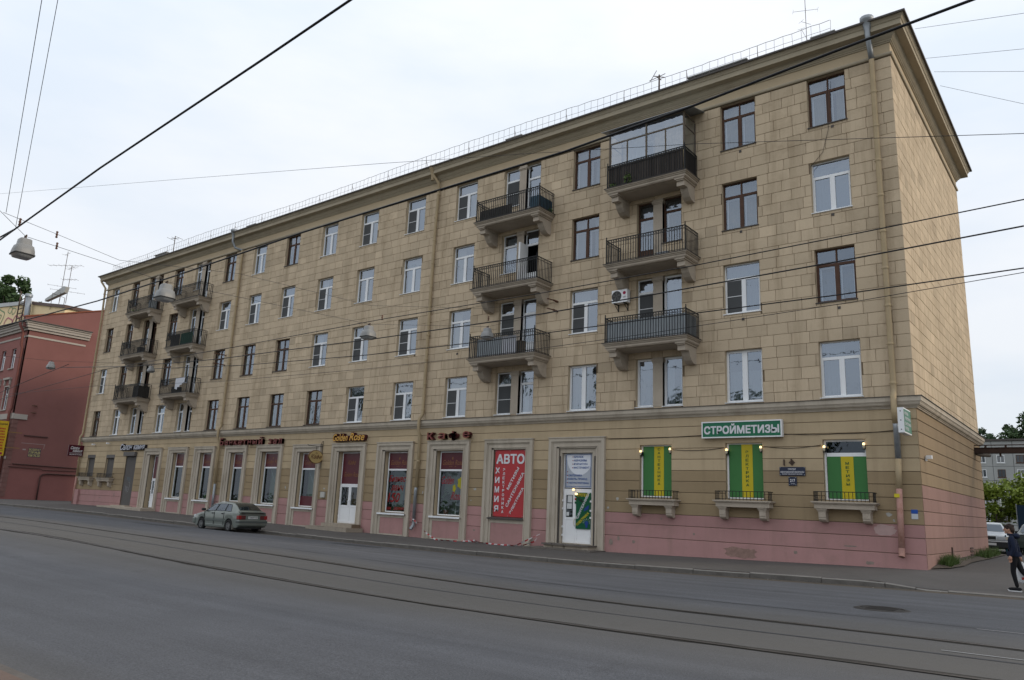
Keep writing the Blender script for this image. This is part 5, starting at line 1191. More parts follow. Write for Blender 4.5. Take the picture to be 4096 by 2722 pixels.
# ------------------------------------------------------------------ red neighbour
RED1 = M('red_stucco', (.215, .096, .086), .9, .10, .3, .25, 12, stain=.35, stc=(.15, .06, .05), sscale=.35, fine=.05)
RED2 = M('red_stucco_front', (.27, .115, .10), .9, .10, .4, .25, 12, fine=.05)
REDP = M('pink_red_stucco', (.25, .105, .095), .9, .10, .4, .25, 12, stain=.3, stc=(.2, .09, .08), sscale=.6, fine=.05)
PALET = M('pale_moulding', (.40, .36, .32), .85, .12, 1, stain=.3, stc=(.2, .17, .15), sscale=1)
RX = -80.6
RB = empty('red_building', (RX-15, 7, .1), 'old brick-red stucco building with pale cornice beyond the side street', 'building')
mb = MB(); wins = []
for c_ in range(6):
    for z0, z1 in ((13.25, 15.35), (8.95, 11.3), (5.2, 7.2)): wins.append((RX-2.95-2.75*c_-.75, RX-2.95-2.75*c_+.75 if False else RX-2.55-2.75*c_, z0, z1))
X = sorted({RX-45, RX}|{v for o in wins for v in o[:2]}); Z = sorted({-1, 8.0, 17.0}|{v for o in wins for v in o[2:]})
for a, b in zip(X, X[1:]):
    for c, d in zip(Z, Z[1:]):
        if not any(o[0] < (a+b)/2 < o[1] and o[2] < (c+d)/2 < o[3] for o in wins): mb.quad((a, 0, c), (b, 0, c), (b, 0, d), (a, 0, d))
for a, b, c, d in wins:
    mb.quad((a, 0, c), (a, .3, c), (a, .3, d), (a, 0, d)); mb.quad((b, .3, c), (b, 0, c), (b, 0, d), (b, .3, d)); mb.quad((a, 0, d), (a, .3, d), (b, .3, d), (b, 0, d)); mb.quad((a, .3, c), (a, 0, c), (b, 0, c), (b, .3, c))
mb.build('front_wall', RED2, RB)
for a, b, c, d in wins:
    window(RB, a, b, c, d, 'W', 'T', 0, 2, y=.16)
    mb = MB(); mb.box(a-.1, b+.1, -.12, 0, c-.10, c); mb.build('sill', PALET, RB)
    if c < 13: mb = MB(); mb.box(a-.14, a-.02, -.05, 0, c, d+.1); mb.box(b+.02, b+.14, -.05, 0, c, d+.1); mb.box(a-.14, b+.14, -.06, 0, d+.02, d+.14); mb.build('window_surround', PALET, RB)
    if 8 < c < 10: mb = MB(); mb.box(a-.3, b+.3, -.25, 0, d+.75, d+.95); mb.box(a-.22, a-.02, -.15, 0, d+.2, d+.75); mb.box(b+.02, b+.22, -.15, 0, d+.2, d+.75); mb.build('window_hood', PALET, RB)
mb = MB(); mb.box(RX-45, RX-.4, .38, .5, 0, 17); mb.build('interior_wall', DARKIN, RB)
# gable wall with raised parapet
gp = [(0, -1), (14, -1), (14, 18.3), (7.6, 20.75), (-.55, 18.25), (-.55, 17.3), (0, 17.2)]
mb = MB(); mb.prism([(y, z) for y, z in gp], RX-.4, RX, 'x'); mb.build('gable_wall', RED1, RB)
mb = MB(); mb.add([(RX+.004, y, z) for y, z in ((.02, -.4), (7.0, -.4), (7.0, 3.1), (.02, 3.3))], [(0, 1, 2, 3)]); mb.m = 0; mb.build('lower_paint', REDP, RB)
mb = MB(); mb.prism([(-.62, 18.26), (7.6, 20.80), (14.1, 18.3), (14.1, 18.42), (7.6, 20.93), (-.62, 18.40)], RX-.5, RX+.08, 'x'); mb.build('parapet_cap', M('rust_cap', (.20, .06, .03), .7, .2, 2), RB)
mb = MB()   # cornice returning on the gable
for o, z0, z1 in ((.18, 17.0, 17.25), (.34, 17.25, 17.5), (.42, 17.5, 17.72), (.55, 17.72, 17.86)): mb.box(RX-45, RX+o, -o, 0, z0, z1); mb.box(RX, RX+o, -.0, 5.8, z0, z1)
mb.build('cornice', PALET, RB)
mb = MB(); mb.box(RX-45, RX+.7, -.7, -.0, 17.862, 17.93); mb.box(RX, RX+.7, 0, 5.85, 17.862, 17.93); mb.build('cornice_flashing', FLASH, RB)
mb = MB(); mb.box(RX-45, RX+.06, -.06, 0, 16.3, 16.48); mb.box(RX, RX+.06, 0, 5.55, 16.3, 16.48); mb.box(RX-45, RX+.10, -.10, 0, 7.95, 8.5); mb.box(RX, RX+.12, 0, 1.2, 7.95, 8.45); mb.box(RX-45, RX+.05, -.06, 0, 4.0, 4.25); mb.build('string_course', PALET, RB)
mb = MB(); mb.poly([(RX-.4, 7.6, 20.6), (RX-.4, -.5, 18.0), (RX-45, -.5, 18.0), (RX-45, 7.6, 20.6)]); mb.build('roof', M('red_roof', (.16, .06, .05), .7, .2, 1), RB)
mb = MB(); mb.tube([(RX-.6, -.8, 17.8), (RX-.55, -.7, 17.4), (RX-.5, -.35, 16.8), (RX-.5, -.35, 15.5), (RX-.5, -.18, 15.1), (RX-.5, -.18, 9), (RX-.5, -.28, 8.6), (RX-.5, -.28, 7.8), (RX-.55, -.18, 7.4), (RX-.6, -.18, .3)], .14, 8); mb.build('downpipe', M('red_pipe', (.20, .075, .06), .7, .2, 2), RB, smooth=True)
QUO = M('quoin_grey_red', (.19, .10, .088), .9, .15, 1)
for j in range(17):
    mb = MB(); z = .35+j*.445; mb.box(RX-.55, RX+.05, -.04, .45, z+.02, z+.425); mb.build('corner_stone', QUO, RB)
PIPB = M('wall_pipe', (.085, .045, .04), .8, .2, 3)
mb = MB(); mb.tube([(RX+.08, .6, 3.55), (RX+.08, 7.0, 3.45)], .05, 6); mb.tube([(RX+.08, .3, 3.25), (RX+.08, 3.2, 3.2), (RX+.08, 3.4, 3.1), (RX+.08, 7.0, 3.15)], .035, 6); mb.tube([(RX+.1, 7.0, 2.75), (RX+.1, 3.9, 2.75), (RX+.1, 3.5, 2.65), (RX+.1, 3.3, 2.4), (RX+.1, 3.3, .1)], .07, 7); mb.build('gas_pipe', PIPB, RB, smooth=True)
mb = MB(); mb.box(RX, RX+.1, 1.2, 3.4, 6.35, 6.45); mb.build('wall_ledge', PIPB, RB)
# stencilled advertisement on the red wall
e = empty('wall_stencil', (RX+.02, 2.5, 4.2), 'dark blue and yellow stencil ВОЗВРАТ ПРАВ 928-70-30 on the red wall', 'sign')
a, b, c, d = 1.85, 3.00, 4.32, 5.22; mb = MB(); mb.box(RX+.004, RX+.008, a, b, c, d); mb.build('stencil_ground', M('faded_navy', (.07, .055, .08), .9, .2, 6), e)
mb = MB()
for s_, z, h in (('ВОЗВРАТ', 4.95, .22), ('ПРАВ', 4.68, .22), ('928-70-30', 4.36, .20)): text(mb, s_, (RX+.012, a+.04, z), YF, ZF, b-a-.08, h, 0, .03)
mb.box(RX+.009, RX+.013, a+.05, b-.05, 4.60, 4.635); mb.build('stencil_lettering', flat('faded_yellow', (.42, .36, .16)), e)
for y0, y1, z0, z1 in ((1.1, 3.3, 5.62, 5.66), (3.2, 3.24, 5.2, 5.6), (1.3, 1.6, 4.95, 5.08)):
    MB().box(RX+.003, RX+.007, y0, y1, z0, z1).build('paint_scrape', flat('pale_scrape', (.33, .27, .26)), RB)
# yellow banner at the left edge
e = empty('yellow_banner', (RX+.5, -1.5, 4.0), 'yellow vertical banner with red lettering on brackets at the left edge', 'banner')
YB = flat('yellow_vinyl', (.55, .36, .02)); a, b, c, d = -2.3, -.42, 4.25, 7.6; X_ = RX+.35
mb = MB(); mb.box(X_, X_+.03, a, b, c, d); mb.build('banner_sheet', YB, e)
mb = MB()
for j, w2 in enumerate((1.10, .62, .58, .78, .80, .74, .60, .82)):    # rows too blurred to read in the photograph
    for q_ in range(int(w2/.13)): mb.box(X_+.031, X_+.034, b-.12-w2+.13*q_, b-.12-w2+.13*q_+.10, 6.78-.27*j, 6.78-.27*j+.14)
mb.build('banner_lettering', flat('red_lettering', (.40, .03, .02)), e)
mb = MB(); text(mb, 'ЛЕКЦИИ', (X_+.034, b-1.25, 7.18), YF, ZF, 1.15, .2, 0, .03); mb.box(X_+.031, X_+.034, a+.2, b-.1, 4.86, 4.89); mb.box(X_+.031, X_+.034, a+.2, b-.1, 4.72, 4.75); mb.build('banner_lettering', flat('dark_brown_lettering', (.08, .05, .02)), e)
mb = MB(); mb.box(X_+.031, X_+.034, a+.5, b-.15, 4.35, 4.56); mb.build('banner_patch', flat('crimson_patch', (.30, .02, .06)), e)
mb = MB(); mb.box(X_-.02, X_+.0, -2.2, .9, 6.55, 6.6); mb.box(X_-.02, X_, -2.2, .9, 5.05, 5.1); mb.build('banner_arm', flat('ochre_arm', (.28, .17, .04)), e)

# ------------------------------------------------------------------ pale yellow building behind
YBD = M('yellow_stucco', (.80, .62, .38), .9, .08, .3, fine=.04); YB2 = M('white_cornice', (.5, .5, .5), .8, .1, .4)
e = empty('yellow_building', (-185, 36, 0), 'pale yellow building with graffiti parapet rising behind the red roof', 'building')
mb = MB(); mb.prism([(-240, -1), (-154, -1), (-154, 35.9), (-170, 38.9), (-200, 41.7), (-240, 44)], 30, 50); mb.build('parapet_wall', YBD, e)
mb = MB(); mb.prism([(-240, 44.0), (-200, 41.75), (-172, 39.1), (-172, 39.9), (-200, 42.6), (-240, 44.9)], 29.7, 50.2); mb.box(-240, -183, 28.6, 30, 34.3, 35.1); mb.box(-240, -183, 29.0, 30, 33.3, 34.3); mb.build('coping', YB2, e)
mb = MB(); mb.prism([(-171, 38.9), (-153.6, 35.85), (-153.6, 36.5), (-171, 39.5)], 29.7, 50.2); mb.build('dark_coping', flat('rust_dark', (.10, .06, .05)), e)
GRG = flat('green_spray', (.16, .26, .12)); GRP = flat('pink_spray', (.45, .12, .17)); GRW = flat('pale_spray', (.62, .50, .42))
def ribbon(mb, pts, w_, closed=True):
    n = len(pts)
    for i in range(n if closed else n-1):
        (a, b), (c, d) = pts[i], pts[(i+1) % n]; l_ = math.hypot(c-a, d-b) or 1; nx, nz = -(d-b)/l_*w_, (c-a)/l_*w_
        mb.quad((a-nx, 29.93, b-nz), (c-nx, 29.93, d-nz), (c+nx, 29.93, d+nz), (a+nx, 29.93, b+nz))
blob = lambda cx, cz, rx, rz, k, n=20: [(cx+rx*math.cos(2*math.pi*i/n)*(1+.18*math.sin(k*2*math.pi*i/n)), cz+rz*math.sin(2*math.pi*i/n)*(1+.15*math.cos(k*2*math.pi*i/n))) for i in range(n)]
mb = MB(); ribbon(mb, blob(-189.5, 38.2, 2.6, 1.9, 3), .13); ribbon(mb, blob(-189.5, 38.4, 1.0, .6, 2), .1); ribbon(mb, blob(-183.5, 39.3, 1.2, .7, 4), .09); ribbon(mb, blob(-181.3, 38.8, 1.1, .7, 3), .09); mb.build('graffiti', GRG, e)
mb = MB(); ribbon(mb, blob(-183.5, 36.0, 2.2, 1.5, 3), .15); ribbon(mb, blob(-179.2, 36.0, 2.0, 1.4, 4), .15); ribbon(mb, blob(-175.6, 35.9, 1.5, 1.4, 3), .15); mb.build('graffiti', GRP, e)
mb = MB()
for x in (-177.2, -174.3): mb.box(x-.12, x+.12, 29.3, 29.5, 33, 42.5 if x < -175 else 41.4)
for j in range(7): mb.box(-177.2, -174.3, 29.35, 29.45, 34.2+1.05*j, 34.4+1.05*j)
mb.build('ladder', RAILR, e)
mb = MB(); mb.tube([(-169.5, 29, 33), (-171.2, 29, 40.5)], .55, 10); mb.lathe([(.75, 0), (.75, .5), (.6, .6)], (-171.2, 29, 40.4), 10); mb.build('flue_pipe', GALV, e, smooth=True)
mb = MB(); mb.prism([(-164.5, 38.7), (-155.4, 39.3), (-154.9, 40.4), (-156.2, 40.7), (-164.5, 39.2)], 29.8, 30.5); mb.build('roof_hatch', flat('pale_hatch', (.45, .45, .44)), e)
mb = MB()
for x0, z0 in ((-161, 40), (-157, 39.5), (-154.5, 38)): mb.tube([(x0, 29.8, 36.5), (x0, 29.8, z0)], .06, 4)
mb.tube([(-161, 29.8, 39.9), (-154.5, 29.8, 38)], .05, 4); mb.build('roof_guard', RAILR, e)
def antenna(name, x, y, z, h, el, label, s=1.0, rz=0.):
    mb = MB(); mb.tube([(x, y, z), (x, y, z+h)], .025*s, 5)
    for k, (zz, ln, n_) in enumerate(el):
        dx, dy = math.cos(rz+k*.6), math.sin(rz+k*.6); mb.tube([(x-dx*ln/2, y-dy*ln/2, z+zz), (x+dx*ln/2, y+dy*ln/2, z+zz)], .014*s, 4)
        for j in range(n_):
            t = -ln/2+ln*j/max(1, n_-1); px_, py_ = x+dx*t, y+dy*t; mb.tube([(px_-dy*.3*s, py_+dx*.3*s, z+zz), (px_+dy*.3*s, py_-dx*.3*s, z+zz)], .010*s, 4)
    return tag(mb.build(name, RAILR), label, 'antenna', 'roof antennas')
antenna('roof_antenna', -160.2, 31, 38.5, 10.5, [(10.0, 2.5, 1), (7.5, 7, 7), (3.0, 5, 4)], 'tall thin antenna behind the red gable roof', 2.2)
antenna('roof_antenna', -157, 31, 37.5, 8, [(7.4, 3, 4), (5, 3, 5), (2.5, 6, 6)], 'shorter comb antenna right of the tall one behind the red roof', 2.2)
antenna('roof_antenna', -3.35, 1.2, 20.4, 2.9, [(2.3, 1.0, 3), (1.7, .5, 1), (.95, 1.6, 1)], 'antenna with several arms near the roof corner', .5, .4)
antenna('roof_antenna', -9.6, -.1, 20.2, .95, [(.85, .55, 1), (.75, .3, 1)], 'short stubby antenna mast on the eave right of the middle', 1.5, .8)
antenna('roof_antenna', -52.9, -.1, 20.2, 1.5, [(1.3, .9, 3)], 'short antenna with one crossbar at the far end of the eave', 1.3, .3)
antenna('roof_antenna', RX+.0, 7.0, 20.9, 3.0, [(2.8, .9, 3), (2.2, .8, 1)], 'thin mast with crossbar beside the far downpipe', 1.6, .5)

# ------------------------------------------------------------------ trees and shrubs
BARK = M('bark', (.07, .055, .045), .95, .25, 4, .5, 20)
def tree(loc, h, rx, rz, n, mat, label, seed, leaf=.3, cz=None, clumps=26, group=None, name='tree', base=0.15, cat='tree'):
    rr = random.Random(seed); x, y, z = loc; e = empty(name, loc, label, cat, group)
    mb = MB(); top = Vector((x+rr.uniform(-.2, .2)*rx*.3, y, z+h*.86)); P = [Vector(loc)+(top-Vector(loc))*t+Vector((rr.gauss(0, .02*rx), rr.gauss(0, .02*rx), 0)) for t in (0, .2, .4, .6, .8, 1)]
    r0 = h*.016; mb.tube(P, [r0*1.3, r0, r0*.8, r0*.6, r0*.4, r0*.15], 7)
    cz = z+h*.6 if cz is None else cz; cl = []
    for i in range(clumps):
        while True:
            p = Vector((rr.uniform(-1, 1), rr.uniform(-1, 1), rr.uniform(-1, 1)))
            if .25 < p.length < 1: break
        c = Vector((x+p.x*rx, y+p.y*rx, cz+p.z*rz)); c.z = max(c.z, z+h*base); cl.append((c, rr.uniform(.22, .42)*min(rx, rz)))
        b = P[min(5, max(1, int((c.z-z)/h*5)))]; mid = b.lerp(c, .5)+Vector((0, 0, -.05*rz)); mb.tube([b, mid, c], [r0*.35, r0*.2, r0*.05], 4)
    mb.build('trunk', BARK, e, smooth=True)
    mb = MB()
    for i in range(n):
        c, r_ = cl[rr.randrange(len(cl))]; d = Vector((rr.gauss(0, 1), rr.gauss(0, 1), rr.gauss(0, .8))).normalized()*r_*rr.random()**.45
        p = c+d; u = Vector((rr.gauss(0, 1), rr.gauss(0, 1), rr.gauss(0, .7))).normalized()*leaf*rr.uniform(.6, 1.3); v = u.orthogonal(); v.rotate(Matrix.Rotation(rr.uniform(0, 6.28), 3, u)); v = v.normalized()*u.length*.55
        mb.quad(p-u, p-v, p+u, p+v)
    mb.build('crown', mat, e)
    return e
LG = leafmat('leaf_bright', (.15, .20, .022)); LD = leafmat('leaf_dark', (.05, .088, .032)); LM = leafmat('leaf_mid', (.055, .095, .025)); LF = leafmat('leaf_far', (.05, .085, .04))
tree((-8.3, 160, 0), 24.4, 5.2, 4.4, 5600, LD, 'dark tall tree rising over the panel block roof, nearest the right edge', 3, .36, 20.6, 30)
tree((-17.2, 162, 0), 22.6, 3.2, 3.0, 2600, LF, 'paler tree top beside the gable, left of the dark tall tree', 4, .34, 19.2, 18)
tree((-2.7, 44, 0), 5.2, 2.0, 1.9, 4800, LG, 'bright yellow-green tree in front of the grey panel block', 6, .15, 3.4, 26, base=.25)
tree((-.4, 46, 0), 5.7, 1.9, 2.2, 3600, LG, 'bright leafy tree at the right edge behind the blue hoarding', 8, .16, 3.9, 22, base=.2)
tree((-4.9, 40, 0), 3.1, 1.3, 1.2, 1800, LM, 'dark green shrub against the foot of the grey panel block', 9, .13, 1.8, 14, name='shrub', base=.1, cat='shrub')
tree((-2.6, 34, 0), 2.3, 1.7, .9, 2600, LM, 'low green shrub behind the parked pale car', 10, .12, 1.3, 16, name='shrub', base=.1, cat='shrub')
tree((-262, 50, 0), 62, 6, 9, 5200, LD, 'dark tree top at the left edge behind the yellow building', 11, .6, 54, 22)
tree((-250, 51, 0), 62.5, 5, 9, 5000, LD, 'second dark tree top beyond the graffiti parapet, right of the first', 12, .6, 54, 22)
tree((-233, 52, 0), 53.5, 6, 4, 900, LM, 'small pale tree top peeping over the yellow parapet', 14, .8, 49.5, 12)
def wood(name, spots, n, leaf, mat, seed):
    rr = random.Random(seed); mb = MB(); cl = []
    for x, y, h, r in spots:
        mb.m = 1; mb.tube([(x, y, -.5), (x+.2, y, h*.5), (x, y, h*.9)], [h*.018, h*.012, h*.003], 6); mb.m = 0
        for k in range(9): cl.append((x+rr.gauss(0, r*.45), y+rr.gauss(0, r*.45), h*rr.uniform(.38, .95), r*rr.uniform(.3, .55)))
    for i in range(n):
        cx, cy, cz, r = cl[rr.randrange(len(cl))]; d = Vector((rr.gauss(0, 1), rr.gauss(0, 1), rr.gauss(0, 1))).normalized()*r*rr.random()**.4
        p = Vector((cx, cy, cz))+d; u = Vector((rr.gauss(0, 1), rr.gauss(0, 1), rr.gauss(0, .7))).normalized()*leaf*rr.uniform(.6, 1.3); v = u.orthogonal().normalized()*leaf*.5
        mb.quad(p-u, p-v, p+u, p+v)
    return kind(mb.build(name, [mat, BARK]), 'stuff')
rr = random.Random(17)
wood('wood_across_street', [(-88+8.5*i+rr.uniform(-2, 2), -50+rr.uniform(-4, 3), rr.uniform(13, 20), rr.uniform(3, 4.4)) for i in range(10)], 26000, .30, LM, 5)
wood('unseen_shade_wood', [(30+rr.uniform(-3, 4), -2+6.2*i, rr.uniform(17, 23), rr.uniform(4, 5.2)) for i in range(7)], 9000, .50, LM, 6)  # unseen trees, added to keep the sun off the lower gable
rr = random.Random(2)
def grass(name, x0, x1, y0, y1, n, h, mat, zf, seed):
    rr = random.Random(seed); mb = MB()
    for i in range(n):
        x, y = rr.uniform(x0, x1), rr.uniform(y0, y1); z = zf(x, y); hh = h*rr.uniform(.4, 1.2); a = rr.uniform(0, 6.28); dx, dy = math.cos(a)*.012, math.sin(a)*.012; lx, ly = rr.gauss(0, hh*.35), rr.gauss(0, hh*.35)
        mb.add([(x-dx, y-dy, z), (x+dx, y+dy, z), (x+lx, y+ly, z+hh)], [(0, 1, 2)])
    return kind(mb.build(name, mat), 'stuff')
GR = leafmat('grass_blades', (.065, .11, .025)); cyz = lambda x, y: sm(T_BASE, max(x, 0))+.012*max(0, min(y, 40))
grass('grass', .05, .40, 1.6, 3.5, 900, .42, GR, cyz, 1); grass('grass', .04, .25, 3.5, 9.3, 500, .18, GR, cyz, 2); grass('grass', .05, .55, 9.6, 14.6, 900, .42, GR, cyz, 3)
grass('grass', -14, 6, 28, 44, 6000, .5, GR, cyz, 4); grass('grass', .6, 4, 17.5, 27, 1500, .30, GR, cyz, 5)
mb = MB(); mb.add([(.0, .5, .0), (.45, 1.4, .03), (.6, 3.2, .05), (.45, 6, .08), (.6, 10, .13), (.7, 14.9, .19), (0, 14.9, .26), (0, 6, .20), (0, 2, .14)], [(0, 1, 8), (1, 2, 8), (2, 3, 7, 8), (3, 4, 7), (4, 5, 6, 7)]); kind(mb.build('soil_strip', DIRT), 'structure')
# cellar vents at the foot of the gable
for y0, y1 in ((4.7, 4.78), (9.2, 9.9)):
    mb = MB(); mb.box(.0, .05, y0, y1, .05, .62) if y1-y0 < .3 else [mb.box(0, .04, y0, y1, .1+.13*j, .16+.13*j) for j in range(4)]; mb.build('cellar_vent', RAILR, B)

# ------------------------------------------------------------------ grey panel block far behind
PAN = M('grey_panel', (.34, .345, .34), .9, .12, .25, fine=.05); PJ = M('panel_joint', (.10, .10, .105), .9)
PY = 140; X0, X1 = -40, 24; e = empty('panel_block', (-8, PY+6, 0), 'grey five-storey prefabricated panel block behind the courtyard trees', 'building')
mb = MB(); mb.box(X0, X1, PY+.05, PY+12, -1, 17.35); mb.build('wall_core', PJ, e)
joint0 = -12.8; cols = []; x = joint0
while x > X0+3.3: x -= 3.3
while x+3.3 <= X1: cols.append(x); x += 3.3
zs = [.0, 2.0, 4.65, 7.32, 9.98, 12.64, 15.3, 17.3]
for j, x in enumerate(cols):
    vis = -17 < x < 4
    for z0, z1 in zip(zs, zs[1:]):
        if vis or z0 < 1: MB().box(x+.04, x+3.26, PY, PY+.1, z0+.035, z1-.035).build('panel', PAN, e)
    if not vis: continue
    for f in range(5):
        zc = 14.0-2.66*f; wide = (j-cols.index(min(cols, key=lambda c_: abs(c_-joint0)))) % 2 == 1; ww = 1.75 if wide else 1.25; xc = x+1.65-.35
        mb = MB(); frame_rect(mb, xc-ww/2, xc+ww/2, zc-.72, zc+.72, PY-.03, PY+.03, .09)
        k = 3 if wide else 2
        for q_ in range(1, k): mb.box(xc-ww/2+ww*q_/k-.04, xc-ww/2+ww*q_/k+.04, PY-.03, PY+.03, zc-.7, zc+.7)
        mb.box(xc-ww/2-.1, xc+ww/2+.1, PY-.12, PY, zc-.82, zc-.73)
        wn = mb.build('window', WHITE if (f+j) % 3 else WOODW, e); MB().box(xc-ww/2+.05, xc+ww/2-.05, PY-.012, PY-.006, zc-.68, zc+.68).build('pane', M('far_pane%d%d' % (f, j), (.05, .06, .07) if (f*3+j) % 4 else (.16, .17, .18), .15, .3, .8, spec=.6), wn)
mb = MB(); mb.box(X0, X1, PY-.3, PY+12.3, 17.36, 17.7); mb.build('roof_edge', FLASH, e)

# ------------------------------------------------------------------ pipe bridge, hoarding, post
e = empty('pipe_bridge', (4, 13.2, 4.5), 'rusty brown pipe bridge crossing the courtyard entrance', 'pipe bridge')
RUST = M('rusty_steel', (.060, .038, .030), .85, .25, 2, stain=.4, stc=(.10, .05, .03), sscale=2)
mb = MB(); mb.box(-.1, 16, 13.0, 13.35, 4.80, 5.02); mb.box(-.1, 16, 12.95, 13.4, 4.78, 4.80); mb.box(-.1, 16, 12.95, 13.4, 5.02, 5.04); mb.build('beam', RUST, e)
mb = MB(); mb.box(-.15, 16, 13.1, 13.2, 5.14, 5.18)
for x in (.45, 1.25, 2.1, 3, 4): mb.box(x-.04, x+.04, 13.1, 13.2, 5.02, 5.15)
mb.box(.98, 1.06, 13.05, 13.15, 4.62, 4.80); mb.build('upper_rail', RUST, e)
mb = MB(); mb.tube([(.05, 13.1, 4.78), (.25, 13.1, 4.70), (.62, 12.9, 4.66)], .085, 10); mb.build('pipe_stub', M('grey_wrap', (.16, .14, .12), .9, .25, 5), e, smooth=True)
tag(MB().box(.40, 3.5, 25, 25.08, .9, 2.75).build('blue_hoarding', M('dark_blue_sheet', (.010, .028, .055), .6, .1, 2)), 'dark blue sheet metal hoarding at the right edge', 'hoarding')
mb = MB(); mb.box(.36, .40, 24.95, 25.05, .2, 2.8); tag(mb.build('hoarding_post', GALV), 'thin grey post at the left end of the blue hoarding', 'post')
mb = MB(); mb.tube([(.60, 16.2, .2), (.60, 16.2, 1.05)], .035, 8); mb.lathe([(.035, 0), (.02, .03), (0, .035)], (.60, 16.2, 1.05), 8); tag(mb.build('bollard_post', flat('teal_paint', (.02, .07, .10))), 'teal metal post between the parked cars', 'post')

# ------------------------------------------------------------------ cars
TYRE = M('tyre', (.022, .022, .022), .9, .1, 6); CHROME = flat('chrome', (.5, .5, .5), .25, metal=.9); CARGL = glass('car_glass', (.22, .24, .25), .06, .03)
BLKP = flat('black_plastic', (.025, .026, .027), .6)
def interp(tab, x): return lerp_tab(tab, x)
def car(name, loc, heading, label, cfg, group=None):
    """local x from rear (0) to nose, y to the left, z up; heading = angle of the nose"""
    e = empty(name, loc, label, 'car', group, heading); Lc = cfg['L']; paint = cfg['paint']
    zb0, wheels, rw = cfg.get('zb', .22), cfg['wheels'], cfg.get('rw', .29)
    ox = -Lc/2
    sts = sorted(set([0, .03, .08, .15]+[Lc-.15, Lc-.08, Lc-.03, Lc]+[round(k*.1, 3) for k in range(2, int(Lc*10)-1)]+[w_+d for w_ in wheels for d in (-.36, -.33, -.25, -.15, 0, .15, .25, .33, .36)]))
    def sec(u):
        zbt, zrf, wb_, wr_ = (interp(cfg[k], u) for k in ('belt', 'roof', 'wbelt', 'wroof'))
        zb = interp(cfg['bot'], u); za = zb
        for w_ in wheels:
            d = abs(u-w_)
            if d < .36: za = max(za, rw+math.sqrt(max(0, .36**2-d*d))*.98)
        za = min(za, zbt-.08)
        return [(0, zb), (wb_-.24, za), (wb_*.985, za), (wb_*.99, max(za+.01, (za+zbt)/2)), (wb_*.995, zbt-.06), (wb_*.97, zbt), (wr_, max(zbt+.004, zrf-.05)), (wr_*.88, max(zbt+.008, zrf-.008)), (0, max(zbt+.012, zrf))]
    vs, m = [], 9
    for u in sts:
        s_ = sec(u); vs += [(ox+u, y, z) for y, z in s_]+[(ox+u, -y, z) for y, z in s_[1:-1]]
    n = m+m-2; fs = []
    for i in range(len(sts)-1):
        ring_ = list(range(m))+list(range(n-1, m-1, -1))
        for a, b in zip(ring_, ring_[1:]+ring_[:1]): fs.append((i*n+a, (i+1)*n+a, (i+1)*n+b, i*n+b))
    ring_ = list(range(m))+list(range(n-1, m-1, -1)); fs += [tuple(reversed(ring_)), tuple((len(sts)-1)*n+k for k in ring_)]
    mb = MB(); mb.add(vs, fs); body = mb.build('body', paint, e, smooth=True, local=True)
    mod = body.modifiers.new('split', 'EDGE_SPLIT'); mod.split_angle = math.radians(38)
    mb = MB(); mb.box(ox+.15, ox+Lc-.2, -.62, .62, zb0-.06, zb0+.14); mb.build('underbody', BLKP, e, local=True)
    def side_pt(u, t, s_, off=.007):
        q_ = sec(u); (y0, z0), (y1, z1) = q_[5], q_[6]; ny, nz = (z1-z0), -(y1-y0); l_ = math.hypot(ny, nz); return (ox+u, s_*(y0+(y1-y0)*t+ny/l_*off), z0+(z1-z0)*t+nz/l_*off)
    for s_ in (1, -1):
        for u0, u1, u2, u3 in cfg['side']:   # bottom rear, bottom front, top front, top rear
            mb = MB(); k = 4; B_ = [side_pt(u0+(u1-u0)*j/k, .10, s_) for j in range(k+1)]; T_ = [side_pt(u3+(u2-u3)*j/k, .90, s_) for j in range(k+1)]
            mb.add(B_+T_, [(j, j+1, k+2+j, k+1+j) if s_ < 0 else (k+1+j, k+2+j, j+1, j) for j in range(k)]); mb.build('side_window', CARGL, e, local=True)
            fm_ = MB(); 
            lp = B_+T_[::-1]+[B_[0]]; fm_.tube(lp, .012, 4, cap=False); fm_.build('window_trim', BLKP, e, local=True)
    for nm, (ua, ub, k0) in (('rear_window', cfg['rear']), ('windscreen', cfg['front'])):
        mb = MB(); k = 6; V_ = []
        for j in range(k+1):
            u = ua+(ub-ua)*j/k; s__ = sec(u); wv = s__[7][0]*k0; V_ += [(ox+u, -wv, s__[8][1]+.008), (ox+u, -wv*.5, s__[8][1]+.008), (ox+u, wv*.5, s__[8][1]+.008), (ox+u, wv, s__[8][1]+.008)]
        mb.add(V_, [(4*j+i+4, 4*j+i+5, 4*j+i+1, 4*j+i) for j in range(k) for i in range(3)]); mb.build(nm, CARGL, e, local=True, smooth=True)
    wm, hub = {}, None
    for w_ in wheels:
        for s_ in (1, -1):
            mb = MB(); yy = cfg['track']/2*s_; mb.lathe([(rw*.60, -.09), (rw*.92, -.09), (rw, -.06), (rw, .06), (rw*.92, .09), (rw*.62, .085), (rw*.60, -.09)], (0, 0, 0), 24, 'y')
            o = mb.build('wheel', TYRE, e, loc=(ox+w_, yy, rw), smooth=True)
            mb = MB(); ys_ = .075*s_; mb.lathe([(0, ys_), (.06, ys_), (.075, ys_-.02*s_), (.11, ys_-.055*s_), (rw*.5, ys_-.05*s_), (rw*.56, ys_), (rw*.63, ys_+.004*s_)], (0, 0, 0), 24, 'y')
            for j in range(10):
                t = 2*math.pi*j/10; ca, sa = math.cos(t), math.sin(t); mb.tube([(ca*.05, ys_, sa*.05), (ca*rw*.57, ys_-.004*s_, sa*rw*.57)], .016, 4)
            mb.build('rim', CHROME if cfg.get('bright') else flat('rim_grey', (.22, .22, .22), .4, metal=.7), o, local=True, smooth=False)
    cfg['extra'](e, ox, sec)
    return e
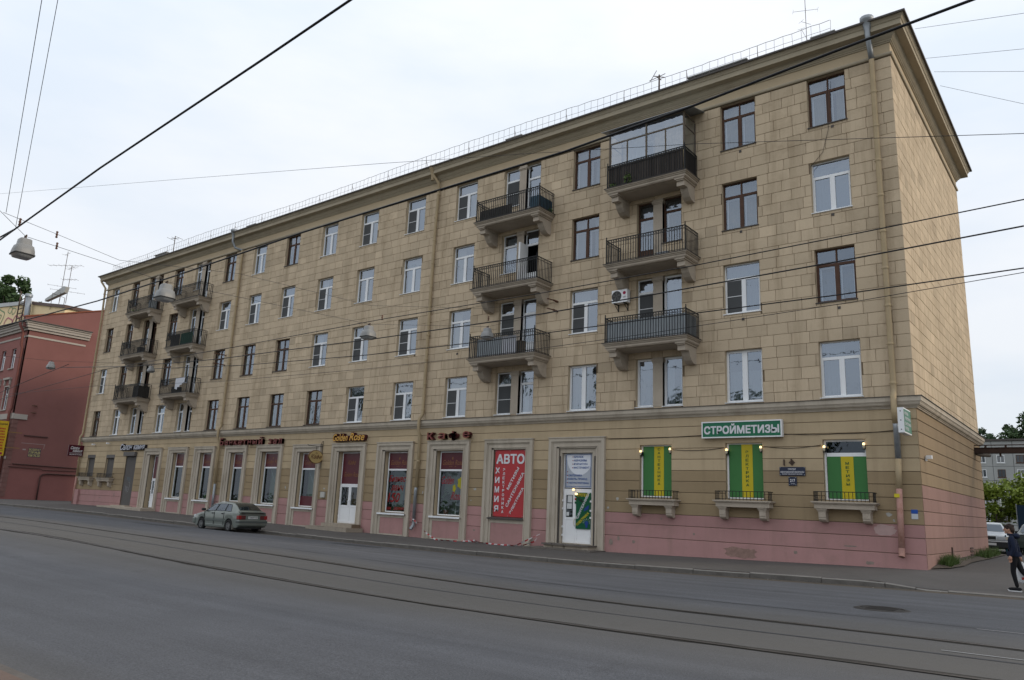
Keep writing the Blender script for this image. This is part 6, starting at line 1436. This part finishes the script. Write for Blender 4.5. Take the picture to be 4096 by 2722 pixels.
def lbox(e, name, mat, *b, bevel=.01): return MB().box(*b).build(name, mat, e, local=True, bevel=bevel)
PAINTG = M('silver_green_paint', (.15, .168, .148), .38, .04, 3, spec=.5, metal=.35)
PAINTG.node_tree.nodes['Principled BSDF'].inputs['Coat Weight'].default_value = .6
def hatch_extra(e, ox, sec):
    L_ = 4.12
    lbox(e, 'rear_bumper', PAINTG, ox-.07, ox+.25, -.80, .80, .30, .60, bevel=.05)
    lbox(e, 'bumper_strip', flat('dark_bumper', (.075, .085, .08), .5), ox-.078, ox+.2, -.808, .808, .44, .54, bevel=.015)
    lbox(e, 'front_bumper', PAINTG, ox+L_-.2, ox+L_+.05, -.79, .79, .28, .58, bevel=.05)
    REDL = flat('tail_light_red', (.25, .012, .012), .2, spec=.6); SMK = flat('tail_light_smoked', (.09, .02, .02), .2, spec=.6)
    for s_ in (1, -1):
        a, b = sorted((s_*.40, s_*.805)); lbox(e, 'tail_light', SMK, ox-.022, ox+.14, a, b, .61, .80, bevel=.012)
        a, b = sorted((s_*.64, s_*.81)); lbox(e, 'tail_light', REDL, ox-.028, ox+.15, a, b, .615, .795, bevel=.012)
        a, b = sorted((s_*.52, s_*.72)); lbox(e, 'headlight', flat('headlamp', (.6, .62, .63), .15), ox+L_-.12, ox+L_+.02, a, b, .58, .72)
        lbox(e, 'mud_flap', BLKP if s_ < 0 else flat('grey_flap', (.16, .15, .13)), ox+.42, ox+.45, s_*.72-.11, s_*.72+.11, .12, .34, bevel=0)
        mb = MB(); mb.box(-.06, .06, -.10, .10, -.06, .07); mb.build('mirror', BLKP, e, loc=(ox+2.98, s_*.90, .99), bevel=.03)
        for u in (1.40, 2.28): mb = MB(); mb.box(u-.08, u+.08, -.012, .012, -.028, .028); o = mb.build('door_handle', BLKP, e, loc=(ox, s_*.815, .84), bevel=.01)
        mb = MB()
        for u in (1.26, 2.12, 3.02): mb.box(ox+u-.005, ox+u+.005, s_*.80-.025, s_*.80+.025, .30, .90)
        mb.build('door_gap', BLKP, e, local=True)
        a, b = sorted((s_*.79, s_*.823)); lbox(e, 'side_strip', flat('side_strip_grey', (.10, .115, .105), .5), ox+1.16, ox+2.88, a, b, .46, .575, bevel=.012)
        a, b = sorted((s_*.74, s_*.812)); lbox(e, 'side_skirt', PAINTG, ox+1.16, ox+2.88, a, b, .18, .32, bevel=.02)
    mb = MB(); mb.prism([(ox-.05, .955), (ox+.30, 1.0), (ox+.34, .97), (ox-.02, .925)], -.70, .70, 'y'); mb.build('spoiler', PAINTG, e, local=True)
    lbox(e, 'spoiler_lamp', BLKP, ox-.06, ox-.03, -.68, .68, .925, .95, bevel=0)
    lbox(e, 'number_plate', flat('plate_white', (.62, .62, .60), .4), ox-.03, ox-.015, -.26, .26, .645, .765, bevel=.005)
    mb = MB(); text(mb, 'Т363УТ47', (ox-.032, .235, .67), (0, -1, 0), ZF, .47, .075, 0, .03); mb.build('plate_lettering', IRON, e, local=True)
    lbox(e, 'badge', BLKP, ox-.008, ox+.01, .44, .62, .86, .885, bevel=0)
    lbox(e, 'tailgate_recess', flat('recess_dark', (.13, .15, .135), .5), ox-.012, ox+.02, -.40, .40, .60, .81, bevel=0)
    mb = MB(); mb.tube([(ox+.32, -.05, 1.07), (ox+.62, -.42, 1.22)], .012, 5); mb.build('rear_wiper', BLKP, e, local=True)
    for s_, x in ((1, 2.1), (-1, 2.1), (1, 1.2), (-1, 1.2)):
        mb = MB(); mb.box(-.1, .08, -.24, .24, .45, 1.0); mb.box(-.07, .05, -.12, .12, 1.0, 1.18); mb.build('car_seat', flat('seat_cloth', (.05, .05, .055)), e, loc=(ox+x, s_*.36, 0), bevel=.03)
HATCH = dict(L=4.12, paint=PAINTG, wheels=(.80, 3.26), rw=.285, track=1.46,
    bot=[(0, .30), (.1, .22), (4.0, .20), (4.12, .30)],
    belt=[(0, .62), (.03, .86), (.10, .925), (.5, .93), (2.9, .91), (3.15, .875), (3.75, .775), (4.05, .68), (4.12, .50)],
    roof=[(0, .64), (.03, .92), (.12, .97), (.26, 1.05), (.62, 1.27), (.86, 1.37), (1.3, 1.41), (2.1, 1.395), (2.45, 1.34), (2.6, 1.29), (3.15, .945), (3.35, .905), (3.75, .815), (4.05, .70), (4.12, .52)],
    wbelt=[(0, .775), (.06, .80), (.5, .815), (3.3, .81), (3.85, .77), (4.05, .70), (4.12, .62)],
    wroof=[(0, .74), (.12, .73), (.4, .67), (.86, .585), (2.4, .575), (2.7, .64), (3.15, .74), (3.6, .74), (4.05, .64), (4.12, .56)],
    side=[(.70, 1.22, 1.24, .92), (1.28, 2.06, 2.0, 1.28), (2.12, 2.98, 2.52, 2.06)], rear=(.24, .84, .97), front=(2.60, 3.12, .98), extra=hatch_extra)
cx, cy_ = -30.55, -6.28
zc_ = road_z(cx, -6.3)
car('hatchback_car', (cx, cy_, zc_+.01), math.pi, 'dusty silver-green five-door hatchback parked at the kerb', HATCH)
def sedan_extra(e, ox, sec):
    L_ = 4.3
    lbox(e, 'front_bumper', BLKP, ox+L_-.15, ox+L_+.06, -.82, .82, .22, .52, bevel=.03); lbox(e, 'bumper_strip', CHROME, ox+L_+.04, ox+L_+.07, -.82, .82, .50, .535, bevel=0)
    lbox(e, 'grille', BLKP, ox+L_-.03, ox+L_+.045, -.26, .26, .58, .76, bevel=.02); mb = MB(); 
    for zz in (.58, .755): mb.box(ox+L_+.03, ox+L_+.055, -.27, .27, zz, zz+.018)
    mb.build('grille_trim', CHROME, e, local=True)
    for s_ in (1, -1):
        a, b = sorted((s_*.31, s_*.64)); lbox(e, 'headlight', flat('headlamp_clear', (.42, .45, .48), .12, spec=.7), ox+L_-.06, ox+L_+.04, a, b, .60, .75)
        a, b = sorted((s_*.645, s_*.80)); lbox(e, 'indicator', flat('indicator_pale', (.5, .46, .38), .2), ox+L_-.12, ox+L_+.025, a, b, .60, .75)
        mb = MB(); mb.box(-.05, .06, -.12, .12, -.06, .07); mb.build('mirror', BLKP, e, loc=(ox+2.95, s_*.95, .98), bevel=.03)
    lbox(e, 'number_plate', flat('plate_white2', (.62, .62, .60), .4), ox+L_+.06, ox+L_+.07, -.26, .26, .33, .44, bevel=.004)
    mb = MB(); mb.tube([(ox+3.12, .5, .96), (ox+2.9, -.1, 1.09)], .012, 5); mb.build('wiper', BLKP, e, local=True)
def sedan(paint): return dict(L=4.3, paint=paint, wheels=(.85, 3.45), rw=.30, track=1.5, bot=[(0, .28), (.1, .22), (4.2, .20), (4.3, .28)],
    belt=[(0, .55), (.06, .88), (.9, .93), (3.0, .92), (3.3, .88), (4.15, .77), (4.3, .60)], roof=[(0, .57), (.06, .90), (.55, .98), (1.25, 1.37), (1.8, 1.43), (2.3, 1.40), (2.55, 1.33), (3.15, .96), (3.4, .92), (4.15, .80), (4.3, .62)],
    wbelt=[(0, .72), (.1, .80), (.6, .84), (3.6, .84), (4.2, .78), (4.3, .72)], wroof=[(0, .70), (.55, .72), (1.25, .58), (2.4, .59), (2.7, .65), (3.15, .76), (4.15, .72), (4.3, .66)],
    side=[(.95, 1.35, 1.38, 1.3), (1.4, 2.1, 2.05, 1.45), (2.16, 3.0, 2.5, 2.1)], rear=(.6, 1.2, .96), front=(2.55, 3.12, .98), extra=sedan_extra)
PW = M('white_car_paint', (.42, .44, .46), .25, .03, 3, spec=.5); PD = M('dark_car_paint', (.02, .035, .03), .25, .03, 3, spec=.5)
car('white_sedan', (-.30, 18.15, .24), -math.pi/2+.12, 'white saloon car facing the street, half hidden by the gable', sedan(PW))
car('dark_sedan', (1.75, 18.9, .24), math.pi/2, 'dark saloon car cut by the right edge behind the walking man', sedan(PD))

# ------------------------------------------------------------------ walking man
px, py = 2.83, -4.35; pz = walk_z(px, py)
per = empty('person', (px, py, pz), 'man in navy checked hooded jacket and black trousers walking left with a plastic bag', 'person')
J = dict(pelvis=(.00, 0, .90), waist=(-.01, 0, 1.05), chest=(-.03, 0, 1.25), neck0=(-.035, 0, 1.40), neck=(-.055, 0, 1.47), head=(-.075, 0, 1.56), top=(-.075, 0, 1.645),
         hl=(0, -.09, .86), kl=(-.055, -.085, .49), al=(.01, -.08, .10), hr=(0, .09, .86), kr=(.13, .09, .50), ar=(.40, .09, .22), tr=(.36, .09, .08),
         sl=(-.02, -.19, 1.36), el=(.03, -.235, 1.10), wl=(-.065, -.235, .87), sr=(-.02, .19, 1.36), er=(.06, .23, 1.10), wr=(.10, .22, .86), tl=(-.15, -.085, .045), tr2=(.28, .09, .03))
rad = dict(pelvis=.135, waist=.125, chest=.145, neck0=.085, neck=.058, head=.088, top=.06, hl=.095, kl=.066, al=.045, hr=.095, kr=.066, ar=.045, sl=.075, el=.055, wl=.040, sr=.075, er=.055, wr=.040)
edges = [('pelvis', 'waist'), ('waist', 'chest'), ('chest', 'neck0'), ('neck0', 'neck'), ('neck', 'head'), ('head', 'top'), ('pelvis', 'hl'), ('hl', 'kl'), ('kl', 'al'), ('pelvis', 'hr'), ('hr', 'kr'), ('kr', 'ar'), ('chest', 'sl'), ('sl', 'el'), ('el', 'wl'), ('chest', 'sr'), ('sr', 'er'), ('er', 'wr')]
def skin(J, rad, edges, root, sub=2):
    ks = list(rad); me = bpy.data.meshes.new('sk'); me.from_pydata([J[k] for k in ks], [(ks.index(a), ks.index(b)) for a, b in edges], [])
    o = bpy.data.objects.new('sk', me); col.objects.link(o); m = o.modifiers.new('s', 'SKIN')
    for i, k in enumerate(ks):
        sv = me.skin_vertices[0].data[i]; r_ = rad[k]; sv.radius = (r_, r_) if not isinstance(r_, tuple) else r_; sv.use_root = (k == root)
    m.use_smooth_shade = True; m.branch_smoothing = .3; s_ = o.modifiers.new('u', 'SUBSURF'); s_.levels = s_.render_levels = sub
    dg = bpy.context.evaluated_depsgraph_get(); out = bpy.data.meshes.new_from_object(o.evaluated_get(dg)); bpy.data.objects.remove(o); return out
me = skin(J, rad, edges, 'pelvis')
SKIN = flat('skin', (.40, .22, .15), .55); JACK = M('navy_check_cloth', (.010, .015, .034), .9, .2, 9); TROU = M('black_trousers', (.008, .008, .010), .85, .2, 6); HAIR = M('dark_brown_hair', (.028, .016, .011), .6, .25, 30)
for m in (JACK, TROU, SKIN): me.materials.append(m)
for p in me.polygons:
    c = p.center
    if c.z > 1.445: p.material_index = 2
    elif c.z < .915 and abs(c.y) < .20 and not (c.y < -.19 or c.y > .19): p.material_index = 1
    elif c.z < .84: p.material_index = 1
    p.use_smooth = True
put('body', me, per, local=True)
ell = lambda mb, c, r, n=14, m=10: mb.add([(c[0]+r[0]*math.sin(math.pi*i/m)*math.cos(2*math.pi*j/n), c[1]+r[1]*math.sin(math.pi*i/m)*math.sin(2*math.pi*j/n), c[2]+r[2]*math.cos(math.pi*i/m)) for i in range(m+1) for j in range(n)], [(i*n+j, (i+1)*n+j, (i+1)*n+(j+1) % n, i*n+(j+1) % n) for i in range(m) for j in range(n)])
mb = MB(); ell(mb, (-.078, 0, 1.555), (.098, .074, .118)); mb.tube([(-.165, 0, 1.575), (-.195, 0, 1.535), (-.172, 0, 1.525)], [.012, .018, .012], 6); ell(mb, (-.14, 0, 1.475), (.035, .035, .03)); ell(mb, (-.06, -.078, 1.55), (.018, .01, .03)); ell(mb, (-.06, .078, 1.55), (.018, .01, .03)); ell(mb, (-.172, 0, 1.497), (.010, .022, .006)); mb.build('face', SKIN, per, smooth=True, local=True)
mb = MB()
for s_ in (-.03, .03): ell(mb, (-.160, s_, 1.565), (.010, .012, .008), 8, 6)
mb.box(-.172, -.150, -.05, -.015, 1.585, 1.592); mb.box(-.172, -.150, .015, .05, 1.585, 1.592); mb.build('eyes', HAIR, per, local=True, smooth=True)
mb = MB(); ell(mb, (-.055, 0, 1.60), (.112, .088, .095)); ell(mb, (.0, 0, 1.56), (.065, .08, .10)); ell(mb, (-.12, .0, 1.645), (.06, .065, .035))
rr = random.Random(3)
for i in range(40):
    a = rr.uniform(0, 6.28); b = rr.uniform(.1, 1.2); p = Vector((-.05+.11*math.cos(a)*math.sin(b), .085*math.sin(a)*math.sin(b), 1.60+.095*math.cos(b))); mb.tube([p, p+Vector((rr.gauss(0, .02), rr.gauss(0, .02), rr.uniform(-.01, .025)))], [.016, .003], 4)
mb.build('hair', HAIR, per, smooth=True, local=True)
mb = MB(); ell(mb, (.085, 0, 1.40), (.085, .13, .075)); mb.lathe([(.085, 0), (.10, .03), (.085, .06)], (-.03, 0, 1.395), 14); mb.build('hood', JACK, per, smooth=True, local=True)
mb = MB(); mb.lathe([(.165, -.02), (.172, .02), (.15, .10)], (0, 0, .90), 16); mb.build('jacket_hem', JACK, per, smooth=True, local=True)
def hand(mb, w_, d, side):
    w_ = Vector(w_); d = Vector(d).normalized(); s_ = Vector((1, 0, 0)); s_ = (s_-d*s_.dot(d)).normalized(); nrm = d.cross(s_)
    mb.tube([w_-d*.02, w_+d*.04, w_+d*.085], [.028, .036, .030], 8)
    for k, ln in enumerate((.060, .072, .068, .052)):
        b = w_+d*.085+s_*(-.027+.018*k); mb.tube([b, b+d*ln*.5+nrm*.006*side, b+d*ln*.85+nrm*.03*side, b+d*ln*.8+nrm*.045*side], [.0095, .009, .008, .006], 6)
    b = w_+d*.02-s_*.03; mb.tube([b, b+d*.035-s_*.022, b+d*.065-s_*.020+nrm*.015*side], [.012, .010, .008], 6)
mb = MB(); hand(mb, J['wl'], (-.08, 0, -1), 1); mb.build('hand', SKIN, per, smooth=True, local=True)
mb = MB(); hand(mb, J['wr'], (.1, 0, -1), -1); mb.build('hand', SKIN, per, smooth=True, local=True)
def shoe(x, y, z, pitch, nm='shoe'):
    mb = MB(); prof = [(.10, .045, .0), (.085, .05, .055), (.0, .046, .075), (-.09, .048, .05), (-.155, .04, .035), (-.18, .02, .02)]
    mb.tube([(p, 0, .03+q_*.3) for p, r_, q_ in prof], [r_ for p, r_, q_ in prof], 10); s_ = MB(); s_.prism([(.115, -.035), (.12, .035), (-.08, .052), (-.165, .038), (-.185, 0), (-.165, -.038), (-.08, -.052)], -.015, .012, 'z')
    o = mb.build(nm, TROU, per, loc=(x, y, z), smooth=True); o.rotation_euler = (0, pitch, 0); o.scale = (1, 1, .95); s_.build('sole', flat('white_sole', (.6, .6, .6)), o, local=True)
    t_ = MB(); ell(t_, (-.165, 0, .025), (.03, .038, .022), 10, 6); t_.build('toe_cap', flat('white_toe', (.6, .6, .6)), o, local=True, smooth=True)
shoe(-.02, -.08, .015, 0); shoe(.42, .09, .14, -.75)
bag = empty('plastic_bag', (px+.14, py+.24, pz+.25), 'white plastic carrier bag with red print hanging from the walking man\'s hand', 'bag')
mb = MB(); n_ = 12; V_ = []; 
for zz, rx_, ry_ in ((.62, .02, .01), (.52, .06, .03), (.40, .12, .06), (.22, .17, .08), (.06, .19, .08), (.0, .15, .06)):
    V_ += [(.10+.05*(.6-zz)+rx_*math.cos(2*math.pi*j/n_)*(1+.08*math.sin(j*2.3+zz*9)), .24+ry_*math.sin(2*math.pi*j/n_), .20+zz) for j in range(n_)]
mb.add([(px+a, py+b, pz+c) for a, b, c in V_], [(i*n_+j, i*n_+(j+1) % n_, (i+1)*n_+(j+1) % n_, (i+1)*n_+j) for i in range(5) for j in range(n_)]+[tuple(range(5*n_, 6*n_))]); mb.build('bag_body', flat('white_polythene', (.66, .67, .68), .35, spec=.5), bag, smooth=True)
mb = MB(); mb.box(px+.06, px+.22, py+.14, py+.15, pz+.50, pz+.56); mb.box(px+.1, px+.24, py+.14, py+.15, pz+.3, pz+.36); mb.build('bag_print', flat('red_bag_print', (.45, .05, .03)), bag)

# ------------------------------------------------------------------ hanging lamps, overhead wires
LGREY = M('lamp_shell', (.23, .23, .225), .45, .08, 3, spec=.4); LLENS = M('lamp_lens', (.30, .31, .31), .12, .05, 4, spec=.7)
lamp0 = empty('hanging_lamp', (0, 0, 0), 'x', 'street lamp', 'lamps hung over the street')
mb = MB(); S_ = .25
def sq(mb, prof, seg=4):
    n_ = 16; V_ = []
    for r_, z in prof:
        for j in range(n_):
            t = 2*math.pi*j/n_+.39; k = (abs(math.cos(t))**7+abs(math.sin(t))**7)**(-1/7)*.93; V_.append((r_*k*math.cos(t), r_*k*math.sin(t), z))
    mb.add(V_, [(i*n_+j, i*n_+(j+1) % n_, (i+1)*n_+(j+1) % n_, (i+1)*n_+j) for i in range(len(prof)-1) for j in range(n_)])
sq(mb, [(0, .40), (.12, .40), (.145, .375), (.158, .25), (.165, .235), (.205, .205), (.235, .09), (.245, 0)]); mb.build('lamp_housing', LGREY, lamp0, smooth=True, local=True)
mb = MB(); sq(mb, [(.245, .004), (.258, .0), (.258, -.022), (.235, -.024)]); mb.build('lamp_rim', BLKP, lamp0, local=True)
mb = MB(); sq(mb, [(.235, -.02), (.19, -.085), (.12, -.10), (0, -.102)]); mb.build('lamp_lens', LLENS, lamp0, smooth=True, local=True)
mb = MB(); mb.box(-.05, .05, -.015, .015, .40, .47); mb.tube([(-.06, 0, .47), (.06, 0, .49)], .02, 5); mb.build('lamp_clamp', RAILR, lamp0, local=True)
LP = [(-15.45, -22.22, 6.95, 'largest hanging lamp over the near side of the street at the left edge'), (-15.5, -18.55, 6.75, 'hanging lamp in front of the far balconies, second largest'),
      (-15.6, -10.95, 7.18, 'hanging lamp in front of the middle of the facade by the downpipe'), (-15.6, -4.35, 8.50, 'hanging lamp beside the balcony with grey sheets'),
      (-48.6, -9.1, 8.98, 'small distant hanging lamp against the red gable wall'), (-50.0, -1.9, 10.05, 'small distant hanging lamp in front of the far balconies')]
def shifted(p, z): return p
for i, (x, y, z, lb) in enumerate(LP):
    o = lamp0 if i == 0 else copy_tree(lamp0)
    o.location = (x, y, z); o['label'] = lb
STEELW = flat('wire_steel', (.05, .05, .055), .5, metal=.5); INS = flat('rust_insulator', (.12, .06, .04))
def P3(u, v, Y):   # a point of the plane y=Y seen at that photo pixel (survey of the wires)
    d = FW+R3*((u*1.7363-2048)/3034.79)-U3*((v*1.7363-1361)/3034.79); t = (Y-CAM.y)/d.y; return CAM+d*t
def wire(pts, Y, r, label, name='overhead_wire', mat=WIRE, ext=True):
    P = [P3(u, v, Y) for u, v in pts]
    if ext: P = [P[0]+(P[0]-P[1])*.25]+P+[P[-1]+(P[-1]-P[-2])*.25]
    mb = MB(); mb.tube(P, r, 6); return tag(mb.build(name, mat, smooth=True), label, 'wire', 'wires over the street')
wire([(808, 0), (612, 133), (420, 261), (230, 388), (35, 528)], -22.2, .022, 'thick black cable rising from the largest lamp to the top edge', 'power_cable')
wire([(35, 528), (0, 547)], -22.2, .022, 'short black cable from the largest lamp to the left edge', 'power_cable', ext=False)
wire([(2240, 0), (1920, 120), (1600, 243), (1300, 350), (1005, 440), (700, 535), (401, 637), (224, 694), (51, 740), (0, 752)], -18.5, .021, 'thick black cable sloping across the whole facade to the top right', 'power_cable')
wire([(2359, 460), (1980, 537), (1600, 612), (1240, 677), (885, 735), (540, 800), (250, 850), (20, 915)], -14, .011, 'thin wire across the facade, highest of the four at the right', ext=True)
wire([(2359, 521), (1930, 603), (1500, 680), (1170, 737), (870, 780), (500, 828), (300, 845), (140, 847)], -10.9, .017, 'thick black cable feeding the middle lamp, second of four at the right', 'power_cable', ext=False)
wire([(140, 847), (70, 875), (0, 905)], -10.9, .017, 'black cable sagging from the distant lamp to the left edge', 'power_cable')
wire([(2359, 618), (1930, 680), (1500, 735), (1130, 785), (850, 818), (560, 842), (356, 850)], -4.3, .019, 'black cable feeding the lamp by the grey balcony, third of four', 'power_cable', ext=False)
wire([(2359, 628), (1960, 697), (1500, 768), (1160, 815), (850, 850), (500, 880), (220, 890), (0, 910)], -12, .007, 'thinnest wire across the facade, lowest of the four at the right')
wire([(0, 447), (430, 412), (880, 377), (1240, 353), (1600, 332), (1980, 320), (2359, 308)], -9, .008, 'thin wire crossing the open sky at left and the top corner window at right')
for (u0, v0), (u1, v1), Y0, Y1, lb in (((2108, 67), (2359, 31), 1, -5, 'thin roof wire at the top right corner'), ((2133, 135), (2359, 113), 3, -2, 'thin roof wire below the topmost one at right'), ((2152, 166), (2359, 165), 4, 0, 'level thin roof wire right of the gable eave'), ((2166, 198), (2359, 240), 6, 3, 'thin roof wire sloping down right of the gable')):
    mb = MB(); mb.tube([P3(u0, v0, Y0), P3(u1+60, v1+(v1-v0)*60/(u1-u0), Y1)], .007, 5); tag(mb.build('roof_wire', STEELW), lb, 'wire', 'thin wires leaving the roof')
# cross spans carrying the lamps
def span(pts, r, label):
    mb = MB(); mb.tube(pts, r, 5); return tag(mb.build('span_wire', STEELW, smooth=True), label, 'wire', 'cross spans over the street')
z_up = lambda p, dz: (p[0], p[1], p[2]+dz)
hk1, hk2 = (-15.0, 0, 11.05), (-15.0, 0, 10.58)
l = [Vector(q_[:3])+Vector((0, 0, .47)) for q_ in LP]
span([P3(0, 486, -23.2)]+[l[0], l[1], l[2], l[3], hk2], .006, 'steel span wire carrying four lamps across the street')
span([P3(8, 490, -23.0), P3(131, 540, -20.9), P3(275, 600, -19.2), l[1]+Vector((.3, 2.0, .75)), l[2]+Vector((0, 0, .7)), l[3]+Vector((0, -.3, .75)), hk1], .006, 'upper steel span wire above the four lamps')
span([(-49, -28, 8.2), l[4], l[5]+Vector((0, -.4, 0)), (-49.5, 0, 11.0)], .009, 'far span wire carrying the two distant lamps')
for (u0, v0), (u1, v1), Yw, lb in (((97, -4), (14, 490), -23.0, 'thin wire hanging from the top edge to the span end, left of two'), ((134, -4), (36, 524), -22.4, 'thin wire hanging from the top edge to the largest lamp, right of two')):
    A_ = P3(u0, v0, Yw-2); mb = MB(); mb.tube([A_+(A_-P3(u1, v1, Yw))*.3, A_, P3(u1, v1, Yw)], .006, 5); tag(mb.build('hanger_wire', STEELW), lb, 'wire', 'thin hanger wires at the left')
def insul(p, label): 
    p = Vector(p); mb = MB(); mb.lathe([(.012, -.10), (.035, -.08), (.02, -.04), (.035, 0), (.02, .04), (.035, .08), (.012, .10)], p, 8); tag(mb.build('insulator', INS, smooth=True), label, 'insulator', 'small insulators on the span wires')
insul(P3(131, 541, -20.9), 'rusty insulator on the upper span right of the largest lamp'); insul(P3(131, 567, -20.9), 'rusty insulator on the lower span right of the largest lamp'); insul(P3(46, 512, -22.3), 'rusty insulator just above the largest lamp')
insul(l[2]+Vector((.1, .5, .35)), 'rusty insulator right of the middle lamp'); insul(l[3]+Vector((.2, -.2, .3)), 'rusty insulator above the lamp by the grey balcony')
for hz, lb in ((11.05, 'upper'), (10.58, 'lower')):
    mb = MB(); mb.tube([(-15.0, 0, hz), (-15.0, -.35, hz)], .05, 6); mb.tube([(-15.0, -.35, hz), (-15.0, -.85, hz-.04)], .03, 5); tag(mb.build('wall_anchor', INS), lb+' rusty wire anchor fixed to the wall between two balconies', 'anchor', 'wire anchors on the facade')
for hz, lb in ((11.0, 'upper'), (10.3, 'lower')):
    mb = MB(); mb.tube([(-43.35, 0, hz), (-43.35, -.9, hz)], .04, 6); tag(mb.build('wall_anchor', INS), lb+' rusty wire anchor beside the left downpipe', 'anchor', 'wire anchors on the facade')
for zz, y, lb in ((9.45, 1.9, 'upper'), (8.75, 1.9, 'lower')):
    mb = MB(); mb.tube([(RX, y, zz), (RX+.9, y-.7, zz-.1)], .06, 6); tag(mb.build('wall_anchor', INS), lb+' rusty wire anchor on the red gable wall', 'anchor', 'wire anchors on the red gable')
wire([(220, 622), (40, 700)], -17.9, .0, 'x') if False else None

# ------------------------------------------------------------------ barrier tape
tp = empty('barrier_tape', (-21, -.6, 0), 'red and white barrier tape trailing along the pavement from the downpipe', 'barrier tape')
TR, TW = flat('tape_red', (.32, .03, .035), .5), flat('tape_white', (.46, .45, .45), .5)
def tape(pts, w_, seed):
    rr = random.Random(seed); mb = MB(); P = []
    for a, b in zip(pts, pts[1:]):
        a, b = Vector(a), Vector(b); n_ = max(2, int((b-a).length/.09))
        for j in range(n_): P.append(a.lerp(b, j/n_))
    P.append(Vector(pts[-1]))
    prev = None
    for i, p in enumerate(P):
        t = i*.55+rr.uniform(-.3, .3); d = Vector((0, math.cos(t*.5)*1.2, .75)).normalized()*w_/2; cur = (p-d, p+d)
        if prev: mb.m = (i//2) % 2; mb.quad(prev[0], cur[0], cur[1], prev[1])
        prev = cur
    mb.build('tape_strip', [TR, TW], tp)
gz_ = lambda x, y: walk_z(x, y)+.03
tape([(-23.6, -.26, .58), (-23.45, -.27, .60), (-23.1, -.35, .42), (-22.6, -.5, .18), (-22.0, -.65, -.06), (-21.3, -.8, gz_(-21.3, -.8)), (-20.6, -.9, gz_(-20.6, -.9)), (-19.9, -.8, gz_(-19.9, -.8))], .075, 1)
tape([(-19.6, -.8, gz_(-19.6, -.8)+.03), (-19.0, -.9, gz_(-19, -.9)+.05), (-18.4, -.75, gz_(-18.4, -.75)+.02), (-17.5, -.8, gz_(-17.5, -.8)), (-16.4, -.75, gz_(-16.4, -.75)), (-15.5, -.15, .28), (-15.6, -.4, -.05), (-16.2, -.6, gz_(-16.2, -.6))], .07, 2)
tape([(-19.5, -.75, gz_(-19.5, -.75)+.04), (-18.9, -.65, gz_(-18.9, -.6)+.09), (-18.3, -.95, gz_(-18.3, -.95)+.02)], .08, 3)
# litter at the kerb
rr = random.Random(12); mb = MB()
for i in range(46):
    x = rr.choice((rr.uniform(-27, -24.5), rr.uniform(-30, 4))); y = YK-rr.uniform(.02, .5); z = road_z(x, y)+.02; s_ = rr.uniform(.015, .05); a = rr.uniform(0, 3)
    mb.quad((x-s_*math.cos(a), y-s_*math.sin(a), z), (x+s_, y-s_*.3, z+.01), (x+s_*math.cos(a), y+s_*math.sin(a), z+.005), (x-s_*.4, y+s_, z))
kind(mb.build('litter', SCR), 'stuff')
